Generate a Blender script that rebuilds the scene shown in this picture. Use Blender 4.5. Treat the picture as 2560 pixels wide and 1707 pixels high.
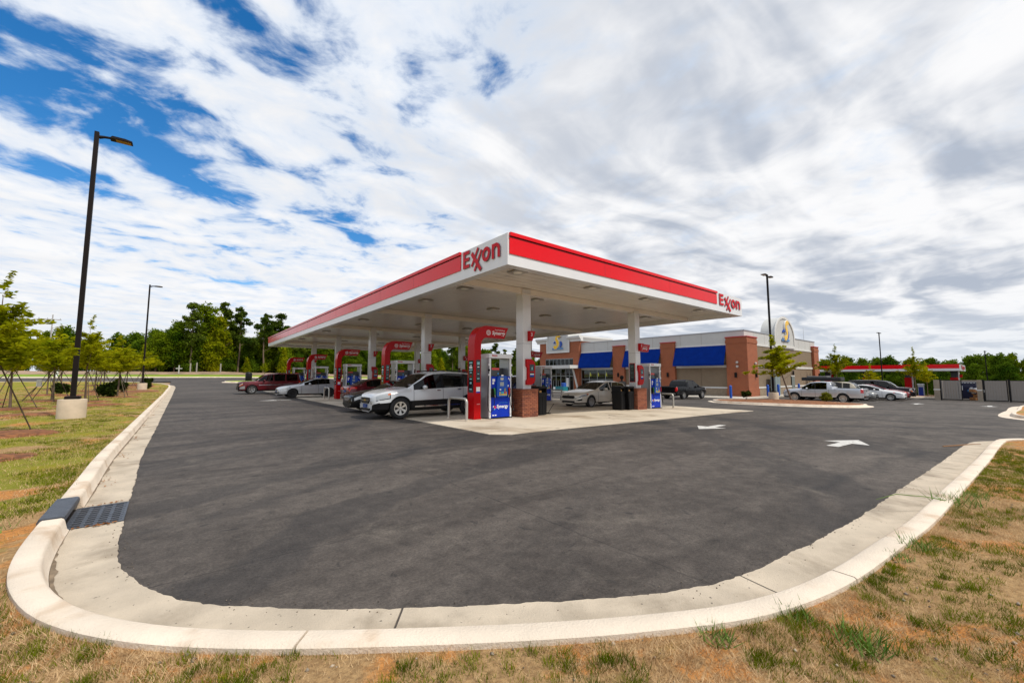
import bpy, bmesh, math, random
import numpy as np
from mathutils import Vector, Matrix, noise as mnoise

random.seed(7)
RNG = np.random.default_rng(11)
SC = bpy.context.scene
COL = SC.collection
for _o in list(bpy.data.objects):
    bpy.data.objects.remove(_o)
R = math.radians

# ------------------------------------------------------------------ camera
cam_d = bpy.data.cameras.new('camera')
cam = bpy.data.objects.new('camera', cam_d)
COL.objects.link(cam)
cam_d.sensor_width = 36.0
cam_d.lens = 36.0 * 1012.0 / 2560.0
cam_d.clip_start = 0.05
cam_d.clip_end = 2000.0
cam.location = (0, 0, 1.6)
cam.rotation_euler = (R(90 + 4.885), 0, R(50.9 - 90))
SC.camera = cam

# ------------------------------------------------------------------ sky and sun
SUN_AZ = Vector((0.38, -0.925, 0)).normalized()
SUN_EL = 54.0
w = bpy.data.worlds.new('World')
SC.world = w
w.use_nodes = True
NT = w.node_tree
NT.nodes.clear()


def nd(t, nt, **kw):
    n = nt.nodes.new(t)
    for k, v in kw.items():
        setattr(n, k, v)
    return n


def math_n(nt, op, a, b=None, c=None, clamp=False):
    n = nt.nodes.new('ShaderNodeMath')
    n.operation = op
    n.use_clamp = clamp
    for i, v in enumerate((a, b, c)):
        if v is None:
            continue
        if isinstance(v, (int, float)):
            n.inputs[i].default_value = v
        else:
            nt.links.new(v, n.inputs[i])
    return n.outputs[0]


def vmath(nt, op, a, b=None):
    n = nt.nodes.new('ShaderNodeVectorMath')
    n.operation = op
    for i, v in enumerate((a, b)):
        if v is None:
            continue
        if isinstance(v, (tuple, list)):
            n.inputs[i].default_value = v
        else:
            nt.links.new(v, n.inputs[i])
    return n.outputs['Value'] if op in ('LENGTH', 'DISTANCE', 'DOT_PRODUCT') else n.outputs[0]


def maprange(nt, v, a, b, c, d, smooth=True):
    n = nt.nodes.new('ShaderNodeMapRange')
    n.interpolation_type = 'SMOOTHSTEP' if smooth else 'LINEAR'
    nt.links.new(v, n.inputs[0])
    for i, x in enumerate((a, b, c, d)):
        n.inputs[i + 1].default_value = x
    return n.outputs[0]


def noise_n(nt, vec, scale, detail=4, rough=0.55, dist=0.0):
    n = nt.nodes.new('ShaderNodeTexNoise')
    n.inputs['Scale'].default_value = scale
    n.inputs['Detail'].default_value = detail
    n.inputs['Roughness'].default_value = rough
    n.inputs['Distortion'].default_value = dist
    if vec is not None:
        nt.links.new(vec, n.inputs['Vector'])
    return n.outputs[0]


def mixc(nt, f, a, b):
    n = nt.nodes.new('ShaderNodeMix')
    n.data_type = 'RGBA'
    for sock, v in ((n.inputs[0], f), (n.inputs[6], a), (n.inputs[7], b)):
        if isinstance(v, (int, float)):
            sock.default_value = v
        elif isinstance(v, (tuple, list)):
            sock.default_value = (*v[:3], 1)
        else:
            nt.links.new(v, sock)
    return n.outputs[2]


def build_world():
    nt = NT
    out = nd('ShaderNodeOutputWorld', nt)
    bg = nd('ShaderNodeBackground', nt)
    bg.inputs[1].default_value = 0.1
    sky = nd('ShaderNodeTexSky', nt)
    sky.sky_type = 'NISHITA'
    sky.sun_disc = False
    sky.sun_elevation = R(SUN_EL)
    sky.sun_rotation = math.atan2(SUN_AZ.x, SUN_AZ.y)
    sky.air_density = 1.0
    sky.dust_density = 0.6
    sky.ozone_density = 3.0
    hs = nd('ShaderNodeHueSaturation', nt)
    hs.inputs['Saturation'].default_value = 1.38
    hs.inputs['Value'].default_value = 1.5
    nt.links.new(sky.outputs[0], hs.inputs['Color'])
    tc = nd('ShaderNodeTexCoord', nt)
    sep = nd('ShaderNodeSeparateXYZ', nt)
    nt.links.new(tc.outputs['Generated'], sep.inputs[0])
    z = math_n(nt, 'ADD', math_n(nt, 'MAXIMUM', sep.outputs[2], 0.0), 0.06)
    px = math_n(nt, 'DIVIDE', sep.outputs[0], z)
    py = math_n(nt, 'DIVIDE', sep.outputs[1], z)
    cb = nd('ShaderNodeCombineXYZ', nt)
    nt.links.new(px, cb.inputs[0])
    nt.links.new(py, cb.inputs[1])
    P = cb.outputs[0]
    # warp
    wn = nd('ShaderNodeTexNoise', nt)
    wn.inputs['Scale'].default_value = 0.9
    wn.inputs['Detail'].default_value = 3
    nt.links.new(P, wn.inputs['Vector'])
    off = vmath(nt, 'SUBTRACT', wn.outputs['Color'], (0.5, 0.5, 0.5))
    sc = nd('ShaderNodeVectorMath', nt, operation='SCALE')
    nt.links.new(off, sc.inputs[0])
    sc.inputs['Scale'].default_value = 0.45
    Pw = vmath(nt, 'ADD', P, sc.outputs[0])
    # streaked coordinates, along the wind
    mp = nd('ShaderNodeMapping', nt)
    mp.inputs['Rotation'].default_value = (0, 0, R(-62))
    mp.inputs['Scale'].default_value = (1.0, 1.12, 1.0)
    nt.links.new(Pw, mp.inputs[0])
    Ps = mp.outputs[0]
    n_big = noise_n(nt, Ps, 0.9, 6, 0.55, 0.3)
    n_mid = noise_n(nt, Ps, 3.9, 7, 0.58, 0.3)
    n_mid = maprange(nt, n_mid, 0.28, 0.72, 0.0, 1.0, False)
    n_fine = maprange(nt, noise_n(nt, Pw, 8.0, 6, 0.58, 0.4), 0.25, 0.75, 0.0, 1.0, False)

    def blob(cx, cy, ang, sx, sy):
        m = nd('ShaderNodeMapping', nt)
        m.vector_type = 'TEXTURE'
        m.inputs['Location'].default_value = (cx, cy, 0)
        m.inputs['Rotation'].default_value = (0, 0, ang)
        m.inputs['Scale'].default_value = (sx, sy, 1)
        nt.links.new(Pw, m.inputs[0])
        ln = vmath(nt, 'LENGTH', m.outputs[0])
        return maprange(nt, ln, 1.0, 0.0, 0.0, 1.0)

    b = None
    for (cx, cy, ang, sx, sy, amp) in BLUE_GAPS:
        v = math_n(nt, 'MULTIPLY', blob(cx, cy, ang, sx, sy), amp)
        b = v if b is None else math_n(nt, 'ADD', b, v)
    dens = math_n(nt, 'ADD', math_n(nt, 'MULTIPLY', n_big, 0.60), math_n(nt, 'MULTIPLY', n_mid, 0.80))
    dens = math_n(nt, 'ADD', dens, math_n(nt, 'MULTIPLY', n_fine, 0.42))
    thick = maprange(nt, math_n(nt, 'SUBTRACT', px, math_n(nt, 'MULTIPLY', py, 0.45)), -0.5, 1.0, 0.0, 0.42)
    far_ = maprange(nt, vmath(nt, 'LENGTH', P), 2.2, 4.5, 0.0, 0.22)
    dens = math_n(nt, 'ADD', dens, math_n(nt, 'ADD', thick, far_))
    dens = math_n(nt, 'SUBTRACT', dens, b)
    mask = maprange(nt, dens, 0.44, 0.94, 0.0, 1.0)
    # brightness of the cloud sheet: thin and white overhead, grey folds on the thick side
    mp2 = nd('ShaderNodeMapping', nt)
    mp2.inputs['Rotation'].default_value = (0, 0, R(28))
    mp2.inputs['Scale'].default_value = (0.7, 2.2, 1.0)
    nt.links.new(Pw, mp2.inputs[0])
    fold = noise_n(nt, mp2.outputs[0], 0.85, 4, 0.5, 0.6)
    fold2 = noise_n(nt, Ps, 3.0, 5, 0.55, 0.3)
    side = maprange(nt, math_n(nt, 'SUBTRACT', math_n(nt, 'MULTIPLY', px, 0.9), math_n(nt, 'MULTIPLY', py, 0.5)), -0.9, 1.3, 0.16, 1.0)
    shade = math_n(nt, 'MULTIPLY', maprange(nt, math_n(nt, 'ADD', math_n(nt, 'MULTIPLY', fold, 0.75), math_n(nt, 'MULTIPLY', fold2, 0.3)), 0.42, 0.64, 0.0, 1.0), side)
    white = mixc(nt, shade, (9.1, 9.1, 9.2), (4.3, 4.8, 5.7))
    thin = maprange(nt, dens, 0.74, 1.34, 0.0, 1.0)
    cloud = mixc(nt, thin, mixc(nt, 0.5, white, (5.5, 6.8, 8.7)), white)
    colr = mixc(nt, mask, hs.outputs[0], cloud)
    # pale band close to the horizon
    hz = maprange(nt, sep.outputs[2], 0.0, 0.16, 0.75, 0.0)
    colr = mixc(nt, hz, colr, (7.2, 7.7, 8.3))
    # below the horizon: the ground's own tone
    low = maprange(nt, sep.outputs[2], -0.06, -0.01, 1.0, 0.0)
    colr = mixc(nt, low, colr, (1.6, 1.5, 1.2))
    nt.links.new(colr, bg.inputs[0])
    nt.links.new(bg.outputs[0], out.inputs[0])


# (x, y, angle, half length, half width, strength) of the openings in the cloud sheet
BLUE_GAPS = [(-0.40, 1.74, 0.66, 0.72, 0.42, 0.44), (-0.02, 2.16, 0.95, 0.50, 0.26, 0.50), (-0.55, 2.35, 0.5, 0.50, 0.22, 0.40), (0.85, 2.50, 0.4, 0.28, 0.12, 0.44),
             (0.10, 1.17, 0.5, 0.36, 0.16, 0.36), (0.70, 0.86, 0.6, 0.40, 0.20, 0.30), (0.60, 1.13, 0.9, 0.36, 0.18, 0.28),
             (0.3, 3.9, 0.3, 0.7, 0.25, 0.36), (0.25, 0.55, 0.2, 0.5, 0.25, 0.15)]
build_world()
sd = bpy.data.lights.new('sun', 'SUN')
sd.energy = 3.0
sd.angle = R(3.0)
sd.color = (1.0, 0.94, 0.84)
sun = bpy.data.objects.new('sun', sd)
COL.objects.link(sun)
sv = (SUN_AZ * math.cos(R(SUN_EL)) + Vector((0, 0, math.sin(R(SUN_EL)))))
sun.rotation_euler = (-sv).to_track_quat('-Z', 'Y').to_euler()
sun.location = sv * 60
SC.view_settings.view_transform = 'Standard'
SC.view_settings.look = 'None'
SC.view_settings.exposure = 0.1
SC.view_settings.gamma = 1.0
SC.view_settings.use_curve_mapping = False
SC.cycles.max_bounces = 6
SC.cycles.transparent_max_bounces = 12
SC.cycles.use_denoising = True

# ------------------------------------------------------------------ helpers


def gz(x, y):
    a = np.interp(x, [8, 20, 34, 42, 62, 110, 160], [0, -.17, -.46, -.63, -.7, -2.5, -3.0])
    b = np.interp(y, [45, 57, 95, 118, 128, 160], [0, .15, 1.2, 1.75, 2.5, 2.9])
    return float(a + b)


MATS = {}


def mat(name, col, rough=0.6, metal=0.0, spec=0.5, var=0.0, vscale=3.0, bump=0.0, bscale=40.0, coat=0.0, col2=None, c2scale=1.0,
        c2lo=0.45, c2hi=0.6, emit=None, estr=1.0, coords='Object', speck=None):
    """one procedural surface: base colour with soft noise variation, an optional second colour in patches, optional relief"""
    if name in MATS:
        return MATS[name]
    m = bpy.data.materials.new(name)
    m.use_nodes = True
    nt = m.node_tree
    b = nt.nodes['Principled BSDF']
    b.inputs['Roughness'].default_value = rough
    b.inputs['Metallic'].default_value = metal
    b.inputs['Specular IOR Level'].default_value = spec
    if coat:
        b.inputs['Coat Weight'].default_value = coat
        b.inputs['Coat Roughness'].default_value = 0.04
    if coords == 'Object':
        vec = nd('ShaderNodeTexCoord', nt).outputs['Object']
    else:
        vec = nd('ShaderNodeNewGeometry', nt).outputs['Position']
    c = (*col, 1)
    b.inputs['Base Color'].default_value = c
    sock = None
    if col2 is not None:
        f = maprange(nt, noise_n(nt, vec, c2scale, 6, 0.6, 0.3), c2lo, c2hi, 0, 1)
        sock = mixc(nt, f, col, col2)
    if var:
        f = noise_n(nt, vec, vscale, 5, 0.6)
        k = maprange(nt, f, 0.3, 0.7, 1 - var, 1 + var, False)
        mul = nd('ShaderNodeVectorMath', nt, operation='SCALE')
        if sock is None:
            mul.inputs[0].default_value = col
        else:
            nt.links.new(sock, mul.inputs[0])
        nt.links.new(k, mul.inputs['Scale'])
        sock = mul.outputs[0]
    if speck is not None:
        scol, ssc, lo, hi = speck
        f = maprange(nt, noise_n(nt, vec, ssc, 2, 0.5), lo, hi, 0, 1)
        sock = mixc(nt, f, sock if sock is not None else col, scol)
    if sock is not None:
        nt.links.new(sock, b.inputs['Base Color'])
    if bump:
        bp = nd('ShaderNodeBump', nt)
        bp.inputs['Strength'].default_value = bump
        bp.inputs['Distance'].default_value = 0.02
        nt.links.new(noise_n(nt, vec, bscale, 4, 0.6), bp.inputs['Height'])
        nt.links.new(bp.outputs[0], b.inputs['Normal'])
    if emit is not None:
        b.inputs['Emission Color'].default_value = (*emit, 1)
        b.inputs['Emission Strength'].default_value = estr
    MATS[name] = m
    return m


def glass_mat(name, tint, rough=0.02):
    if name in MATS:
        return MATS[name]
    m = bpy.data.materials.new(name)
    m.use_nodes = True
    nt = m.node_tree
    nt.nodes.clear()
    out = nd('ShaderNodeOutputMaterial', nt)
    tr = nd('ShaderNodeBsdfTransparent', nt)
    tr.inputs[0].default_value = (*tint, 1)
    gl = nd('ShaderNodeBsdfGlossy', nt)
    gl.inputs['Roughness'].default_value = rough
    fr = nd('ShaderNodeFresnel', nt)
    fr.inputs[0].default_value = 1.5
    mx = nd('ShaderNodeMixShader', nt)
    nt.links.new(fr.outputs[0], mx.inputs[0])
    nt.links.new(tr.outputs[0], mx.inputs[1])
    nt.links.new(gl.outputs[0], mx.inputs[2])
    nt.links.new(mx.outputs[0], out.inputs[0])
    MATS[name] = m
    return m


def leaf_mat(name, dark, light, scale=0.8, trans=0.35):
    if name in MATS:
        return MATS[name]
    m = bpy.data.materials.new(name)
    m.use_nodes = True
    nt = m.node_tree
    nt.nodes.clear()
    out = nd('ShaderNodeOutputMaterial', nt)
    at = nd('ShaderNodeAttribute', nt)
    at.attribute_name = 'tone'
    tc = nd('ShaderNodeTexCoord', nt)
    oi = nd('ShaderNodeObjectInfo', nt)
    n = noise_n(nt, tc.outputs['Object'], scale, 3, 0.6)
    f = math_n(nt, 'ADD', math_n(nt, 'MULTIPLY', maprange(nt, n, 0.35, 0.65, 0, 1), 0.5), math_n(nt, 'MULTIPLY', at.outputs['Fac'], 0.5))
    f = math_n(nt, 'ADD', f, math_n(nt, 'MULTIPLY', math_n(nt, 'SUBTRACT', oi.outputs['Random'], 0.5), 0.5), clamp=True)
    c = mixc(nt, f, dark, light)
    d = nd('ShaderNodeBsdfDiffuse', nt)
    t = nd('ShaderNodeBsdfTranslucent', nt)
    nt.links.new(c, d.inputs[0])
    nt.links.new(c, t.inputs[0])
    mx = nd('ShaderNodeMixShader', nt)
    mx.inputs[0].default_value = trans
    nt.links.new(d.outputs[0], mx.inputs[1])
    nt.links.new(t.outputs[0], mx.inputs[2])
    nt.links.new(mx.outputs[0], out.inputs[0])
    MATS[name] = m
    return m


def tag(o, label=None, cat=None, group=None, kind=None):
    if label:
        o['label'] = label
    if cat:
        o['category'] = cat
    if group:
        o['group'] = group
    if kind:
        o['kind'] = kind
    return o


def thing(name, label, cat, loc=(0, 0, 0), rz=0.0, group=None):
    o = bpy.data.objects.new(name, None)
    o.empty_display_size = 0.2
    COL.objects.link(o)
    o.location = loc
    o.rotation_euler = (0, 0, rz)
    return tag(o, label, cat, group)


def link_mesh(name, me, parent=None, loc=None, rot=None):
    o = bpy.data.objects.new(name, me)
    COL.objects.link(o)
    if parent is not None:
        o.parent = parent
    if loc is not None:
        o.location = loc
    if rot is not None:
        o.rotation_euler = rot
    return o


def copy_tree(o, parent=None):
    c = o.copy()
    COL.objects.link(c)
    if parent is not None:
        c.parent = parent
    for ch in o.children:
        copy_tree(ch, c)
    return c


class MB:
    """collects simple shapes into one mesh"""

    def __init__(s):
        s.v = []
        s.f = []
        s.mi = []

    def add(s, vs, fs, mi=0):
        b = len(s.v)
        s.v += [tuple(v) for v in vs]
        s.f += [tuple(b + i for i in f) for f in fs]
        s.mi += [mi] * len(fs)
        return s

    def box(s, x0, x1, y0, y1, z0, z1, mi=0, m=None):
        vs = [(x, y, z) for x in (x0, x1) for y in (y0, y1) for z in (z0, z1)]
        if m is not None:
            vs = [tuple(m @ Vector(v)) for v in vs]
        return s.add(vs, [(0, 1, 3, 2), (4, 6, 7, 5), (0, 4, 5, 1), (2, 3, 7, 6), (0, 2, 6, 4), (1, 5, 7, 3)], mi)

    def bbox(s, x0, x1, y0, y1, z0, z1, b=0.02, mi=0):
        """box with bevelled vertical and top edges"""
        p = [(x0 + b, y0), (x1 - b, y0), (x1, y0 + b), (x1, y1 - b), (x1 - b, y1), (x0 + b, y1), (x0, y1 - b), (x0, y0 + b)]
        q = [(x0 + 1.6 * b, y0 + b), (x1 - 1.6 * b, y0 + b), (x1 - b, y0 + 1.6 * b), (x1 - b, y1 - 1.6 * b), (x1 - 1.6 * b, y1 - b), (x0 + 1.6 * b, y1 - b), (x0 + b, y1 - 1.6 * b), (x0 + b, y0 + 1.6 * b)]
        vs = [(a, c, z0) for a, c in p] + [(a, c, z1 - b) for a, c in p] + [(a, c, z1) for a, c in q]
        fs = [tuple(range(7, -1, -1)), tuple(range(16, 24))]
        for k in (0, 8):
            for i in range(8):
                j = (i + 1) % 8
                fs.append((k + i, k + j, k + 8 + j, k + 8 + i))
        return s.add(vs, fs, mi)

    def cyl(s, p0, p1, r0, r1=None, n=12, mi=0, cap=True):
        r1 = r0 if r1 is None else r1
        p0 = Vector(p0)
        p1 = Vector(p1)
        d = (p1 - p0).normalized()
        a = d.orthogonal().normalized()
        c = d.cross(a)
        vs = []
        for p, r in ((p0, r0), (p1, r1)):
            for i in range(n):
                t = 2 * math.pi * i / n
                vs.append(p + a * (r * math.cos(t)) + c * (r * math.sin(t)))
        fs = [(i, (i + 1) % n, n + (i + 1) % n, n + i) for i in range(n)]
        if cap:
            fs += [tuple(range(n - 1, -1, -1)), tuple(range(n, 2 * n))]
        return s.add(vs, fs, mi)

    def tube(s, pts, r, n=8, mi=0):
        pts = [Vector(p) for p in pts]
        rings = []
        up = None
        for i, p in enumerate(pts):
            d = (pts[min(i + 1, len(pts) - 1)] - pts[max(i - 1, 0)]).normalized()
            if up is None:
                up = d.orthogonal().normalized()
            a = (up - d * up.dot(d)).normalized()
            up = a
            c = d.cross(a)
            rr = r[i] if isinstance(r, (list, tuple)) else r
            rings.append([p + a * (rr * math.cos(2 * math.pi * k / n)) + c * (rr * math.sin(2 * math.pi * k / n)) for k in range(n)])
        vs = [v for ring in rings for v in ring]
        fs = []
        for i in range(len(pts) - 1):
            for k in range(n):
                fs.append((i * n + k, i * n + (k + 1) % n, (i + 1) * n + (k + 1) % n, (i + 1) * n + k))
        fs += [tuple(range(n - 1, -1, -1)), tuple(range((len(pts) - 1) * n, len(pts) * n))]
        return s.add(vs, fs, mi)

    def prism(s, poly, a0, a1, axis='y', mi=0):
        """polygon (u, v) extruded along an axis: axis y -> (u, a, v); x -> (a, u, v); z -> (u, v, a)"""
        def P(u, v, a):
            return (u, a, v) if axis == 'y' else ((a, u, v) if axis == 'x' else (u, v, a))
        n = len(poly)
        vs = [P(u, v, a0) for u, v in poly] + [P(u, v, a1) for u, v in poly]
        fs = [tuple(range(n)), tuple(range(2 * n - 1, n - 1, -1))]
        fs += [(i, n + i, n + (i + 1) % n, (i + 1) % n) for i in range(n)]
        return s.add(vs, fs, mi)

    def lathe(s, prof, c=(0, 0, 0), n=16, axis='z', mi=0, cap=True):
        vs = []
        for r, h in prof:
            for k in range(n):
                t = 2 * math.pi * k / n
                a, b = r * math.cos(t), r * math.sin(t)
                v = (a, b, h) if axis == 'z' else ((a, h, b) if axis == 'y' else (h, a, b))
                vs.append((v[0] + c[0], v[1] + c[1], v[2] + c[2]))
        m = len(prof)
        fs = [(i * n + k, i * n + (k + 1) % n, (i + 1) * n + (k + 1) % n, (i + 1) * n + k) for i in range(m - 1) for k in range(n)]
        if cap and prof[0][0] > 1e-4:
            fs.append(tuple(range(n - 1, -1, -1)))
        if cap and prof[-1][0] > 1e-4:
            fs.append(tuple(range((m - 1) * n, m * n)))
        return s.add(vs, fs, mi)

    def mesh(s, name, mats, smooth=None):
        me = bpy.data.meshes.new(name)
        me.from_pydata(s.v, [], s.f)
        for m in (mats if isinstance(mats, (list, tuple)) else [mats]):
            me.materials.append(m)
        if any(s.mi):
            me.polygons.foreach_set('material_index', s.mi)
        bm = bmesh.new()
        bm.from_mesh(me)
        bmesh.ops.recalc_face_normals(bm, faces=bm.faces)
        bm.to_mesh(me)
        bm.free()
        if smooth is not None:
            me.polygons.foreach_set('use_smooth', [True] * len(me.polygons))
            me.set_sharp_from_angle(angle=R(smooth))
        me.update()
        return me

    def build(s, name, mats, parent=None, smooth=None, loc=None, rot=None):
        return link_mesh(name, s.mesh(name, mats, smooth), parent, loc, rot)


def np_mesh(name, verts, faces, mats, tone=None):
    """big meshes from arrays; faces is (n, 3) or (n, 4); tone is one value per face"""
    me = bpy.data.meshes.new(name)
    n, k = faces.shape
    me.vertices.add(len(verts))
    me.vertices.foreach_set('co', verts.astype(np.float32).ravel())
    me.loops.add(n * k)
    me.loops.foreach_set('vertex_index', faces.astype(np.int32).ravel())
    me.polygons.add(n)
    me.polygons.foreach_set('loop_start', np.arange(0, n * k, k, dtype=np.int32))
    me.polygons.foreach_set('loop_total', np.full(n, k, dtype=np.int32))
    for m in (mats if isinstance(mats, (list, tuple)) else [mats]):
        me.materials.append(m)
    if tone is not None:
        a = me.attributes.new('tone', 'FLOAT', 'FACE')
        a.data.foreach_set('value', tone.astype(np.float32))
    me.update(calc_edges=True)
    return me


TXT = {}


def text_mesh(s, size, mat_, extrude=0.004, bold=0.0, shear=0.0):
    """flat lettering lying in the local XZ plane, left edge at x=0, baseline z=0, facing -Y"""
    key = (s, size, mat_.name, extrude, bold, shear)
    if key in TXT:
        return TXT[key]
    cu = bpy.data.curves.new('lettering', 'FONT')
    cu.body = s
    cu.size = size
    cu.extrude = extrude
    cu.offset = bold
    cu.shear = shear
    cu.resolution_u = 3
    o = bpy.data.objects.new('lettering', cu)
    COL.objects.link(o)
    dg = bpy.context.evaluated_depsgraph_get()
    me = bpy.data.meshes.new_from_object(o.evaluated_get(dg))
    bpy.data.objects.remove(o)
    bpy.data.curves.remove(cu)
    me.transform(Matrix.Rotation(R(90), 4, 'X'))
    me.materials.clear()
    me.materials.append(mat_)
    TXT[key] = me
    return me


def facing(d):
    """rotation that turns lettering facing -Y to face another side"""
    return {'-y': 0.0, '+x': R(90), '+y': R(180), '-x': R(-90)}[d]


# ------------------------------------------------------------------ shared materials
M_WHITE = mat('white_gloss_panel', (0.72, 0.73, 0.74), 0.22, spec=0.5, var=0.03, vscale=1.5)
M_SOFFIT = mat('soffit_steel', (0.76, 0.71, 0.64), 0.24, spec=0.5, var=0.05, vscale=1.2)
M_RED = mat('red_gloss_panel', (0.74, 0.004, 0.010), 0.14, spec=0.28, var=0.04, vscale=1.0)
M_REDD = mat('shaded_red_steel', (0.42, 0.002, 0.004), 0.22, spec=0.18, var=0.05, vscale=2.0)  # the panel red deepened, canopy shade put into the colour of arches and flags
M_LIP = mat('dark_gap_rubber', (0.012, 0.01, 0.01), 0.7)
M_BLUE = mat('dispenser_blue', (0.003, 0.03, 0.40), 0.3, spec=0.2, var=0.12, vscale=4.0)
M_BLUED = mat('dispenser_dark_blue', (0.004, 0.02, 0.20), 0.35, spec=0.4)
M_SILVER = mat('silver_panel', (0.42, 0.44, 0.47), 0.28, metal=0.55, var=0.05, vscale=2.0)
M_BLACK = mat('black_plastic', (0.007, 0.007, 0.0075), 0.42, spec=0.22)
M_SCREEN = mat('dark_display', (0.01, 0.014, 0.016), 0.08, spec=0.5)
M_TEXTW = mat('white_lettering', (0.8, 0.8, 0.8), 0.5)
M_TEXTR = mat('red_lettering', (0.5, 0.006, 0.012), 0.3)
M_TEAL = mat('pale_teal_print', (0.25, 0.5, 0.52), 0.4)
M_GALV = mat('galvanised_pipe', (0.46, 0.44, 0.40), 0.38, metal=0.6, var=0.1, vscale=9)
M_CONC = mat('kerb_concrete', (0.70, 0.60, 0.485), 0.85, var=0.13, vscale=1.6, bump=0.5, bscale=70, col2=(0.54, 0.41, 0.29), c2scale=1.7, c2lo=0.52, c2hi=0.72, coords='P')
M_GUTTER = mat('gutter_concrete', (0.51, 0.43, 0.33), 0.88, var=0.15, vscale=2.4, bump=0.5, bscale=90, col2=(0.33, 0.27, 0.20), c2scale=1.3, c2lo=0.48, c2hi=0.70, coords='P', speck=((0.10, 0.085, 0.07), 26.0, 0.70, 0.76))
M_BASE = mat('cast_concrete_base', (0.56, 0.455, 0.34), 0.9, var=0.1, vscale=3.5, bump=0.3, bscale=50)
M_BRONZE = mat('dark_bronze_pole', (0.011, 0.008, 0.0075), 0.55, spec=0.14)
M_STEELG = mat('grey_aluminium', (0.45, 0.46, 0.47), 0.35, metal=0.5)
M_SHOPGLASS = glass_mat('shop_glass', (0.30, 0.38, 0.36))
M_CARGLASS = glass_mat('tinted_car_glass', (0.028, 0.036, 0.034))
M_CARGLASS2 = glass_mat('clear_car_glass', (0.30, 0.42, 0.36))
M_BARK = mat('bark', (0.15, 0.105, 0.075), 0.9, var=0.25, vscale=5, bump=0.5, bscale=14)
M_MULCH = mat('pine_straw_mulch', (0.27, 0.105, 0.036), 0.95, var=0.3, vscale=7, bump=1.0, bscale=45, col2=(0.14, 0.05, 0.02), c2scale=5)

# ------------------------------------------------------------------ ground
M_SOIL = mat('clay_soil', (0.30, 0.155, 0.075), 0.95, var=0.2, vscale=1.4, bump=0.8, bscale=30, col2=(0.26, 0.19, 0.11), c2scale=0.8, c2lo=0.42, c2hi=0.58, coords='P')


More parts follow.
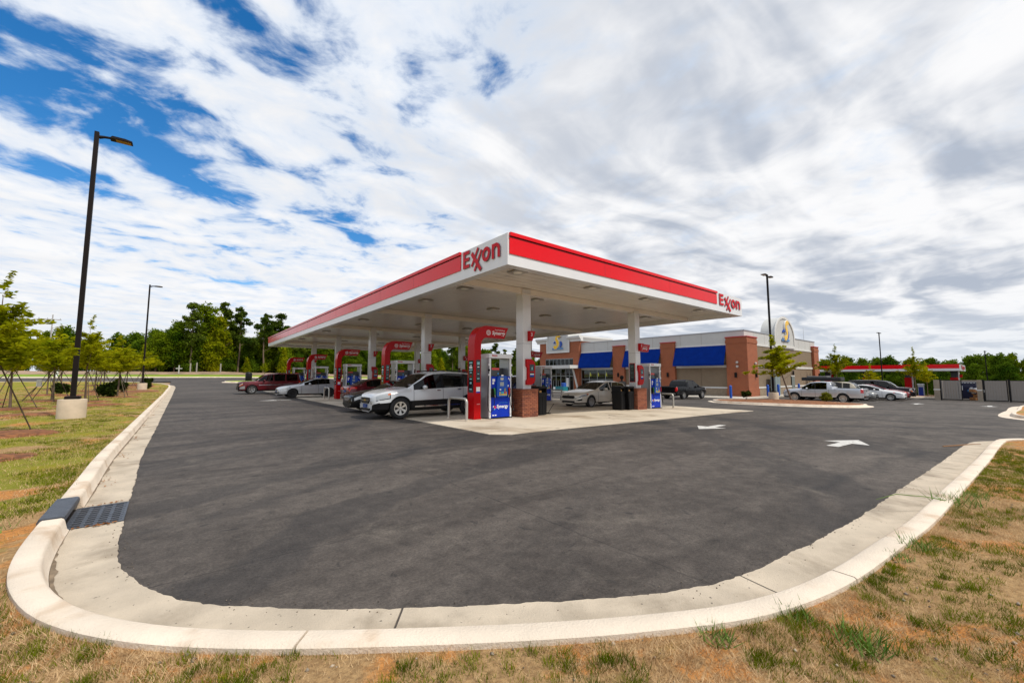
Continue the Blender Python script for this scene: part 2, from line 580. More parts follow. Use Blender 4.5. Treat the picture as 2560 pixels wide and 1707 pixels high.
def asphalt_mat():
    m = bpy.data.materials.new('asphalt')
    m.use_nodes = True
    nt = m.node_tree
    b = nt.nodes['Principled BSDF']
    pos = nd('ShaderNodeNewGeometry', nt).outputs['Position']
    mp = nd('ShaderNodeMapping', nt)
    mp.inputs['Rotation'].default_value = (0, 0, R(20))
    mp.inputs['Scale'].default_value = (0.35, 1.6, 1)
    nt.links.new(pos, mp.inputs[0])
    big = noise_n(nt, pos, 0.16, 4, 0.6, 0.4)
    lane = noise_n(nt, mp.outputs[0], 0.7, 5, 0.6, 0.6)
    mid = noise_n(nt, pos, 3.0, 5, 0.65, 0.3)
    grit = noise_n(nt, pos, 42.0, 5, 0.8)
    f = math_n(nt, 'ADD', math_n(nt, 'MULTIPLY', big, 0.5), math_n(nt, 'ADD', math_n(nt, 'MULTIPLY', lane, 0.45), math_n(nt, 'MULTIPLY', mid, 0.35)))
    c = mixc(nt, maprange(nt, f, 0.42, 0.86, 0, 1), (0.031, 0.0255, 0.022), (0.108, 0.091, 0.078))
    # scuffed tyre arcs: rings of several radii round the pumps
    ring = None
    for (cx, cy, sc_) in ((-6.0, 21.0, 0.55), (9.0, -9.0, 0.8)):
        d = vmath(nt, 'DISTANCE', pos, (cx, cy, 0))
        wob = math_n(nt, 'ADD', d, math_n(nt, 'MULTIPLY', noise_n(nt, pos, 0.35, 3), 2.5))
        n1 = nd('ShaderNodeTexNoise', nt, noise_dimensions='1D')
        n1.inputs['Scale'].default_value = sc_
        n1.inputs['Detail'].default_value = 6
        nt.links.new(wob, n1.inputs['W'])
        v = maprange(nt, n1.outputs[0], 0.52, 0.66, 0, 1)
        ring = v if ring is None else math_n(nt, 'ADD', ring, v)
    c = mixc(nt, math_n(nt, 'MULTIPLY', ring, 0.5, clamp=True), c, (0.030, 0.027, 0.026))
    # paving seams, a few cracks and drips
    sxy = nd('ShaderNodeSeparateXYZ', nt)
    nt.links.new(pos, sxy.inputs[0])
    wobx = math_n(nt, 'ADD', sxy.outputs[0], math_n(nt, 'MULTIPLY', noise_n(nt, pos, 0.9, 4, 0.6), 0.22))
    woby = math_n(nt, 'ADD', sxy.outputs[1], math_n(nt, 'MULTIPLY', noise_n(nt, pos, 0.8, 4, 0.6), 0.22))
    line = None
    for (src, at_, wd) in ((wobx, 3.35, 0.018), (wobx, 29.0, 0.04), (woby, 4.35, 0.014), (woby, 7.9, 0.02)):
        v = maprange(nt, math_n(nt, 'ABSOLUTE', math_n(nt, 'SUBTRACT', src, at_)), 0.0, wd, 1.0, 0.0)
        line = v if line is None else math_n(nt, 'ADD', line, v)
    c = mixc(nt, math_n(nt, 'MULTIPLY', line, 0.55, clamp=True), c, (0.016, 0.014, 0.013))
    vo = nd('ShaderNodeTexVoronoi', nt)
    vo.inputs['Scale'].default_value = 0.75
    nt.links.new(vmath(nt, 'ADD', pos, (0, 0, 0)), vo.inputs['Vector'])
    drip = maprange(nt, math_n(nt, 'ADD', vo.outputs['Distance'], math_n(nt, 'MULTIPLY', noise_n(nt, pos, 9, 3), 0.06)), 0.045, 0.11, 0.85, 0.0)
    c = mixc(nt, drip, c, (0.017, 0.015, 0.014))
    # small dark spots and pale dusty ones
    sp = maprange(nt, noise_n(nt, pos, 5.0, 3, 0.6, 0.6), 0.62, 0.72, 0, 0.7)
    c = mixc(nt, sp, c, (0.022, 0.02, 0.019))
    du = maprange(nt, noise_n(nt, pos, 0.8, 7, 0.72, 0.5), 0.54, 0.74, 0, 0.65)
    c = mixc(nt, du, c, (0.135, 0.115, 0.095))
    g2 = maprange(nt, grit, 0.32, 0.68, 0.55, 1.5, False)
    mot = maprange(nt, noise_n(nt, pos, 7.0, 5, 0.7, 0.5), 0.35, 0.65, 0.80, 1.20, False)
    g2 = math_n(nt, 'MULTIPLY', g2, mot)
    sc_n = nd('ShaderNodeVectorMath', nt, operation='SCALE')
    nt.links.new(c, sc_n.inputs[0])
    nt.links.new(g2, sc_n.inputs['Scale'])
    nt.links.new(sc_n.outputs[0], b.inputs['Base Color'])
    b.inputs['Roughness'].default_value = 0.8
    b.inputs['Specular IOR Level'].default_value = 0.35
    bp = nd('ShaderNodeBump', nt)
    bp.inputs['Strength'].default_value = 0.5
    bp.inputs['Distance'].default_value = 0.012
    nt.links.new(math_n(nt, 'ADD', grit, math_n(nt, 'MULTIPLY', mid, 1.5)), bp.inputs['Height'])
    nt.links.new(bp.outputs[0], b.inputs['Normal'])
    return m


M_ASPHALT = asphalt_mat()


def grid_sheet(name, xs, ys, mats, dz, kind='structure', zf=gz):
    vs = [(x, y, zf(x, y) + dz) for y in ys for x in xs]
    nx = len(xs)
    fs = [(j * nx + i, j * nx + i + 1, (j + 1) * nx + i + 1, (j + 1) * nx + i) for j in range(len(ys) - 1) for i in range(nx - 1)]
    me = bpy.data.meshes.new(name)
    me.from_pydata(vs, [], fs)
    for m in (mats if isinstance(mats, list) else [mats]):
        me.materials.append(m)
    me.polygons.foreach_set('use_smooth', [True] * len(fs))
    o = link_mesh(name, me)
    return tag(o, kind=kind)


def spread(a, b, n):
    return list(np.linspace(a, b, n))


GX = spread(-900, -100, 6) + spread(-80, 8, 12) + [14, 20, 27, 34, 38, 42, 52, 62, 74, 86, 98, 110, 130, 160, 220, 400, 1200]
GY = [-700, -300, -120, -60, -30, -10, 0, 10, 25, 45, 51, 57, 66, 75, 85, 95, 106, 118, 123, 128, 140, 160, 220, 400, 900]
grid_sheet('ground', GX, GY, M_SOIL, -0.12)
AX = [-1.2, 2, 5, 8, 11, 14, 17, 20, 24, 29, 34, 38, 42, 50, 58, 62, 70, 80, 95, 110, 125]
AY = [-60, -30, -10, -3, -0.4, 2, 6, 12, 20, 30, 38, 45, 49, 53, 57, 63, 70, 76, 80, 85, 90, 95, 99.8]
grid_sheet('asphalt', AX, AY, M_ASPHALT, 0.0)
grid_sheet('road', [-160, -90, -50, -25, -10, -1.2], [79.0, 83, 88, 92, 96, 99.8], M_ASPHALT, 0.0)

# ------------------------------------------------------------------ kerb and gutter, laid in pieces along the edge of the asphalt


def catmull(pts, step):
    out = []
    P = [Vector((*p, 0)) for p in pts]
    P = [2 * P[0] - P[1]] + P + [2 * P[-1] - P[-2]]
    for i in range(1, len(P) - 2):
        a, b, c, d = P[i - 1], P[i], P[i + 1], P[i + 2]
        n = max(2, int((c - b).length / step))
        for k in range(n):
            t = k / n
            out.append(0.5 * ((2 * b) + (c - a) * t + (2 * a - 5 * b + 4 * c - d) * t * t + (3 * b - a - 3 * c + d) * t ** 3))
    out.append(P[-2])
    return [Vector((p.x, p.y)) for p in out]


EDGE = ([(-60, 79.6), (-30, 79.6), (-14, 79.4), (-7, 77.6), (-2.8, 73.2), (-0.9, 67), (-0.52, 62)] +
        [(-0.53, y) for y in (54, 46, 38, 30, 22, 15, 11)] +
        [(-0.47, 8.6), (-0.43, 7.08), (-0.40, 5.75), (-0.34, 5.02), (-0.22, 4.5), (-0.02, 4.03), (0.31, 3.58), (0.73, 3.18), (1.27, 2.76), (1.93, 2.29), (2.5, 1.93),
         (3.1, 1.62), (3.84, 1.43), (4.9, 1.31), (6.04, 1.2), (8.08, 1.1), (11.25, 0.97), (15.2, 0.84), (16.4, 0.66), (17.2, 0.12), (17.45, -0.9), (17.5, -4), (17.5, -14), (17.5, -40)])
PATH = catmull(EDGE, 0.12)
NRM = []
for i, p in enumerate(PATH):
    d = (PATH[min(i + 1, len(PATH) - 1)] - PATH[max(i - 1, 0)]).normalized()
    NRM.append(Vector((d.y, -d.x)))       # away from the asphalt
# smooth the normals so the offsets never fold
for _ in range(6):
    NRM = [((NRM[max(i - 1, 0)] + NRM[i] * 2 + NRM[min(i + 1, len(NRM) - 1)]).normalized()) for i in range(len(NRM))]
ARC = [0.0]
for i in range(1, len(PATH)):
    ARC.append(ARC[-1] + (PATH[i] - PATH[i - 1]).length)


def at_arc(s):
    s = min(max(s, 0), ARC[-1])
    i = int(np.searchsorted(ARC, s))
    i = min(max(i, 1), len(ARC) - 1)
    t = (s - ARC[i - 1]) / max(1e-9, ARC[i] - ARC[i - 1])
    return PATH[i - 1].lerp(PATH[i], t), NRM[i - 1].lerp(NRM[i], t).normalized()


def arc_near(x, y):
    q = Vector((x, y))
    k = min(range(len(PATH)), key=lambda i: (PATH[i] - q).length)
    return ARC[k]


def sweep(name, s0, s1, prof, material, parent, rag=0.0, step=0.15):
    n = max(2, int((s1 - s0) / step))
    vs = []
    m = len(prof)
    for i in range(n + 1):
        s = s0 + (s1 - s0) * i / n
        p, q = at_arc(s)
        z = gz(p.x, p.y)
        for k, (o, h) in enumerate(prof):
            oo = o
            if rag and k <= 1:
                oo = o + rag * (mnoise.noise((s * 3.1, 0.3, 2.0)) + 0.7 * mnoise.noise((s * 11.0, 5.3, 1.0)) + 0.6 * mnoise.noise((s * 29.0, 1.3, 7.0)))
            vs.append((p.x + q.x * oo, p.y + q.y * oo, z + h))
    fs = [(i * m + k, (i + 1) * m + k, (i + 1) * m + k + 1, i * m + k + 1) for i in range(n) for k in range(m - 1)]
    fs += [tuple(range(m)), tuple(n * m + k for k in range(m - 1, -1, -1))]
    mb = MB()
    mb.add(vs, fs)
    return mb.build(name, material, parent, smooth=40)


kerb = tag(thing('kerb', None, None), kind='structure')
GUT = [(0.0, -0.05), (0.0, 0.007), (0.22, 0.006), (0.40, 0.010), (0.40, -0.05)]
KRB = [(0.405, -0.04), (0.405, 0.012), (0.422, 0.030), (0.442, 0.118), (0.452, 0.136), (0.468, 0.145), (0.60, 0.148), (0.615, 0.138), (0.62, -0.08)]
S_G0 = arc_near(-0.43, 7.16)
S_G1 = arc_near(-0.42, 6.36)
GJ = [arc_near(*p) for p in ((0.28, 3.6), (3.55, 1.5), (7.6, 1.12), (10.2, 1.0))]
GJ[0] = arc_near(1.26, 2.78)
cuts_g = []
s = S_G0
while s > 0:
    cuts_g.append((max(0, s - 3.05) + 0.006, s - 0.004))
    s -= 3.05
prev = S_G1
for j in GJ + [arc_near(13.2, 0.9), arc_near(15.3, 0.84)]:
    cuts_g.append((prev + 0.008, j - 0.008))
    prev = j
while prev < ARC[-1] - 0.5:
    cuts_g.append((prev + 0.006, min(prev + 3.05, ARC[-1]) - 0.006))
    prev += 3.05
for (a, b) in cuts_g:
    if b - a > 0.2:
        sweep('gutter_slab', a, b, GUT, M_GUTTER, kerb, rag=0.017, step=0.04 if a > S_G0 - 6 and a < S_G1 + 16 else 0.3)
cuts_k = []
s = S_G0 - 0.02
while s > 0:
    cuts_k.append((max(0, s - 3.05) + 0.006, s - 0.004))
    s -= 3.05
prev = S_G1 + 0.02
for j in (arc_near(0.98, 2.98), arc_near(3.95, 1.42), arc_near(7.1, 1.14), arc_near(10.4, 1.0), arc_near(13.4, 0.9)):
    cuts_k.append((prev + 0.007, j - 0.007))
    prev = j
while prev < ARC[-1] - 0.5:
    cuts_k.append((prev + 0.006, min(prev + 3.05, ARC[-1]) - 0.006))
    prev += 3.05
for (a, b) in cuts_k:
    if b - a > 0.2:
        sweep('kerb_section', a, b, KRB, M_CONC, kerb, step=0.12 if a > S_G0 - 12 else 0.4)

# dark silt washed into the corner between gutter and kerb
M_SILT = mat('dark_silt', (0.20, 0.15, 0.10), 0.95, var=0.4, vscale=9, bump=0.5, bscale=60)


def silt(s0, s1, wmax, seed, label, off=0.402):
    vs, fs = [], []
    n = int((s1 - s0) / 0.04)
    for i in range(n + 1):
        s_ = s0 + (s1 - s0) * i / n
        p, q = at_arc(s_)
        z = gz(p.x, p.y)
        w_ = wmax * max(0.04, 0.5 + 0.9 * mnoise.noise((s_ * 1.7, seed, 0)) + 0.6 * mnoise.noise((s_ * 9, seed, 3))) * math.sin(math.pi * min(0.97, max(0.03, i / n))) ** 0.5
        for o in (off - w_, off):
            vs.append((p.x + q.x * o, p.y + q.y * o, z + 0.0145))
    fs = [(2 * i, 2 * i + 2, 2 * i + 3, 2 * i + 1) for i in range(n)]
    tag(MB().add(vs, fs).build('silt', M_SILT, None), label, 'dirt', None, 'stuff')


silt(S_G1 + 0.35, S_G1 + 2.6, 0.045, 1.0, 'dark silt in the gutter corner round the bend beside the drain')
silt(arc_near(3.4, 1.5), arc_near(6.9, 1.1), 0.03, 2.0, 'dark silt in the gutter corner along the right bend')
silt(S_G0 - 14, S_G0 - 0.1, 0.055, 3.0, 'brown silt washed along the kerb foot towards the drain')

# storm drain in the gutter: iron grate with rows of holes and a hood over the kerb
M_IRON = mat('cast_iron', (0.085, 0.095, 0.115), 0.5, metal=0.35, var=0.2, vscale=12, bump=0.3, bscale=60)
M_VOID = mat('drain_dark', (0.004, 0.004, 0.004), 0.9)
p0, q0 = at_arc((S_G0 + S_G1) / 2)
gl = (S_G1 - S_G0)
drain = thing('storm_drain', 'black cast iron storm drain set into the gutter at the bend of the kerb', 'storm drain', (p0.x, p0.y, gz(p0.x, p0.y)), math.atan2(q0.y, q0.x))
mb = MB()
hw = gl / 2
mb.box(0.0, 0.02, -hw, hw, -0.03, 0.016).box(0.44, 0.46, -hw, hw, -0.03, 0.016)
mb.box(0.02, 0.44, -hw, -hw + 0.025, -0.03, 0.016).box(0.02, 0.44, hw - 0.025, hw, -0.03, 0.016)
mb.build('grate_frame', M_IRON, drain)
for i in range(10):
    y = -hw + 0.03 + (2 * hw - 0.06) * i / 9
    MB().box(0.02, 0.44, y - 0.013, y + 0.013, -0.02, 0.013).build('grate_bar', M_IRON, drain)
for i in range(5):
    x = 0.03 + 0.40 * i / 4
    MB().box(x - 0.016, x + 0.016, -hw + 0.025, hw - 0.025, -0.02, 0.010).build('cross_bar', M_IRON, drain)
MB().box(0.01, 0.45, -hw + 0.01, hw - 0.01, -0.045, -0.035).build('pit', M_VOID, drain)
hb = MB()
hb.prism([(0.44, 0.115), (0.45, 0.15), (0.47, 0.158), (0.63, 0.158), (0.645, 0.12), (0.645, -0.08), (0.60, -0.08), (0.60, 0.115)], -hw - 0.01, hw + 0.01, 'y')
hb.build('hood', M_IRON, drain)
MB().box(0.58, 0.60, -hw, hw, -0.04, 0.115).build('hood_opening', M_VOID, drain)

# far kerb across the road, the verge behind it and the clay bank
fk = tag(thing('kerb_far', None, None), kind='structure')
xs_f = spread(-150, 120, 60)
for i in range(len(xs_f) - 1):
    a, b = xs_f[i] + 0.01, xs_f[i + 1]
    z0 = min(gz(a, 100), gz(b, 100))
    m_ = MB()
    pr_ = [(99.3, -0.06), (99.3, 0.01), (99.75, 0.012), (99.8, 0.15), (100.0, 0.15), (100.0, -0.1)]
    vs = [(x, y, gz(x, 100) + h) for x in (a, b) for y, h in pr_]
    n = len(pr_)
    m_.add(vs, [(k, (k + 1) % n, n + (k + 1) % n, n + k) for k in range(n)] + [tuple(range(n)), tuple(range(2 * n - 1, n - 1, -1))])
    m_.build('kerb_section', M_CONC, fk)
M_LAWN = mat('green_verge', (0.17, 0.27, 0.005), 0.95, var=0.25, vscale=0.5, bump=0.8, bscale=9, col2=(0.25, 0.29, 0.010), c2scale=0.25, coords='P')
grid_sheet('verge', spread(-170, 130, 40), [100.0, 104, 109, 114, 119], M_LAWN, 0.10)
M_BANK = mat('tan_clay_bank', (0.36, 0.24, 0.155), 0.95, var=0.2, vscale=0.5, bump=0.8, bscale=3, col2=(0.22, 0.17, 0.10), c2scale=0.22, coords='P')
grid_sheet('bank', spread(-170, 130, 60), [118.8, 121, 123, 125, 127.5, 131], M_BANK, 0.15, zf=lambda x, y: gz(x, y) + 0.35 * mnoise.noise((x * 0.11, y * 0.2, 0)) * max(0, min(1, (y - 119) / 3)))


def lawn_mat():
    m = bpy.data.materials.new('dry_lawn')
    m.use_nodes = True
    nt = m.node_tree
    b = nt.nodes['Principled BSDF']
    pos = nd('ShaderNodeNewGeometry', nt).outputs['Position']
    sx = nd('ShaderNodeSeparateXYZ', nt)
    nt.links.new(pos, sx.inputs[0])
    clay = maprange(nt, noise_n(nt, pos, 1.0, 6, 0.65, 0.4), 0.49, 0.57, 0, 1)
    c = mixc(nt, clay, (0.43, 0.275, 0.13), (0.58, 0.25, 0.07))
    fine = maprange(nt, noise_n(nt, pos, 24, 4, 0.7), 0.4, 0.62, 0, 1)
    c = mixc(nt, math_n(nt, 'MULTIPLY', fine, 0.6), c, (0.20, 0.115, 0.05))
    left = maprange(nt, sx.outputs[1], 4.0, 9.0, -0.03, 0.17)
    gn = math_n(nt, 'ADD', noise_n(nt, pos, 0.55, 5, 0.62, 0.4), left)
    g = maprange(nt, gn, 0.58, 0.66, 0, 0.85)
    gc = mixc(nt, noise_n(nt, pos, 3, 3), (0.11, 0.165, 0.004), (0.28, 0.26, 0.012))
    c = mixc(nt, g, c, gc)
    nt.links.new(c, b.inputs['Base Color'])
    b.inputs['Roughness'].default_value = 0.95
    b.inputs['Specular IOR Level'].default_value = 0.15
    bp = nd('ShaderNodeBump', nt)
    bp.inputs['Strength'].default_value = 0.9
    bp.inputs['Distance'].default_value = 0.03
    nt.links.new(noise_n(nt, pos, 30, 5, 0.7), bp.inputs['Height'])
    nt.links.new(bp.outputs[0], b.inputs['Normal'])
    return m


M_LAWND = lawn_mat()
# the outer side of the kerb as x(y) on the left and y(x) in front
OUT = [p + q * 0.615 for p, q in zip(PATH, NRM)]
CORN = Vector((-0.62, 4.33))
kc = min(range(len(OUT)), key=lambda i: (OUT[i] - CORN).length)
CORN = OUT[kc]
LEFT = [p for p in OUT[:kc + 1]]
k17 = max(i for i, p in enumerate(OUT) if p.y > -0.25 and i > kc)
FRONT = OUT[kc:k17 + 1]
ly = sorted([(p.y, p.x) for p in LEFT])
LY = np.array([a for a, _ in ly])
LX = np.array([b for _, b in ly])
FX = np.array([p.x for p in FRONT])
FY = np.array([p.y for p in FRONT])


def lawn_h(x, y):
    """unevenness of the lawn, zero at the kerb"""
    return 0.035 * mnoise.noise((x * 1.3, y * 1.3, 0.5)) + 0.05 * mnoise.noise((x * 0.3, y * 0.3, 4.0))


def strip(name, rows, material, dz=0.105):
    vs = []
    n = len(rows[0])
    for r in rows:
        for i, (x, y) in enumerate(r):
            f = min(1, i / 3)
            vs.append((x, y, gz(x, y) + dz + f * lawn_h(x, y)))
    fs = [(j * n + i, j * n + i + 1, (j + 1) * n + i + 1, (j + 1) * n + i) for j in range(len(rows) - 1) for i in range(n - 1)]
    me = bpy.data.meshes.new(name)
    me.from_pydata(vs, [], fs)
    me.materials.append(material)
    me.polygons.foreach_set('use_smooth', [True] * len(fs))
    return tag(link_mesh(name, me), kind='structure')


STEP = [0, 0.1, 0.25, 0.5, 0.8, 1.2, 1.7, 2.3, 3, 4, 5, 6.5, 8, 10, 13, 17, 22, 30, 45, 75, 120]
ys = [CORN.y] + list(np.arange(CORN.y + 0.15, 12, 0.3)) + list(np.arange(12, 62, 1.0)) + list(np.arange(62, 78.6, 0.5)) + [78.9]
strip('lawn', [[(float(np.interp(y, LY, LX)) - s, y) for s in STEP] for y in ys], M_LAWND)
xs = [CORN.x] + list(np.arange(CORN.x + 0.1, 5, 0.2)) + list(np.arange(5, 17.6, 0.4)) + [float(FX[-1])]
strip('lawn_front', [[(x, float(np.interp(x, FX, FY)) - s) for s in STEP] for x in xs], M_LAWND)
strip('lawn_corner', [[(CORN.x - t, CORN.y - s) for s in STEP] for t in STEP], M_LAWND)

# ------------------------------------------------------------------ concrete apron under the canopy
M_APRON = mat('apron_concrete', (0.58, 0.50, 0.39), 0.8, var=0.1, vscale=0.6, bump=0.15, bscale=60, col2=(0.30, 0.225, 0.15), c2scale=0.45, c2lo=0.46, c2hi=0.72, coords='P',
              speck=((0.14, 0.10, 0.075), 1.7, 0.70, 0.76))
apron = tag(thing('apron', None, None), kind='structure')
XA = [6.62, 9.4, 12.3, 15.2, 18.1, 21.0, 23.6]
YA = [8.75] + [12.68 + 4.325 * k for k in range(10)] + [54.2]
for i in range(len(XA) - 1):
    for j in range(len(YA) - 1):
        g_ = 0.008
        x0, x1, y0, y1 = XA[i] + g_, XA[i + 1] - g_, YA[j] + g_, YA[j + 1] - g_
        m_ = MB()
        if i == 0 and j == 0:
            poly = [(x0 + 0.45, y0), (x1, y0), (x1, y1), (x0, y1), (x0, y0 + 0.4)]
        else:
            poly = [(x0, y0), (x1, y0), (x1, y1), (x0, y1)]
        n = len(poly)
        vs = [(x, y, gz(x, y) + 0.016) for x, y in poly] + [(x, y, gz(x, y) - 0.06) for x, y in poly]
        m_.add(vs, [tuple(range(n))] + [(k, n + k, n + (k + 1) % n, (k + 1) % n) for k in range(n)])
        m_.build('concrete_slab', M_APRON, apron)

# ------------------------------------------------------------------ painted markings
M_PAINT = mat('white_road_paint', (0.56, 0.55, 0.52), 0.7, var=0.15, vscale=6, col2=(0.20, 0.18, 0.165), c2scale=9, c2lo=0.54, c2hi=0.70)


def painted(name, label, x, y, rz, poly, cat='road marking', group=None):
    c, s_ = math.cos(rz), math.sin(rz)
    vs = []
    for u, v in poly:
        X, Y = x + u * c - v * s_, y + u * s_ + v * c
        vs.append((u, v, gz(X, Y) + 0.006 - gz(x, y)))
    me = bpy.data.meshes.new(name)
    me.from_pydata(vs, [], [tuple(range(len(poly)))])
    me.materials.append(M_PAINT)
    o = link_mesh(name, me, None, (x, y, gz(x, y)), (0, 0, rz))
    return tag(o, label, cat, group)


ARROW = [(-0.95, -0.12), (0.0, -0.12), (0.0, -0.46), (0.95, 0.0), (0.0, 0.46), (0.0, 0.12), (-0.95, 0.12)]
painted('painted_arrow', 'white painted arrow pointing at the pumps beside the concrete apron', 13.72, 6.40, R(183), ARROW, group='painted arrows')
painted('painted_arrow', 'white painted arrow pointing away from the pumps towards the exit drive', 13.0, 2.73, R(-4), ARROW, group='painted arrows')
painted('painted_arrow', 'faint white arrow on the asphalt in front of the silver hatchback', 4.9, 30.9, R(183), ARROW, group='painted arrows')
painted('painted_arrow', 'distant white arrow in front of the parked white sedan and dark SUV', 46.4, 5.0, R(0), ARROW, group='painted arrows')
painted('painted_arrow', 'distant white arrow in front of the dumpster enclosure gate', 46.9, 1.2, R(180), ARROW, group='painted arrows')
for k in range(7):
    xk = 43.0 + 2.9 * k - 1.45
    painted('parking_line', 'white parking bay line ' + ['left of the silver pickup', 'between the silver pickup and the beige SUV', 'between the beige SUV and the grey hatchback', 'between the grey hatchback and the white sedan', 'between the white and red sedans', 'between the red sedan and the dark SUV', 'right of the dark SUV'][k], xk, 10.3, R(90), [(-2.8, -0.05), (2.8, -0.05), (2.8, 0.05), (-2.8, 0.05)], group='parking bay lines')

# ------------------------------------------------------------------ the fuel canopy
CX0, CX1, CY0, CY1 = 7.54, 24.65, 9.49, 53.83
CZ0, CZ1 = 5.0, 6.0
ISL = [12.68 + 8.65 * i for i in range(5)]
COLX = [10.92, 18.75]
canopy = thing('fuel_canopy', 'large white flat fuel canopy with red band standing over the pumps', 'canopy', (0, 0, 0))

# fascia: white boxes, a glossy red band with a projecting red lip and a dark gap under it
TH = 0.30


def fascia(parent, x0, x1, y0, y1, side, red, z0, z1):
    """one side; red = (a, b) range along the side that carries the red band"""
    m_ = MB()
    if side == '-x':
        m_.box(x0, x0 + TH, y0, y1, z0, z1)
    elif side == '+x':
        m_.box(x1 - TH, x1, y0, y1, z0, z1)
    elif side == '-y':
        m_.box(x0 + TH, x1 - TH, y0, y0 + TH, z0, z1)
        m_.box(x0 + 0.002, x0 + TH, y0 - 0.0, y0, z0, z1) if False else None
    else:
        m_.box(x0 + TH, x1 - TH, y1 - TH, y1, z0, z1)
    m_.build('fascia', M_WHITE, parent)
    a, b = red
    zr = z0 + 0.345 * (z1 - z0)

    def bx(p0, p1, za, zb, mt, nm):
        mm = MB()
        if side == '-x':
            mm.box(x0 - p1, x0 - p0, a, b, za, zb)
        elif side == '+x':
            mm.box(x1 + p0, x1 + p1, a, b, za, zb)
        elif side == '-y':
            mm.box(a, b, y0 - p1, y0 - p0, za, zb)
        else:
            mm.box(a, b, y1 + p0, y1 + p1, za, zb)
        mm.build(nm, mt, parent)
    bx(0.002, 0.030, zr, z1 - 0.135, M_RED, 'red_band')
    bx(0.002, 0.012, z1 - 0.134, z1 - 0.10, M_LIP, 'gap_strip')
    bx(0.002, 0.075, z1 - 0.099, z1 + 0.015, M_RED, 'red_lip')
    n = max(1, int((b - a) / 3.6))
    seam = MB()
    for k in range(1, n):
        p = a + (b - a) * k / n
        if side == '-x':
            seam = MB().box(x0 - 0.0318, x0 - 0.0302, p - 0.006, p + 0.006, zr, z1 - 0.136)
        elif side == '-y':
            seam = MB().box(p - 0.006, p + 0.006, y0 - 0.0318, y0 - 0.0302, zr, z1 - 0.136)
        else:
            continue
        seam.build('panel_seam', mat('seam_dark_red', (0.25, 0.003, 0.006), 0.5), parent)


fascia(canopy, CX0, CX1, CY0, CY1, '-x', (12.16, CY1 - 0.02), CZ0, CZ1)
fascia(canopy, CX0, CX1, CY0, CY1, '+x', (CY0 + 3.2, CY1 - 0.02), CZ0, CZ1)
fascia(canopy, CX0, CX1, CY0, CY1, '-y', (CX0 + 0.06, 21.5), CZ0, CZ1)
fascia(canopy, CX0, CX1, CY0, CY1, '+y', (CX0 + 0.3, CX1 - 0.3), CZ0, CZ1)
DZ = 5.24
NDK = 110
dw = (CY1 - CY0 - 2 * TH) / NDK
deck_me = MB().box(-(CX1 - CX0) / 2 + TH, (CX1 - CX0) / 2 - TH, -dw / 2 + 0.006, dw / 2 - 0.006, 0, 0.05).add(
    [(-(CX1 - CX0) / 2 + TH, dw / 2 - 0.03, -0.012), ((CX1 - CX0) / 2 - TH, dw / 2 - 0.03, -0.012), ((CX1 - CX0) / 2 - TH, dw / 2 - 0.006, -0.012), (-(CX1 - CX0) / 2 + TH, dw / 2 - 0.006, -0.012)],
    [(0, 1, 2, 3)]).mesh('deck_panel', M_SOFFIT)
for k in range(NDK):
    link_mesh('deck_panel', deck_me, canopy, ((CX0 + CX1) / 2, CY0 + TH + dw * (k + 0.5), DZ))
MB().box(CX0 + TH, CX1 - TH, CY0 + TH, CY1 - TH, DZ + 0.06, CZ1 - 0.06).build('roof_sheet', M_WHITE, canopy)
for y in ISL:
    MB().box(CX0 + TH + 0.002, CX1 - TH - 0.002, y - 0.15, y + 0.15, 4.99, DZ - 0.014).build('cross_beam', M_SOFFIT, canopy)
M_LENS = mat('lamp_lens', (0.85, 0.82, 0.74), 0.25)
for y in [ISL[0] - 2.05] + [a + 8.65 * k / 2.0 + 1.35 for a in ISL for k in (0, 0.8)]:
    for x in (8.9, 12.9, 16.8, 22.0):
        if y > CY1 - 1:
            continue
        MB().bbox(x - 0.27, x + 0.27, y - 0.27, y + 0.27, 0, 0.05, 0.02).build('light_housing', mat('light_housing_grey', (0.36, 0.34, 0.31), 0.4), canopy, loc=(0, 0, DZ - 0.058))
        MB().lathe([(0.0, DZ - 0.085), (0.13, DZ - 0.078), (0.17, DZ - 0.059)], (x, y, 0), 14).build('light_lens', M_LENS, canopy, smooth=60)
for x in COLX:
    for y in ISL:
        MB().box(x - 0.24, x + 0.24, y - 0.24, y + 0.24, 4.965, 4.988).build('column_cap', M_SOFFIT, canopy)

# the word on the fascia: letters made of their own strokes


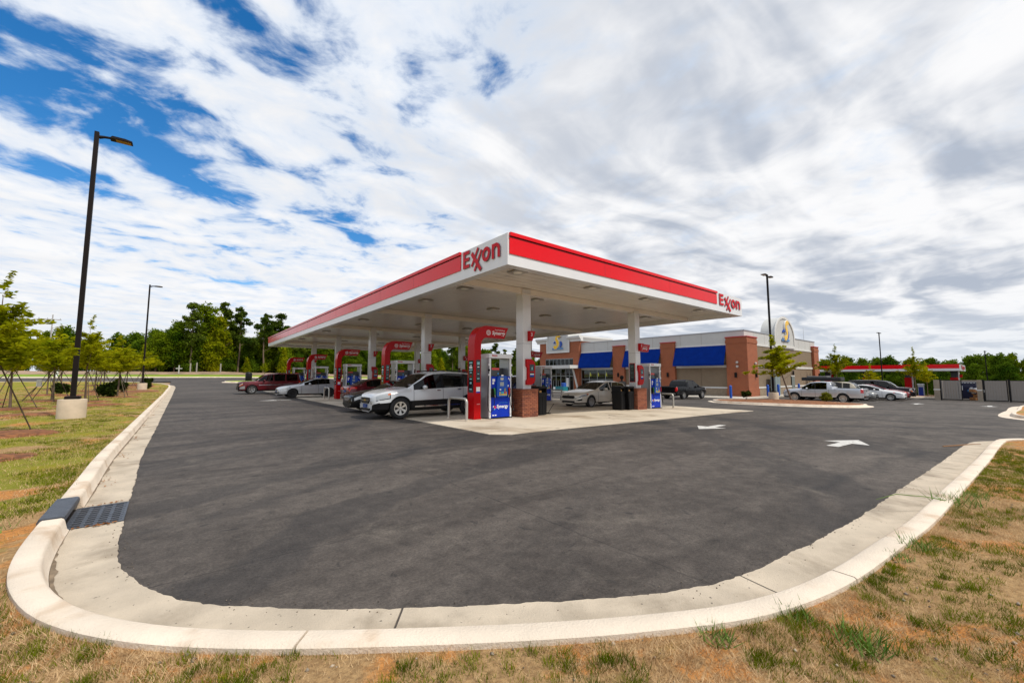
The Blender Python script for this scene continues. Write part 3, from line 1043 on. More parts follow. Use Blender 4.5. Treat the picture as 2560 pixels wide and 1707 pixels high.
def exxon(parent, to_world, mats, depth=0.042):
    """strokes in (u, v) with the baseline at v = 0; to_world maps (u, v, d) to the canopy"""
    def stroke(p, q, w_):
        p, q = Vector(p), Vector(q)
        d = (q - p).normalized()
        n = Vector((-d.y, d.x)) * w_ / 2
        return [p + n, p - n, q - n, q + n]
    polys = {}
    t = 0.125
    polys['letter_e'] = [[(0, 0), (t, 0), (t, 0.60), (0, 0.60)], [(t, 0.485), (0.40, 0.485), (0.40, 0.60), (t, 0.60)], [(t, 0.245), (0.385, 0.245), (0.385, 0.355), (t, 0.355)], [(t, 0), (0.40, 0), (0.40, 0.115), (t, 0.115)]]
    polys['letter_x'] = [stroke((0.535, -0.01), (0.92, 0.56), 0.085), stroke((0.71, -0.20), (1.125, 0.44), 0.085), stroke((0.535, 0.445), (1.09, -0.225), 0.135)]
    ring = []
    n = 28
    for k in range(n):
        a0, a1 = 2 * math.pi * k / n, 2 * math.pi * (k + 1) / n
        ring.append([(1.40 + 0.225 * math.cos(a0), 0.225 + 0.245 * math.sin(a0)), (1.40 + 0.225 * math.cos(a1), 0.225 + 0.245 * math.sin(a1)),
                     (1.40 + 0.105 * math.cos(a1), 0.225 + 0.125 * math.sin(a1)), (1.40 + 0.105 * math.cos(a0), 0.225 + 0.125 * math.sin(a0))])
    polys['letter_o'] = ring
    arch_ = []
    for k in range(12):
        a0, a1 = math.pi * k / 12, math.pi * (k + 1) / 12
        arch_.append([(1.925 + 0.215 * math.cos(a0), 0.25 + 0.215 * math.sin(a0)), (1.925 + 0.215 * math.cos(a1), 0.25 + 0.215 * math.sin(a1)),
                      (1.925 + 0.09 * math.cos(a1), 0.25 + 0.10 * math.sin(a1)), (1.925 + 0.09 * math.cos(a0), 0.25 + 0.10 * math.sin(a0))])
    polys['letter_n'] = [[(1.71, -0.02), (1.835, -0.02), (1.835, 0.46), (1.71, 0.46)], [(2.015, -0.02), (2.14, -0.02), (2.14, 0.26), (2.015, 0.26)]] + arch_
    for nm, pl in polys.items():
        m_ = MB()
        for i, pg in enumerate(pl):
            k = len(pg)
            e = 0.0007 * i
            vs = [to_world(u, v, depth + e) for u, v in pg] + [to_world(u, v, 0.012) for u, v in pg]
            m_.add(vs, [tuple(range(k))], 0)
            m_.add(vs, [(a, k + a, k + (a + 1) % k, (a + 1) % k) for a in range(k)], 1)
        m_.build(nm, mats, parent)


M_RETURN = mat('letter_return_grey', (0.20, 0.10, 0.13), 0.4)
M_SIGNRED = mat('letter_face_red', (0.56, 0.003, 0.010), 0.35, spec=0.15)
exxon(canopy, lambda u, v, d: (CX0 - d, 11.97 - u, 5.345 + v), [M_SIGNRED, M_RETURN])
exxon(canopy, lambda u, v, d: (21.78 + u * 1.2, CY0 - d, 5.345 + v), [M_SIGNRED, M_RETURN])

# ------------------------------------------------------------------ bricks
M_BRICKS = [mat('brick_red', (0.235, 0.070, 0.035), 0.85, var=0.15, vscale=14, bump=0.3, bscale=80), mat('brick_orange', (0.275, 0.088, 0.042), 0.85, var=0.15, vscale=14, bump=0.3, bscale=80),
            mat('brick_dark', (0.165, 0.048, 0.028), 0.85, var=0.15, vscale=14, bump=0.3, bscale=80)]
M_MORTAR = mat('mortar', (0.40, 0.27, 0.19), 0.95, var=0.1, vscale=10)
BK_L, BK_H, BK_G = 0.2015, 0.062, 0.010
brick_mes = [MB().bbox(-BK_L / 2, BK_L / 2, -0.045, 0.045, 0, BK_H, 0.004).mesh('brick', mt) for mt in M_BRICKS]


def brick_base(parent, h, half=0.42, separate=True):
    MB().box(-half + 0.02, half - 0.02, -half + 0.02, half - 0.02, -0.05, h - 0.02).build('mortar_core', M_MORTAR, parent)
    courses = int(round(h / (BK_H + BK_G)))
    n = 4
    pitch = (2 * half) / n
    mb_ = MB()
    for c in range(courses):
        z = c * (BK_H + BK_G)
        soldier = c == courses - 1
        for sd_ in range(4):
            ang = sd_ * math.pi / 2
            for k in range(n):
                u = -half + pitch * (k + 0.5) + (pitch / 2 if c % 2 else 0)
                if u > half - pitch * 0.45:
                    u = half - pitch * 0.26
                    sx = 0.5
                else:
                    sx = 1.0
                out = half - 0.045 + (0.018 if soldier else 0) + random.uniform(-0.002, 0.002)
                x = u * math.cos(ang) + out * math.sin(ang)
                y = u * math.sin(ang) - out * math.cos(ang)
                mt = random.choice((0, 0, 1, 1, 2))
                if separate:
                    o = link_mesh('brick', brick_mes[mt], parent, (x, y, z), (0, 0, ang))
                    o.scale = (sx, 1, 1)
                else:
                    M_ = Matrix.Translation((x, y, z)) @ Matrix.Rotation(ang, 4, 'Z')
                    mb_.box(-BK_L / 2 * sx, BK_L / 2 * sx, -0.045, 0.045, 0, BK_H, mt, M_)
    if not separate:
        o = mb_.build('brick', M_BRICKS, parent)
        o['kind'] = 'stuff'
    MB().box(-half - 0.01, half + 0.01, -half - 0.01, half + 0.01, h - 0.016, h + 0.012).build('cap_slab', mat('brick_cap', (0.22, 0.075, 0.045), 0.85, var=0.15), parent)


M_COLUMN = mat('white_column_cladding', (0.66, 0.67, 0.68), 0.16, spec=0.6, var=0.02)


def kiosk(parent, y, sgn):
    """red rounded kiosk panel with a dark screen on the side of a column"""
    x0, x1, zz0, zz1 = -0.10, 0.36, 1.27, 2.32
    poly = [(x0, zz1), (x0, zz1 - 0.28), (x0 + 0.07, zz1 - 0.36), (x0 + 0.07, zz0 + 0.24), (x0, zz0 + 0.16), (x0, zz0), (x1 - 0.22, zz0), (x1 - 0.06, zz0 + 0.08), (x1, zz0 + 0.2), (x1, zz1 - 0.2), (x1 - 0.06, zz1 - 0.08), (x1 - 0.2, zz1)]
    m_ = MB()
    m_.prism(poly, y, y + sgn * 0.10, 'y')
    k = m_.build('kiosk_panel', M_REDD, parent, smooth=40)
    MB().box(0.05, 0.30, y + sgn * 0.10, y + sgn * 0.108, 1.82, 2.10).build('screen', M_SCREEN, k)
    MB().box(0.05, 0.30, y + sgn * 0.10, y + sgn * 0.108, 1.56, 1.77).build('keypad', M_SCREEN, k)
    MB().box(0.07, 0.28, y + sgn * 0.109, y + sgn * 0.111, 1.61, 1.66).build('blue_strip', M_BLUE, k)
    MB().box(0.07, 0.28, y + sgn * 0.109, y + sgn * 0.111, 1.68, 1.72).build('white_strip', M_TEXTW, k)
    MB().prism([(0.15, 1.88), (0.21, 1.88), (0.20, 2.0), (0.16, 2.0)], y + sgn * 0.109, y + sgn * 0.111, 'y').build('print', M_TEAL, k)


def flag_sign(parent, y, sgn, txt):
    """little red trapezoid flag that carries the pump number"""
    poly = [(0.03, 3.47), (0.33, 3.47), (0.16, 3.06), (0.03, 3.06)]
    m_ = MB()
    m_.prism(poly, y, y + sgn * 0.16, 'y')
    k = m_.build('number_flag', M_REDD, parent)
    o = link_mesh('numeral', text_mesh(txt, 0.2, M_TEXTW, 0.002), k, (0.07 if sgn < 0 else 0.19, y + sgn * 0.165, 3.26), (0, 0, 0 if sgn < 0 else math.pi))


def synergy_panel(parent, x, y, z, rot, size, colr=M_TEXTW, logo=True, small=True, gap=0.30):
    """logo disc and two lines of lettering; local +u runs with the reading direction"""
    k = link_mesh('lettering', text_mesh('Synergy', size, colr, 0.002, bold=size * 0.02, shear=0.15), parent, (x, y, z), (0, 0, rot))
    c, s_ = math.cos(rot), math.sin(rot)
    if small:
        link_mesh('small_lettering', text_mesh('Fuel Technology', size * 0.36, colr, 0.002), parent, (x + c * size * 0.75, y + s_ * size * 0.75, z + size * 0.80), (0, 0, rot))
    if logo:
        m_ = MB()
        for kk in range(14):
            a0, a1 = 2 * math.pi * kk / 14, 2 * math.pi * (kk + 0.7) / 14
            ro, ri = size * 0.52, size * 0.36
            m_.add([(ri * math.cos(a0), 0, ri * math.sin(a0)), (ro * math.cos(a0), 0, ro * math.sin(a0)), (ro * math.cos(a1), 0, ro * math.sin(a1)), (ri * math.cos(a1), 0, ri * math.sin(a1))], [(0, 1, 2, 3)])
        for kk in range(6):
            a0 = 2 * math.pi * kk / 6
            cx_, cz_ = size * 0.2 * math.cos(a0), size * 0.2 * math.sin(a0)
            r_ = size * 0.07
            m_.add([(cx_ - r_, 0, cz_ - r_), (cx_ + r_, 0, cz_ - r_), (cx_ + r_, 0, cz_ + r_), (cx_ - r_, 0, cz_ + r_)], [(0, 1, 2, 3)])
        m_.build('logo_ring', colr, parent, loc=(x - c * size * 0.85, y - s_ * size * 0.85, z + size * 0.28), rot=(0, 0, rot))


# ------------------------------------------------------------------ one of each island piece, built round its own origin


def make_column(label, right_side, separate, number, base_h=1.10):
    root = thing('canopy_column', label, 'column', group='white columns carrying the canopy')
    brick_base(root, base_h, separate=separate)
    MB().box(-0.215, 0.215, -0.215, 0.215, base_h + 0.013, 5.20).build('column_shaft', M_COLUMN, root)
    MB().box(-0.217, 0.217, -0.217, 0.217, 2.95, 2.957).build('cladding_joint', M_LIP, root)
    for sg, num in ((-1, number), (1, number + 1)):
        kiosk(root, sg * 0.217, sg)
        flag_sign(root, sg * 0.217, sg, str(num))
    if right_side:
        m_ = MB()
        m_.prism([(0.217, 3.49), (1.38, 3.46), (1.17, 3.05), (0.217, 3.07)], -0.10, 0.12, 'y')
        fl = m_.build('synergy_flag', M_REDD, root)
        synergy_panel(fl, 0.54, -0.104, 3.19, 0, 0.17)
        synergy_panel(fl, 0.92, 0.124, 3.19, math.pi, 0.17)
        MB().box(-0.24, -0.217, -0.165, 0.165, 1.42, 2.42).build('display_frame', M_REDD, root)
        MB().box(-0.245, -0.2405, -0.145, 0.145, 1.45, 2.39).build('display', M_SCREEN, root)
        for zz, hh, ww in ((2.2, 0.05, 0.16), (2.1, 0.03, 0.1), (1.9, 0.02, 0.14), (1.65, 0.03, 0.12)):
            MB().box(-0.2475, -0.2455, -ww / 2, ww / 2, zz, zz + hh).build('print', mat('dim_teal_print', (0.06, 0.14, 0.14), 0.4), root)
    return root


def make_arch(label):
    root = thing('pump_arch', label, 'price sign', group='red arches at the ends of the pump islands')
    y0, y1 = -0.225, 0.225
    out_pts = [(-0.15, 0.0), (-0.15, 2.72)]
    in_pts = [(0.15, 0.0), (0.15, 2.68)]
    for k in range(1, 9):
        a = math.pi - (math.pi / 2) * k / 8
        out_pts.append((0.42 + 0.57 * math.cos(a), 2.80 + 0.72 * math.sin(a)))
        in_pts.append((0.42 + 0.27 * math.cos(a), 2.74 + 0.33 * math.sin(a)))
    out_pts.append((1.46, 3.50))
    in_pts.append((1.26, 3.06))
    n = len(out_pts)
    vs = []
    for y in (y0, y1):
        vs += [(u, y, v) for u, v in out_pts] + [(u, y, v) for u, v in in_pts]
    fs = []
    for i in range(n - 1):
        fs.append((i, i + 1, n + i + 1, n + i))
        fs.append((2 * n + i, 3 * n + i, 3 * n + i + 1, 2 * n + i + 1))
        fs.append((i, 2 * n + i, 2 * n + i + 1, i + 1))
        fs.append((n + i, n + i + 1, 3 * n + i + 1, 3 * n + i))
    fs.append((n - 1, 3 * n - 1, 4 * n - 1, 2 * n - 1))
    mb_ = MB()
    mb_.add(vs, fs)
    body = mb_.build('arch_body', M_REDD, root, smooth=40)
    MB().box(-0.165, 0.165, y0 - 0.012, y1 + 0.012, 0.0, 0.05).build('foot_plate', M_REDD, root)
    # dark advertising panels on the end and on both sides
    p1 = MB().box(-0.158, -0.151, -0.165, 0.165, 0.98, 2.18).build('end_panel', M_SCREEN, root)
    for zz, ww, hh, mt in ((2.06, 0.2, 0.06, M_TEAL), (1.97, 0.14, 0.03, M_TEXTW), (1.88, 0.20, 0.06, M_TEXTW), (1.80, 0.22, 0.045, M_TEAL), (1.70, 0.12, 0.045, M_TEAL), (1.56, 0.10, 0.05, M_REDD),
                           (1.46, 0.14, 0.045, M_TEAL), (1.30, 0.12, 0.07, M_TEAL), (1.08, 0.15, 0.045, M_TEAL)):
        MB().box(-0.1605, -0.1585, -ww / 2, ww / 2, zz, zz + hh).build('print', mt, p1)
    for sg in (-1, 1):
        yy = y0 if sg < 0 else y1
        p2 = MB().box(-0.07, 0.12, yy + sg * 0.001, yy + sg * 0.008, 1.36, 2.20).build('side_panel', M_SCREEN, root)
        for zz, ww, hh, mt in ((2.02, 0.11, 0.10, M_TEAL), (1.92, 0.09, 0.03, M_TEXTW), (1.78, 0.05, 0.03, M_REDD), (1.66, 0.08, 0.03, M_TEAL), (1.48, 0.10, 0.04, M_TEAL)):
            MB().box(0.025 - ww / 2, 0.025 + ww / 2, yy + sg * 0.0085, yy + sg * 0.0105, zz, zz + hh).build('print', mt, p2)
        p3 = MB().box(-0.06, 0.11, yy + sg * 0.001, yy + sg * 0.006, 0.97, 1.19).build('notice', M_TEXTW, root)
        MB().box(-0.06, 0.11, yy + sg * 0.0065, yy + sg * 0.008, 0.97, 1.02).build('blue_foot', M_BLUE, p3)
        MB().box(-0.03, 0.12, yy + sg * 0.001, yy + sg * 0.004, 0.54, 0.57).build('small_print', mat('pink_print', (0.6, 0.2, 0.2), 0.5), root)
        if sg < 0:
            synergy_panel(root, 0.66, yy - 0.004, 3.20, 0, 0.20)
        else:
            synergy_panel(root, 1.10, yy + 0.004, 3.20, math.pi, 0.20)
    return root


def make_dispenser(label):
    root = thing('fuel_dispenser', label, 'fuel pump', group='blue fuel dispensers on the islands')
    W2, D2, H = 0.53, 0.34, 2.46
    MB().box(-W2 - 0.02, W2 + 0.02, -D2 - 0.03, D2 + 0.03, 0.0, 0.03).build('plinth', M_BLACK, root)
    # end towers: silver sheet with a pale post at each corner
    for sg in (-1, 1):
        m_ = MB()
        xa, xb = sorted((sg * W2, sg * (W2 - 0.10)))
        m_.box(xa, xb, -D2 + 0.06, D2 - 0.06, 0.03, 2.29)
        m_.build('end_panel', M_SILVER, root)
        for s2 in (-1, 1):
            ya, yb = sorted((s2 * (D2 + 0.005), s2 * (D2 - 0.058)))
            xa, xb = sorted((sg * (W2 + 0.003), sg * (W2 - 0.075)))
            MB().bbox(xa, xb, ya, yb, 0.03, 2.295, 0.012).build('corner_post', M_WHITE, root)
        for zz in (1.62, 1.80, 2.0):
            for s2 in (-1, 1):
                MB().box(sg * (W2 + 0.01) - 0.03, sg * (W2 + 0.01) + 0.03, s2 * (D2 - 0.02) - 0.03, s2 * (D2 - 0.02) + 0.03, zz, zz + 0.07).build('hose_clamp', M_WHITE if zz != 1.80 else M_BLACK, root)
    m_ = MB()
    m_.bbox(-W2 - 0.03, W2 + 0.03, -D2 - 0.04, D2 + 0.04, 2.297, H, 0.012)
    m_.build('valance', M_WHITE, root)
    for sg in (-1, 1):
        rot = 0 if sg < 0 else math.pi
        link_mesh('lettering', text_mesh('Exxon', 0.10, M_TEXTR, 0.001, bold=0.004), root, (sg * 0.44 if sg < 0 else 0.44, sg * (D2 + 0.042), 2.36), (0, 0, rot))
    # body
    MB().box(-W2 + 0.11, W2 - 0.11, -D2 + 0.05, D2 - 0.05, 0.03, 1.50).build('cabinet', M_BLUED, root)
    for sg in (-1, 1):
        ya, yb = sorted((sg * (D2 - 0.048), sg * (D2 + 0.01)))
        door = MB().bbox(-W2 + 0.085, W2 - 0.085, ya, yb, 0.05, 0.80, 0.012).build('lower_door', M_BLUE, root)
        rot = 0 if sg < 0 else math.pi
        yy = sg * (D2 + 0.014)
        link_mesh('lettering', text_mesh('Synergy', 0.175, M_TEXTW, 0.001, bold=0.005, shear=0.1), door, ((-0.20 if sg < 0 else 0.20), yy, 0.40), (0, 0, rot))
        link_mesh('small_lettering', text_mesh('Fuel Technology', 0.065, mat('light_blue_print', (0.05, 0.25, 0.6), 0.5), 0.001), door, ((-0.10 if sg < 0 else 0.10), yy, 0.57), (0, 0, rot))
        sx = 1 if sg < 0 else -1
        for (dx, dz, r_, mt) in ((-0.33, 0.45, 0.045, M_TEXTW), (-0.27, 0.43, 0.055, mat('magenta_print', (0.5, 0.01, 0.10), 0.4)), (-0.30, 0.37, 0.04, mat('sky_blue_print', (0.05, 0.3, 0.6), 0.4))):
            MB().cyl((sx * dx, yy, dz), (sx * dx, yy + sg * 0.002 * (1 + r_), dz), r_, n=12).build('logo_dot', mt, door)
        for dx in (-0.36, -0.25):
            MB().box(sx * dx - 0.04, sx * dx + 0.04, min(yy, yy + sg * 0.002), max(yy, yy + sg * 0.002), 0.11, 0.15).build('sticker', M_TEXTW, door)
        # console: side wings and a bulging centre
        ya, yb = sorted((sg * (D2 - 0.048), sg * (D2 + 0.035)))
        MB().bbox(-W2 + 0.075, W2 - 0.065, ya, yb, 1.14, 1.60, 0.02).build('upper_panel', M_BLUE, root)
        MB().box(-W2 + 0.06, W2 - 0.055, ya, yb - 0.01 if sg > 0 else yb, 0.82, 1.135).build('holster_bay', M_BLACK, root)
        prof = [(-0.23, 0.82), (0.23, 0.82), (0.27, 0.9), (0.25, 1.45), (0.19, 1.62), (-0.17, 1.62), (-0.23, 1.45), (-0.26, 0.9)]
        ya, yb = sorted((sg * D2, sg * (D2 + 0.11)))
        con = MB().prism([(sx * a, b) for a, b in prof], ya, yb, 'y').build('console', mat('console_blue', (0.008, 0.075, 0.42), 0.28, spec=0.4), root, smooth=30)
        yf = sg * (D2 + 0.111)

        def plate(nm, x0, x1, z0, z1, mt, dd=0.004):
            xa, xb = sorted((sx * x0, sx * x1))
            y_a, y_b = sorted((yf, yf + sg * dd))
            MB().box(xa, xb, y_a, y_b, z0, z1).build(nm, mt, con)
        plate('screen', -0.11, 0.07, 1.23, 1.38, mat('lcd_grey', (0.32, 0.36, 0.38), 0.2))
        plate('price_label', -0.09, 0.05, 1.45, 1.55, mat('cream_label', (0.5, 0.48, 0.4), 0.4))
        plate('top_badge', -0.05, 0.05, 1.60, 1.66, M_TEXTW)
        plate('card_reader', -0.13, -0.06, 1.07, 1.12, M_TEXTW)
        plate('keypad', 0.09, 0.17, 1.02, 1.14, mat('khaki_keys', (0.22, 0.22, 0.12), 0.5))
        for i, cc in enumerate(((0.6, 0.5, 0.02), (0.04, 0.45, 0.6), (0.04, 0.45, 0.6), (0.6, 0.02, 0.02), (0.65, 0.25, 0.02))):
            plate('grade_button', -0.14 + 0.07 * i + (0.02 if i else 0), -0.085 + 0.07 * i + (0.02 if i else 0), 0.945, 1.01, mat('grade_%d' % i, cc, 0.4))
            plate('grade_tab', -0.14 + 0.07 * i + (0.02 if i else 0), -0.085 + 0.07 * i + (0.02 if i else 0), 0.87, 0.935, mat('yellow_tab', (0.65, 0.50, 0.02), 0.4))
        for (xa, xb, za, zb) in ((-0.42, -0.30, 1.40, 1.50), (-0.42, -0.34, 1.30, 1.38), (0.34, 0.38, 1.48, 1.55), (0.31, 0.37, 1.2, 1.27), (0.40, 0.43, 1.42, 1.52)):
            y_a, y_b = sorted((sg * (D2 + 0.036), sg * (D2 + 0.039)))
            a_, b_ = sorted((sx * xa, sx * xb))
            MB().box(a_, b_, y_a, y_b, za, zb).build('sticker', M_TEXTW, root)
        # screen head
        ya, yb = sorted((sg * 0.02, sg * (D2 - 0.02)))
        a_, b_ = sorted((sx * -0.42, sx * -0.05))
        hd_ = MB().bbox(a_, b_, ya, yb, 1.61, 1.93, 0.012).build('screen_head', mat('head_grey', (0.05, 0.055, 0.06), 0.3), root)
        y_a, y_b = sorted((sg * (D2 - 0.019), sg * (D2 - 0.012)))
        MB().box(a_ + 0.01, b_ - 0.01, y_a, y_b, 1.84, 1.92).build('red_header', mat('coral_header', (0.62, 0.06, 0.05), 0.35), hd_)
        MB().cyl((sx * -0.11, y_a, 1.70), (sx * -0.11, y_b, 1.70), 0.035, n=12).build('blue_dot', mat('sky_blue_print', (0.05, 0.3, 0.6), 0.4), hd_)
        # nozzles and hoses
        for side, colr, nmz in ((-1, mat('green_grip', (0.01, 0.16, 0.03), 0.4), 'nozzle'), (1, mat('red_grip', (0.45, 0.01, 0.015), 0.4), 'nozzle')):
            bx_ = sx * side * 0.36
            by = sg * (D2 + 0.07)
            nz = MB().tube([(bx_, by, 1.16), (bx_, by + sg * 0.03, 1.10), (bx_ - sx * side * 0.01, by + sg * 0.035, 0.98), (bx_ - sx * side * 0.02, by + sg * 0.02, 0.90)], [0.028, 0.034, 0.03, 0.022], 8).build('nozzle', colr, root, smooth=50)
            MB().tube([(bx_ - sx * side * 0.02, by + sg * 0.02, 0.90), (bx_ - sx * side * 0.045, by + sg * 0.01, 0.80)], 0.013, 8).build('spout', M_GALV, nz, smooth=50)
            xs_ = sx * side * (W2 + 0.02)
            hp = [(bx_, by, 0.99), (bx_ + sx * side * 0.02, by + sg * 0.05, 0.6), (bx_ + sx * side * 0.07, by + sg * 0.06, 0.32), (xs_ + sx * side * 0.05, by + sg * 0.02, 0.24), (xs_ + sx * side * 0.07, sg * D2, 0.5), (xs_ + sx * side * 0.03, sg * (D2 - 0.01), 1.1), (xs_, sg * (D2 - 0.02), 1.8), (xs_ - sx * side * 0.05, sg * (D2 - 0.02), 2.2)]
            cp = []
            for i in range(len(hp) - 1):
                a_, b_ = Vector(hp[i]), Vector(hp[i + 1])
                for t in (0, 0.5):
                    cp.append(a_.lerp(b_, t))
            cp.append(Vector(hp[-1]))
            sm = [cp[0]] + [(cp[i - 1] + cp[i] * 2 + cp[i + 1]) / 4 for i in range(1, len(cp) - 1)] + [cp[-1]]
            MB().tube(sm, 0.014, 6).build('hose', M_BLACK, root, smooth=50)
    return root


def make_bollard(label, group='galvanised hoop bollards at the island ends'):
    root = thing('hoop_bollard', label, 'bollard', group=group)
    pts = [(0, -0.62, -0.05), (0, -0.62, 0.62)]
    for k in range(1, 7):
        a = math.pi - math.pi / 2 * k / 6
        pts.append((0, -0.62 + 0.16 + 0.16 * math.cos(a), 0.62 + 0.16 * math.sin(a)))
    pts += [(0, 0.46, 0.78)]
    for k in range(1, 7):
        a = math.pi / 2 - math.pi / 2 * k / 6
        pts.append((0, 0.46 + 0.16 * math.cos(a), 0.62 + 0.16 * math.sin(a)))
    pts += [(0, 0.62, -0.05)]
    MB().tube(pts, 0.05, 10).build('hoop', M_GALV, root, smooth=50)
    for y in (-0.62, 0.62):
        MB().cyl((0, y, 0.01), (0, y, 0.035), 0.075, n=12).build('collar', M_CONC, root)
    return root


def make_bin(label):
    root = thing('trash_can', label, 'trash can', group='black trash cans beside the columns')
    m_ = MB()
    m_.prism([(-0.24, 0.85), (-0.20, 0.02), (0.20, 0.02), (0.24, 0.85)], -0.26, 0.26, 'y')
    m_.build('bin_body', M_BLACK, root)
    for x in (-0.15, 0.0, 0.15):
        MB().box(x - 0.02, x + 0.02, -0.272, -0.258, 0.08, 0.78).build('rib', M_BLACK, root)
    MB().bbox(-0.26, 0.26, -0.29, 0.29, 0.85, 0.93, 0.02).build('rim', M_BLACK, root)
    for x in (-0.23, 0.23):
        MB().bbox(x - 0.03, x + 0.03, -0.25, 0.25, 0.93, 1.12, 0.012).build('hood_post', M_BLACK, root)
    MB().bbox(-0.26, 0.26, -0.29, 0.29, 1.12, 1.20, 0.03).build('hood', M_BLACK, root)
    MB().box(-0.21, 0.21, -0.22, 0.22, 0.90, 0.945).build('liner', mat('bin_liner', (0.03, 0.03, 0.03), 0.3), root)
    MB().box(-0.14, -0.02, -0.2, -0.12, 0.945, 1.03).build('litter', mat('brown_wrapper', (0.40, 0.20, 0.05), 0.6), root)
    return root


WHERE = ['the nearest island', 'the second island', 'the middle island', 'the fourth island', 'the farthest island']


def place(o, x, y, rz=0.0):
    o.location = (x, y, gz(x, y) + 0.016)
    o.rotation_euler = (0, 0, rz)
    return o


LC = ['nearest white column on a red brick base beside the first blue dispenser', 'white column on a brick base behind the roof of the white SUV',
      'white column of the middle island behind the dark red sedan', 'white column behind the third and fourth red arches', 'farthest white column on the side of the red arches']
RC = ['white column with a red flag and black display beside the open door of the pale sedan', 'white column with a red flag hidden behind the nearest column', 'white column on the store side of the middle island',
      'white column on the store side of the fourth island', 'white column on the store side of the farthest island']
LA = ['nearest red arch sign rising behind the hoop bollard', 'red arch sign rising behind the hood of the white SUV', 'red arch sign behind the hoop bollard and tail of the silver hatchback', 'red arch sign rising behind the silver hatchback roof', 'farthest red arch sign rising above the dark red SUV']
LD = ['nearest blue dispenser beside the brick column base', 'blue dispenser behind the roof of the white SUV', 'blue dispenser beside the tail of the dark red sedan', 'blue dispenser behind the silver hatchback roof', 'blue dispenser behind the dark red SUV, farthest from the camera']
RD = ['blue dispenser beside the hoop bollard in front of the black pickup', 'blue dispenser seen right of the nearest column, by the store door', 'store side dispenser on the middle island', 'store side dispenser on the fourth island', 'store side dispenser on the farthest island']
proto_col = None
for i, y in enumerate(ISL):
    if i == 0:
        colL = make_column(LC[0], False, True, 3)
        colR = make_column(RC[0], True, True, 1)
        arch0 = make_arch(LA[0])
        disp0 = make_dispenser(LD[0])
        bol0 = make_bollard('galvanised hoop bollard in front of the nearest red arch')
        bin0 = make_bin('black trash can beside the nearest brick column base')
        place(colL, COLX[0], y)
        place(colR, COLX[1], y)
        place(arch0, 8.58, y + 0.14)
        place(disp0, 9.56, y + 0.12)
        place(bol0, 7.88, y + 0.18)
        place(bin0, 11.85, y + 0.1)
        d2 = copy_tree(disp0)
        d2['label'] = RD[0]
        place(d2, 20.32, y + 0.1)
        b2 = copy_tree(bol0)
        b2['label'] = 'galvanised hoop bollard beside the dispenser in front of the black pickup'
        place(b2, 21.62, y + 0.1)
        b3 = copy_tree(bin0)
        b3['label'] = 'black trash can touching the brick base on the store side of the nearest island'
        place(b3, 17.98, y - 0.02)
        b4 = copy_tree(bin0)
        b4['label'] = 'black trash can in front of the person, left of its twin'
        place(b4, 17.42, y + 0.1, R(8))
    else:
        if i == 1:
            colLs = make_column(LC[1], False, False, 7)
            colRs = make_column(RC[1], True, False, 5)
            a, b = colLs, colRs
        else:
            a, b = copy_tree(colLs), copy_tree(colRs)
            a['label'], b['label'] = LC[i], RC[i]
        place(a, COLX[0], y)
        place(b, COLX[1], y)
        for src, lab, x, dy in ((arch0, LA[i], 8.58, 0.14), (disp0, LD[i], 9.56, 0.12), (disp0, RD[i], 20.32, 0.1),
                                (bol0, 'galvanised hoop bollard in front of the red arch on ' + WHERE[i], 7.88, 0.18), (bol0, 'galvanised hoop bollard on the store side of ' + WHERE[i], 21.62, 0.1),
                                (bin0, 'black trash can beside the column nearest the red arch on ' + WHERE[i], 11.85, 0.1)):
            c = copy_tree(src)
            c['label'] = lab
            place(c, x, y + dy)

# a long handled squeegee leaning out of its bucket behind the nearest bin
sq = thing('squeegee', 'black squeegee handle sticking out beside the nearest trash can', 'squeegee', (12.55, 12.95, gz(12.5, 12.9) + 0.016))
MB().tube([(0, 0, 0.02), (0.42, 0.05, 0.42)], 0.012, 6).build('handle', M_BLACK, sq)
MB().box(-0.05, 0.05, -0.12, 0.12, 0.0, 0.05).build('head', M_BLACK, sq)

# ------------------------------------------------------------------ the store


def brick_wall_mat():
    m = bpy.data.materials.new('store_brick')
    m.use_nodes = True
    nt = m.node_tree
    b = nt.nodes['Principled BSDF']
    geo = nd('ShaderNodeNewGeometry', nt)
    sp = nd('ShaderNodeSeparateXYZ', nt)
    nt.links.new(geo.outputs['Position'], sp.inputs[0])
    u = math_n(nt, 'ADD', sp.outputs[0], sp.outputs[1])
    cb = nd('ShaderNodeCombineXYZ', nt)
    nt.links.new(u, cb.inputs[0])
    nt.links.new(sp.outputs[2], cb.inputs[1])
    bt = nd('ShaderNodeTexBrick', nt)
    bt.inputs['Scale'].default_value = 1.0
    bt.inputs['Brick Width'].default_value = 0.30
    bt.inputs['Row Height'].default_value = 0.10
    bt.inputs['Mortar Size'].default_value = 0.010
    bt.inputs['Color1'].default_value = (0.34, 0.086, 0.029, 1)
    bt.inputs['Color2'].default_value = (0.265, 0.067, 0.024, 1)
    bt.inputs['Mortar'].default_value = (0.38, 0.19, 0.115, 1)
    nt.links.new(cb.outputs[0], bt.inputs['Vector'])
    nt.links.new(bt.outputs['Color'], b.inputs['Base Color'])
    b.inputs['Roughness'].default_value = 0.88
    bp = nd('ShaderNodeBump', nt)
    bp.inputs['Strength'].default_value = 0.5
    bp.inputs['Distance'].default_value = 0.01
    nt.links.new(math_n(nt, 'MULTIPLY', bt.outputs['Fac'], -1.0), bp.inputs['Height'])
    nt.links.new(bp.outputs[0], b.inputs['Normal'])
    return m


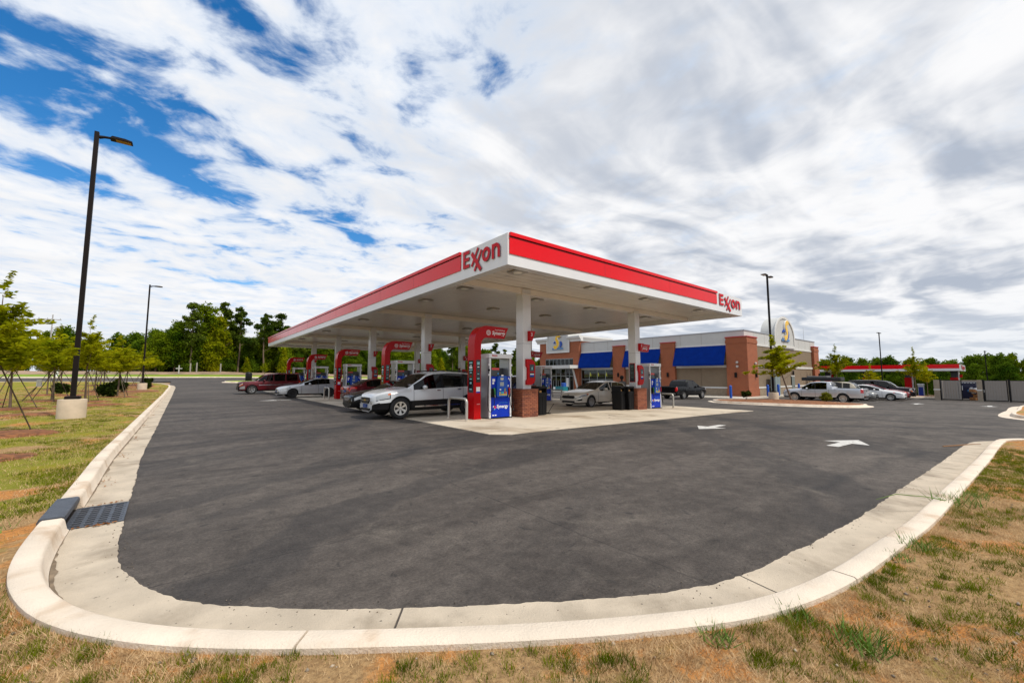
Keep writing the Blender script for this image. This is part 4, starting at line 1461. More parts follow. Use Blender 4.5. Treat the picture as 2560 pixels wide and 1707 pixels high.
M_SBRICK = brick_wall_mat()
M_TAN = mat('brown_stucco', (0.215, 0.16, 0.105), 0.85, var=0.06, vscale=1.5, bump=0.15, bscale=40)
M_EIFS = mat('pale_grey_stucco', (0.52, 0.52, 0.50), 0.8, var=0.04, vscale=1.0)
M_TRIM = mat('white_trim', (0.66, 0.65, 0.62), 0.55, var=0.04)
M_COPING = mat('metal_coping', (0.36, 0.38, 0.41), 0.4, metal=0.3)
M_BLOCK = mat('split_face_block', (0.30, 0.235, 0.165), 0.95, var=0.18, vscale=4, bump=0.8, bscale=25)
M_AWN = mat('blue_awning_fabric', (0.002, 0.026, 0.215), 0.8, spec=0.06, var=0.14, vscale=1.6, bump=0.5, bscale=3)
M_SHINGLE = mat('pier_red_cap', (0.42, 0.02, 0.02), 0.6)
M_INT = mat('store_interior', (0.03, 0.028, 0.026), 0.9, var=0.4, vscale=0.8)
M_FRAME = mat('window_frame_aluminium', (0.30, 0.33, 0.34), 0.4, metal=0.2)
ZB = -0.66
BX, BY = 45.40, 17.41
store = thing('convenience_store', 'brick and stucco convenience store with blue awnings and arched sign gables', 'store', (0, 0, 0))


def sbox(nm, mt, x0, x1, y0, y1, z0, z1, parent=None):
    return MB().box(x0, x1, y0, y1, z0, z1).build(nm, mt, parent or store)


# core volumes (the front stays open where there are shop windows)
sbox('roof', mat('roof_membrane', (0.45, 0.45, 0.44), 0.8), BX + 0.25, 69.4, BY + 0.25, 48.0, 5.9, 5.95)
sbox('wall', M_TAN, 46.6, 69.4, BY + 0.02, BY + 0.30, ZB, 4.97)
sbox('wall', M_TAN, 69.1, 69.4, BY + 0.30, 48.0, ZB, 4.97)
# upper band all round
sbox('upper_band', M_EIFS, BX - 0.02, BX + 0.25, BY + 1.0, 39.72, 4.98, 6.36)
sbox('upper_band', M_EIFS, BX - 0.02, 69.4, BY - 0.02, BY + 0.25, 4.98, 6.36)
sbox('upper_band', M_EIFS, BX - 0.02, BX + 0.25, BY + 0.251, BY + 0.999, 4.98, 6.36)
sbox('wall', M_TAN, 52.01, 69.09, 47.7, 48.0, ZB, 4.97)
sbox('upper_band', M_EIFS, 52.4, 69.4, 47.7, 48.02, 4.98, 6.36)
sbox('band_trim', M_TRIM, BX - 0.10, BX - 0.022, BY + 0.3, 39.72, 4.90, 5.10)
sbox('band_trim', M_TRIM, BX + 0.1, 69.4, BY - 0.10, BY - 0.022, 4.90, 5.10)
sbox('coping', M_COPING, BX - 0.08, BX + 0.35, BY - 0.08, 39.72, 6.362, 6.46)
sbox('coping', M_COPING, BX + 0.352, 53.6, BY - 0.08, BY + 0.35, 6.362, 6.46)
sbox('coping', M_COPING, 60.5, 69.45, BY - 0.08, BY + 0.35, 6.362, 6.46)
for yj in (21.9, 24.4, 28.0, 31.0, 34.9, 37.3):
    sbox('panel_joint', M_TAN, BX - 0.0235, BX - 0.0205, yj - 0.012, yj + 0.012, 5.12, 6.35)
for xj in (48.0, 50.9, 62.6, 65.2, 67.3):
    sbox('panel_joint', M_TAN, xj - 0.012, xj + 0.012, BY - 0.0235, BY - 0.0205, 5.12, 6.35)


def pier(x0, x1, y0, y1, ztop):
    p = sbox('brick_pier', M_SBRICK, x0, x1, y0, y1, ZB, ztop)
    sbox('red_cap', M_SHINGLE, x0 - 0.06, x1 + 0.06, y0 - 0.06, y1 + 0.06, ztop, ztop + 0.10, p)
    sbox('corbel', M_SBRICK, x0 - 0.04, x1 + 0.04, y0 - 0.04, y1 + 0.04, ztop - 0.62, ztop - 0.30, p)
    sbox('corbel', M_SBRICK, x0 - 0.05, x1 + 0.05, y0 - 0.05, y1 + 0.05, ZB + 0.02, 0.30, p)
    return p


pier(BX - 0.40, 47.65, BY - 0.40, 19.12, 5.66)
pier(BX - 0.34, BX + 0.4, 25.0, 26.8, 5.55)
pier(BX - 0.34, BX + 0.4, 32.06, 33.88, 5.55)
pier(67.6, 69.75, BY - 0.36, BY + 1.2, 5.60)


def sconce(x, y, z, d):
    m_ = MB()
    if d == '-x':
        m_.bbox(x - 0.16, x - 0.01, y - 0.11, y + 0.11, z - 0.26, z + 0.26, 0.02)
    else:
        m_.bbox(x - 0.11, x + 0.11, y - 0.16, y - 0.01, z - 0.26, z + 0.26, 0.02)
    return m_.build('wall_sconce', M_BLACK, store)


def camera_dome(x, y, z):
    MB().lathe([(0.0, -0.16), (0.09, -0.13), (0.13, -0.04), (0.13, 0.04), (0.06, 0.10), (0.0, 0.10)], (x, y, z), 10).build('camera_dome', mat('camera_white', (0.55, 0.52, 0.48), 0.4), store, smooth=60)


sconce(BX - 0.40, 18.2, 1.72, '-x')
sconce(BX - 0.34, 25.9, 1.75, '-x')
sconce(BX - 0.34, 33.0, 1.75, '-x')
sconce(46.9, BY - 0.40, 1.72, '-y')
sconce(69.2, BY - 0.36, 1.72, '-y')
camera_dome(BX - 0.52, 18.0, 3.05)
camera_dome(BX - 0.52, 18.0, 2.62)
camera_dome(46.7, BY - 0.52, 2.95)

# the three front bays
for bi, (y0, y1) in enumerate(((19.12, 25.0), (26.8, 32.06), (33.88, 39.70))):
    sbox('ledge', M_TRIM, BX - 0.12, BX + 0.1, y0 + 0.003, y1 - 0.003, 2.52, 2.80)
    sbox('wall', M_TAN, BX + 0.0, BX + 0.3, y0 + 0.003, y1 - 0.003, 2.801, 4.97)
    # awning: sloped sheet with closed ends on a thin frame
    m_ = MB()
    m_.prism([(BX - 0.04, 4.92), (BX - 0.14, 4.92), (BX - 0.92, 2.98), (BX - 0.92, 2.74), (BX - 0.89, 2.74), (BX - 0.89, 2.97), (BX - 0.12, 4.88), (BX - 0.04, 4.88)], y0 + 0.05, y1 - 0.05, 'y')
    aw = m_.build('awning', M_AWN, store)
    for yy in (y0 + 0.06, y1 - 0.06):
        MB().tube([(BX - 0.02, yy, 2.96), (BX - 0.88, yy, 2.96)], 0.02, 6).build('awning_frame', M_BLACK, aw)
    if bi < 2:
        sbox('block_course', M_BLOCK, BX - 0.10, BX + 0.3, y0 + 0.003, y1 - 0.003, ZB, 0.28)
        for k in range(4):
            sbox('block_joint', M_TAN, BX - 0.1025, BX - 0.1, y0 + 0.003, y1 - 0.003, ZB + 0.21 * (k + 1), ZB + 0.21 * (k + 1) + 0.015)
        sbox('sill', M_TRIM, BX - 0.14, BX + 0.1, y0 + 0.003, y1 - 0.003, 0.281, 0.44)
        for q in range(2):
            ya = y0 + (y1 - y0) * q / 2 + 0.015
            yb = y0 + (y1 - y0) * (q + 1) / 2 - 0.015
            sbox('wall_panel', M_TAN, BX - 0.02, BX + 0.28, ya, yb, 0.445, 2.515)
        sbox('wall', mat('joint_brown', (0.1, 0.08, 0.06), 0.9), BX + 0.05, BX + 0.3, y0 + 0.003, y1 - 0.003, 0.44, 2.52)  # dark brown backing behind the joint of the wall panels
    else:
        # shop window: four columns of panes over four
        sbox('block_course', M_BLOCK, BX - 0.10, BX + 0.3, y0 + 0.003, y1 - 0.003, ZB, -0.30)
        wf = sbox('window', M_FRAME, BX - 0.04, BX + 0.05, y0 + 0.004, y1 - 0.004, 2.44, 2.518)
        n = 4
        for k in range(n + 1):
            yy = y0 + 0.04 + (y1 - y0 - 0.08) * k / n
            sbox('mullion', M_FRAME, BX - 0.04, BX + 0.05, yy - 0.035, yy + 0.035, -0.30, 2.44, wf)
        for zz in (-0.26, 1.12):
            sbox('transom', M_FRAME, BX - 0.035, BX + 0.045, y0 + 0.04, y1 - 0.04, zz - 0.035, zz + 0.035, wf)
        for k in range(n):
            ya = y0 + 0.075 + (y1 - y0 - 0.08) * k / n
            yb = y0 + 0.005 + (y1 - y0 - 0.08) * (k + 1) / n
            sbox('pane', M_SHOPGLASS, BX + 0.0, BX + 0.008, ya, yb, 1.155, 2.44, wf)
            sbox('pane', M_SHOPGLASS, BX + 0.0, BX + 0.008, ya, yb, -0.225, 1.085, wf)
            MB().lathe([(0.0, 1.55), (0.13, 1.62), (0.15, 1.85), (0.06, 2.1), (0.0, 2.12)], (BX + 1.1, ya + 0.75, 0), 10).build('pendant_lamp', mat('warm_pendant', (0.8, 0.5, 0.1), 0.4, emit=(1.0, 0.62, 0.08), estr=2.6), store, smooth=60)
        sbox('window_poster', mat('poster_blue', (0.10, 0.28, 0.6), 0.5), BX + 0.03, BX + 0.04, y0 + 0.35, y0 + 1.05, -0.1, 1.05)
        for k, cc in enumerate(((0.05, 0.12, 0.2), (0.2, 0.05, 0.03), (0.03, 0.15, 0.13), (0.15, 0.12, 0.1))):
            sbox('shelf_goods', mat('goods_%d' % k, cc, 0.7, var=0.5, vscale=6), BX + 2.2, BX + 2.7, y0 + 0.4 + 1.35 * k, y0 + 1.3 + 1.35 * k, ZB, 0.7 + 0.2 * (k % 2))
# store interior
sbox('interior', M_INT, BX + 6.0, BX + 6.1, 26.9, 47.6, ZB, 5.8)
sbox('interior_floor', mat('store_floor', (0.2, 0.18, 0.16), 0.4), BX + 0.31, BX + 6.0, 26.9, 47.6, ZB - 0.02, ZB + 0.02)
sbox('interior_ceiling', M_INT, BX + 0.31, BX + 6.0, 26.9, 47.6, 4.6, 4.65)
sbox('interior', M_INT, BX + 0.31, BX + 6.0, 26.8, 26.88, ZB, 4.6)

# entrance tower
TX, TY0, TY1 = BX - 0.55, 39.70, 48.00
TZ = 6.72
sbox('tower_wall', M_SBRICK, TX, TX + 0.3, TY0, TY1, 4.25, TZ)
sbox('tower_wall', M_SBRICK, TX, TX + 0.3, TY0, TY0 + 1.15, ZB, 4.249)
sbox('tower_wall', M_SBRICK, TX, TX + 0.3, TY1 - 1.3, TY1, ZB, 4.249)
sbox('tower_wall', M_SBRICK, TX + 0.301, 52.0, TY0, TY0 + 0.3, ZB, TZ)
sbox('tower_wall', M_SBRICK, TX + 0.301, 52.0, TY1 - 0.3, TY1, ZB, TZ)
# flared cornice with a gap for the arched panel
for (ya, yb) in ((TY0 - 0.55, 41.75), (45.95, TY1 + 0.55)):
    MB().prism([(TX - 0.02, TZ), (TX - 0.12, TZ), (TX - 0.12, TZ + 0.2), (TX - 0.5, TZ + 0.55), (TX - 0.5, TZ + 0.78), (TX + 0.35, TZ + 0.78), (TX + 0.35, TZ)], ya, yb, 'y').build('cornice', M_TRIM, store)
MB().prism([(TY0 + 0.02, TZ), (TY0 - 0.12, TZ), (TY0 - 0.12, TZ + 0.2), (TY0 - 0.5, TZ + 0.55), (TY0 - 0.5, TZ + 0.78), (TY0 + 0.35, TZ + 0.78), (TY0 + 0.35, TZ)], TX + 0.351, 52.3, 'x').build('cornice', M_TRIM, store)


def arch_outline(c, hw, z0, zs, top, n=16):
    pts = [(c - hw, z0), (c + hw, z0), (c + hw, zs)]
    for k in range(1, n):
        a = math.pi * k / n
        pts.append((c + hw * math.cos(a), zs + (top - zs) * math.sin(a)))
    pts.append((c - hw, zs))
    return pts


def gable(c, hw, z0, zs, top, a0, a1, axis, face):
    g_ = MB().prism(arch_outline(c, hw, z0, zs, top), a0, a1, axis).build('arched_gable', M_EIFS, store, smooth=40)
    # raised rim
    o = arch_outline(c, hw + 0.10, z0 - 0.12, zs, top + 0.12)
    i_ = arch_outline(c, hw - 0.12, z0 + 0.14, zs, top - 0.14)
    n = len(o)
    vs, fs = [], []
    d0, d1 = face, face - 0.10
    for d in (d0, d1):
        for (u, v) in o:
            vs.append((d, u, v) if axis == 'x' else (u, d, v))
        for (u, v) in i_:
            vs.append((d, u, v) if axis == 'x' else (u, d, v))
    for k in range(n):
        j = (k + 1) % n
        fs += [(2 * n + k, 2 * n + j, 3 * n + j, 3 * n + k), (k, j, 2 * n + j, 2 * n + k), (n + k, n + j, 3 * n + j, 3 * n + k)]
    MB().add(vs, fs).build('gable_rim', M_TRIM, g_)
    return g_


gab1 = gable(43.8, 2.32, 5.25, 6.9, 9.0, TX - 0.18, TX + 3.0, 'x', TX - 0.182)
gab2 = gable(57.05, 3.35, 5.15, 6.30, 8.75, BY - 0.14, BY + 1.35, 'y', BY - 0.142)

# the sign: a yellow S over a blue swoosh and a line of small blue letters
M_YEL = mat('sign_yellow', (0.85, 0.50, 0.004), 0.35)
M_SBLUE = mat('sign_blue', (0.004, 0.07, 0.42), 0.35)
M_PBLUE = mat('sign_pale_blue', (0.10, 0.25, 0.5), 0.4)


def s_curve():
    c = [(0.27, 0.60), (0.20, 0.76), (0.04, 0.82), (-0.14, 0.75), (-0.23, 0.56), (-0.19, 0.34), (-0.02, 0.12), (0.15, -0.10), (0.21, -0.34), (0.13, -0.58), (-0.05, -0.72), (-0.24, -0.69), (-0.34, -0.50)]
    return [(p.x, p.y) for p in catmull(c, 0.06)]


def sign(to_w, k_=1.0):
    P = s_curve()

    def ribbon(pts, wd, d0, d1, mt, nm):
        vs, fs = [], []
        n = len(pts)
        for i, p in enumerate(pts):
            a, b = Vector(pts[max(i - 1, 0)]), Vector(pts[min(i + 1, n - 1)])
            t = (b - a).normalized()
            nn = Vector((-t.y, t.x))
            w_ = wd(i / (n - 1))
            for sg in (1, -1):
                q = Vector(p) + nn * sg * w_
                q.x += q.y * 0.22
                vs.append(to_w(q.x * k_, q.y * k_, d1))
                vs.append(to_w(q.x * k_, q.y * k_, d0))
        for i in range(n - 1):
            b = 4 * i
            fs += [(b, b + 4, b + 6, b + 2), (b, b + 1, b + 5, b + 4), (b + 2, b + 6, b + 7, b + 3)]
        fs += [(0, 2, 3, 1), (4 * n - 4, 4 * n - 3, 4 * n - 1, 4 * n - 2)]
        MB().add(vs, fs).build(nm, mt, store)
    ribbon(P, lambda t: 0.18 + 0.02 * math.cos(t * 12.5), 0.03, 0.26, M_YEL, 'sign_letter')
    ribbon(P, lambda t: 0.225 + 0.02 * math.cos(t * 12.5), 0.03, 0.22, M_TEXTW, 'sign_letter_edge')
    ribbon([(-0.66, -0.16), (-0.52, 0.02), (-0.34, 0.03), (-0.18, -0.08)], lambda t: 0.05 + 0.03 * math.sin(math.pi * t), 0.03, 0.18, M_SBLUE, 'swoosh')
    ribbon([(0.42, 0.05), (0.62, -0.08), (0.74, -0.32), (0.72, -0.55), (0.60, -0.72)], lambda t: 0.04 + 0.09 * math.sin(math.pi * t), 0.03, 0.18, M_SBLUE, 'swoosh')
    # row of small blue letters, too small in the photograph to be read
    for i in range(9):
        u = -0.98 + 0.215 * i
        h = 0.20 + 0.03 * (i % 2)
        vs = [to_w(a * k_, b * k_, d) for d in (0.03, 0.14) for a, b in ((u, -0.98), (u + 0.175, -0.98 + 0.01), (u + 0.175, -0.98 + h), (u, -0.98 + h))]
        MB().add(vs, [(4, 5, 6, 7), (0, 1, 5, 4), (1, 2, 6, 5), (2, 3, 7, 6), (3, 0, 4, 7)]).build('sign_letter_small', M_PBLUE, store)


sign(lambda u, v, d: (TX - 0.18 - d, 43.75 - u, 6.82 + v), 1.18)
sign(lambda u, v, d: (57.2 + u, BY - 0.14 - d, 7.1 + v), 1.3)

# tower front: transom windows, entrance canopy, storefront
tw = sbox('window', M_FRAME, TX + 0.02, TX + 0.12, TY0 + 1.15, TY1 - 1.3, 4.16, 4.248)
ys_t = list(np.linspace(TY0 + 1.15, TY1 - 1.3, 8))
for y in ys_t:
    sbox('mullion', M_FRAME, TX + 0.02, TX + 0.12, y - 0.03, y + 0.03, 3.2, 4.16, tw)
for a, b in zip(ys_t[:-1], ys_t[1:]):
    sbox('pane', M_SHOPGLASS, TX + 0.06, TX + 0.07, a + 0.03, b - 0.03, 3.2, 4.16, tw)
ec = sbox('entrance_canopy', M_TRIM, TX - 2.1, TX + 0.15, TY0 - 0.15, TY1 + 0.15, 2.72, 3.18)
for y in (TY0 + 0.9, TY1 - 0.9):
    MB().tube([(TX - 0.35, y, 2.72), (TX - 0.35, y + (-1.0 if y < 43 else 1.0), -0.52)], 0.13, 4).build('slanted_strut', M_TRIM, ec)
sf = sbox('storefront', M_FRAME, TX + 0.02, TX + 0.12, TY0 + 1.15, TY1 - 1.3, 2.62, 2.70)
ys_s = [TY0 + 1.15, 41.6, 42.35, 43.4, 44.4, 45.4, 46.0, TY1 - 1.3]
for y in ys_s:
    sbox('mullion', M_FRAME, TX + 0.0, TX + 0.12, y - 0.05, y + 0.05, ZB + 0.12, 2.62, sf)
for a, b in zip(ys_s[:-1], ys_s[1:]):
    sbox('pane', M_SHOPGLASS, TX + 0.06, TX + 0.07, a + 0.05, b - 0.05, ZB + 0.12, 1.58, sf)
    sbox('pane', M_SHOPGLASS, TX + 0.06, TX + 0.07, a + 0.05, b - 0.05, 1.68, 2.62, sf)
    sbox('transom', M_FRAME, TX + 0.01, TX + 0.115, a + 0.05, b - 0.05, 1.58, 1.68, sf)
for y in (43.9, 44.9):
    sbox('door_handle', M_STEELG, TX - 0.06, TX - 0.03, y - 0.02, y + 0.02, 0.0, 0.9, sf)
sbox('window_poster', M_TEXTW, TX - 0.02, TX - 0.005, 41.75, 42.25, 0.0, 1.35)
sbox('window_poster', mat('poster_cyan', (0.02, 0.35, 0.5), 0.5), TX + 0.2, TX + 0.22, 43.5, 45.0, 1.72, 2.1)
sbox('window_poster', mat('poster_pale', (0.35, 0.5, 0.6), 0.5), TX + 0.2, TX + 0.22, 44.4, 44.9, 1.1, 2.0)
# side wall: panels, ledge, sill, block course, door
xp = list(np.linspace(47.66, 67.59, 9))
for a, b in zip(xp[:-1], xp[1:]):
    for (z0, z1) in ((0.445, 2.515), (2.805, 4.895)):
        sbox('wall_panel', M_TAN, a + 0.012, b - 0.012, BY - 0.05, BY + 0.018, z0, z1)
sbox('ledge', M_TRIM, 47.652, 67.598, BY - 0.12, BY + 0.018, 2.52, 2.80)
sbox('sill', M_TRIM, 47.652, 67.598, BY - 0.14, BY + 0.018, 0.281, 0.44)
sbox('block_course', M_BLOCK, 47.652, 67.598, BY - 0.10, BY + 0.018, ZB, 0.28)
for k in range(4):
    sbox('block_joint', M_TAN, 47.652, 67.598, BY - 0.1025, BY - 0.10, ZB + 0.21 * (k + 1), ZB + 0.21 * (k + 1) + 0.015)
dr = sbox('door', mat('grey_green_door', (0.16, 0.19, 0.18), 0.5), 58.8, 59.8, BY - 0.16, BY - 0.145, ZB + 0.1, 1.55)
sbox('frame', M_TRIM, 58.7, 59.9, BY - 0.162, BY - 0.146, 1.552, 1.68, dr)
sbox('handle', M_BLACK, 59.6, 59.7, BY - 0.2, BY - 0.161, 0.3, 0.4, dr)
sconce(59.3, BY - 0.12, 2.0, '-y')
for (x, y, h) in ((69.0, 18.5, 2.6), (68.6, 20.0, 1.8)):
    MB().cyl((x, y, 5.9), (x, y, 5.95 + h), 0.03, 0.015, 6).build('antenna', M_STEELG, store)
# sidewalk round the store
sw = tag(thing('sidewalk', None, None), kind='structure')
M_WALK = mat('sidewalk_concrete', (0.50, 0.45, 0.38), 0.85, var=0.08, vscale=1.0, bump=0.15, bscale=50)
for k in range(16):
    y0 = 16.0 + 2.6 * k
    MB().box(40.9, BX - 0.105 + 0.0, y0 + 0.006, y0 + 2.594, -0.9, ZB + 0.16).build('paving_slab', M_WALK, sw)
for k in range(10):
    x0 = BX - 0.1 + 2.5 * k
    MB().box(x0 + 0.006, x0 + 2.494, 16.0, BY - 0.41, -0.95, ZB + 0.155).build('paving_slab', M_WALK, sw)

cab = thing('utility_cabinet', 'tall grey utility cabinet against the side wall behind the lamp post', 'cabinet', (51.6, 16.9, ZB + 0.155))
M_CAB = mat('cabinet_grey', (0.22, 0.27, 0.27), 0.5, var=0.05)
MB().bbox(-0.75, 0.75, -0.4, 0.08, 0, 2.35, 0.02).build('housing', M_CAB, cab)
for s_ in (-1, 1):
    MB().box(s_ * 0.37 - 0.35, s_ * 0.37 + 0.35, -0.415, -0.4005, 0.1, 2.25).build('door', M_CAB, cab)
MB().box(-0.05, -0.02, -0.45, -0.416, 1.0, 1.2).build('handle', M_BLACK, cab)

M_BOLB = mat('bollard_blue', (0.005, 0.075, 0.42), 0.35)


def blue_bollard(x, y, label):
    o = MB().lathe([(0.12, -0.1), (0.12, 1.1), (0.10, 1.17), (0.05, 1.21), (0.0, 1.22)], (0, 0, 0), 14).build('blue_bollard', M_BOLB, None, smooth=50, loc=(x, y, ZB + 0.16))
    return tag(o, label, 'bollard', 'blue bollards along the store front')


blue_bollard(41.15, 17.2, 'blue bollard in front of the corner brick pier of the store')
blue_bollard(47.8, 16.25, 'blue bollard behind the double headed lamp post at the store side')
blue_bollard(50.7, 16.2, 'blue bollard between the utility cabinet and the leaning tree')
blue_bollard(57.5, 16.2, 'blue bollard half hidden behind the silver pickup roof')
blue_bollard(41.2, 42.6, 'blue bollard on the sidewalk before the store entrance')
tc_ = thing('merchandise_crate', 'low teal and blue merchandise stand on the sidewalk by the store entrance', 'stand', (42.2, 40.9, ZB + 0.16))
MB().box(-0.5, 0.5, -1.0, 1.0, 0, 0.62).build('crate_body', mat('stand_teal', (0.01, 0.16, 0.20), 0.5, var=0.4, vscale=3), tc_)
MB().box(-0.52, -0.505, 0.55, 0.95, 0.05, 0.55).build('price_card', M_TEXTW, tc_)
MB().bbox(-0.3, 0.3, -0.9, -0.4, 0.62, 1.15, 0.05).build('stacked_packs', mat('pack_blue', (0.02, 0.09, 0.4), 0.5, var=0.3, vscale=8), tc_)

# ------------------------------------------------------------------ vehicles
M_TYRE = mat('tyre_rubber', (0.016, 0.016, 0.017), 0.75, bump=0.2, bscale=60)
M_RIM = mat('alloy_rim', (0.50, 0.50, 0.49), 0.28, metal=0.85)
M_RIMB = mat('black_rim', (0.02, 0.02, 0.022), 0.35, metal=0.3)
M_BRAKE = mat('wheel_void', (0.008, 0.008, 0.008), 0.8)
M_UNDER = mat('underbody', (0.009, 0.009, 0.01), 0.85)
M_TRIMB = mat('black_trim', (0.008, 0.008, 0.009), 0.4, spec=0.25)
M_SEAT = mat('seat_fabric', (0.03, 0.028, 0.026), 0.9)
M_CHROME = mat('chrome', (0.62, 0.62, 0.62), 0.12, metal=1.0)
M_HEAD = mat('headlight_lens', (0.34, 0.36, 0.38), 0.06, spec=0.8, coat=0.6)
M_TAIL = mat('taillight_lens', (0.62, 0.006, 0.006), 0.14, coat=0.6)
M_AMBER = mat('amber_lens', (0.6, 0.13, 0.01), 0.2)
M_PLATE = mat('licence_plate_blue', (0.02, 0.06, 0.24), 0.5)


def paint(name, col, metal=0.0, rough=0.28):
    return mat('paint_' + name, col, rough, metal=metal, spec=0.4 if max(col) > 0.05 else 0.2, coat=0.55 if max(col) > 0.05 else 0.06, var=0.02, vscale=2)


WHEELS = {}


def wheel_meshes(Rw, wd, nsp, rim_mat, rim_r):
    key = (Rw, wd, nsp, rim_mat.name, rim_r)
    if key in WHEELS:
        return WHEELS[key]
    h = wd / 2
    rr = rim_r
    ty = MB().lathe([(rr - 0.01, -h * 0.9), (rr + 0.02, -h), (Rw - 0.03, -h), (Rw, -h * 0.7), (Rw, h * 0.7), (Rw - 0.03, h), (rr + 0.02, h), (rr - 0.01, h * 0.9)], n=28, axis='y', cap=False).mesh('tyre', M_TYRE, 40)
    m_ = MB()
    m_.lathe([(rr + 0.005, -h * 0.95), (rr - 0.03, -h * 0.93), (rr - 0.045, -h * 0.5), (rr - 0.05, h * 0.6)], n=28, axis='y', mi=0, cap=False)
    m_.lathe([(rr - 0.035, -h * 0.30), (0.0, -h * 0.28)], n=28, axis='y', mi=1, cap=False)
    for k in range(nsp):
        a = 2 * math.pi * k / nsp
        M_ = Matrix.Rotation(a, 4, 'Y')
        w0, w1 = rr * 0.20, rr * (0.42 if nsp <= 6 else 0.24)
        vs = []
        for (r_, w_, dp) in ((rr * 0.12, w0, -h * 0.80), (rr - 0.02, w1, -h * 0.93)):
            for sx in (-1, 1):
                for dd in (0, h * 0.35):
                    vs.append(tuple(M_ @ Vector((sx * w_ / 2, dp + dd, r_))))
        m_.add(vs, [(0, 2, 6, 4), (1, 5, 7, 3), (0, 4, 5, 1), (2, 3, 7, 6), (4, 6, 7, 5)], 0)
    m_.lathe([(rr * 0.24, -h * 0.7), (rr * 0.22, -h * 0.88), (0.0, -h * 0.92)], n=14, axis='y', mi=0, cap=False)
    rim = m_.mesh('rim', [rim_mat, M_BRAKE], 30)
    WHEELS[key] = (ty, rim)
    return WHEELS[key]


def interp(tab, x):
    return float(np.interp(x, [a for a, _ in tab], [b for _, b in tab]))


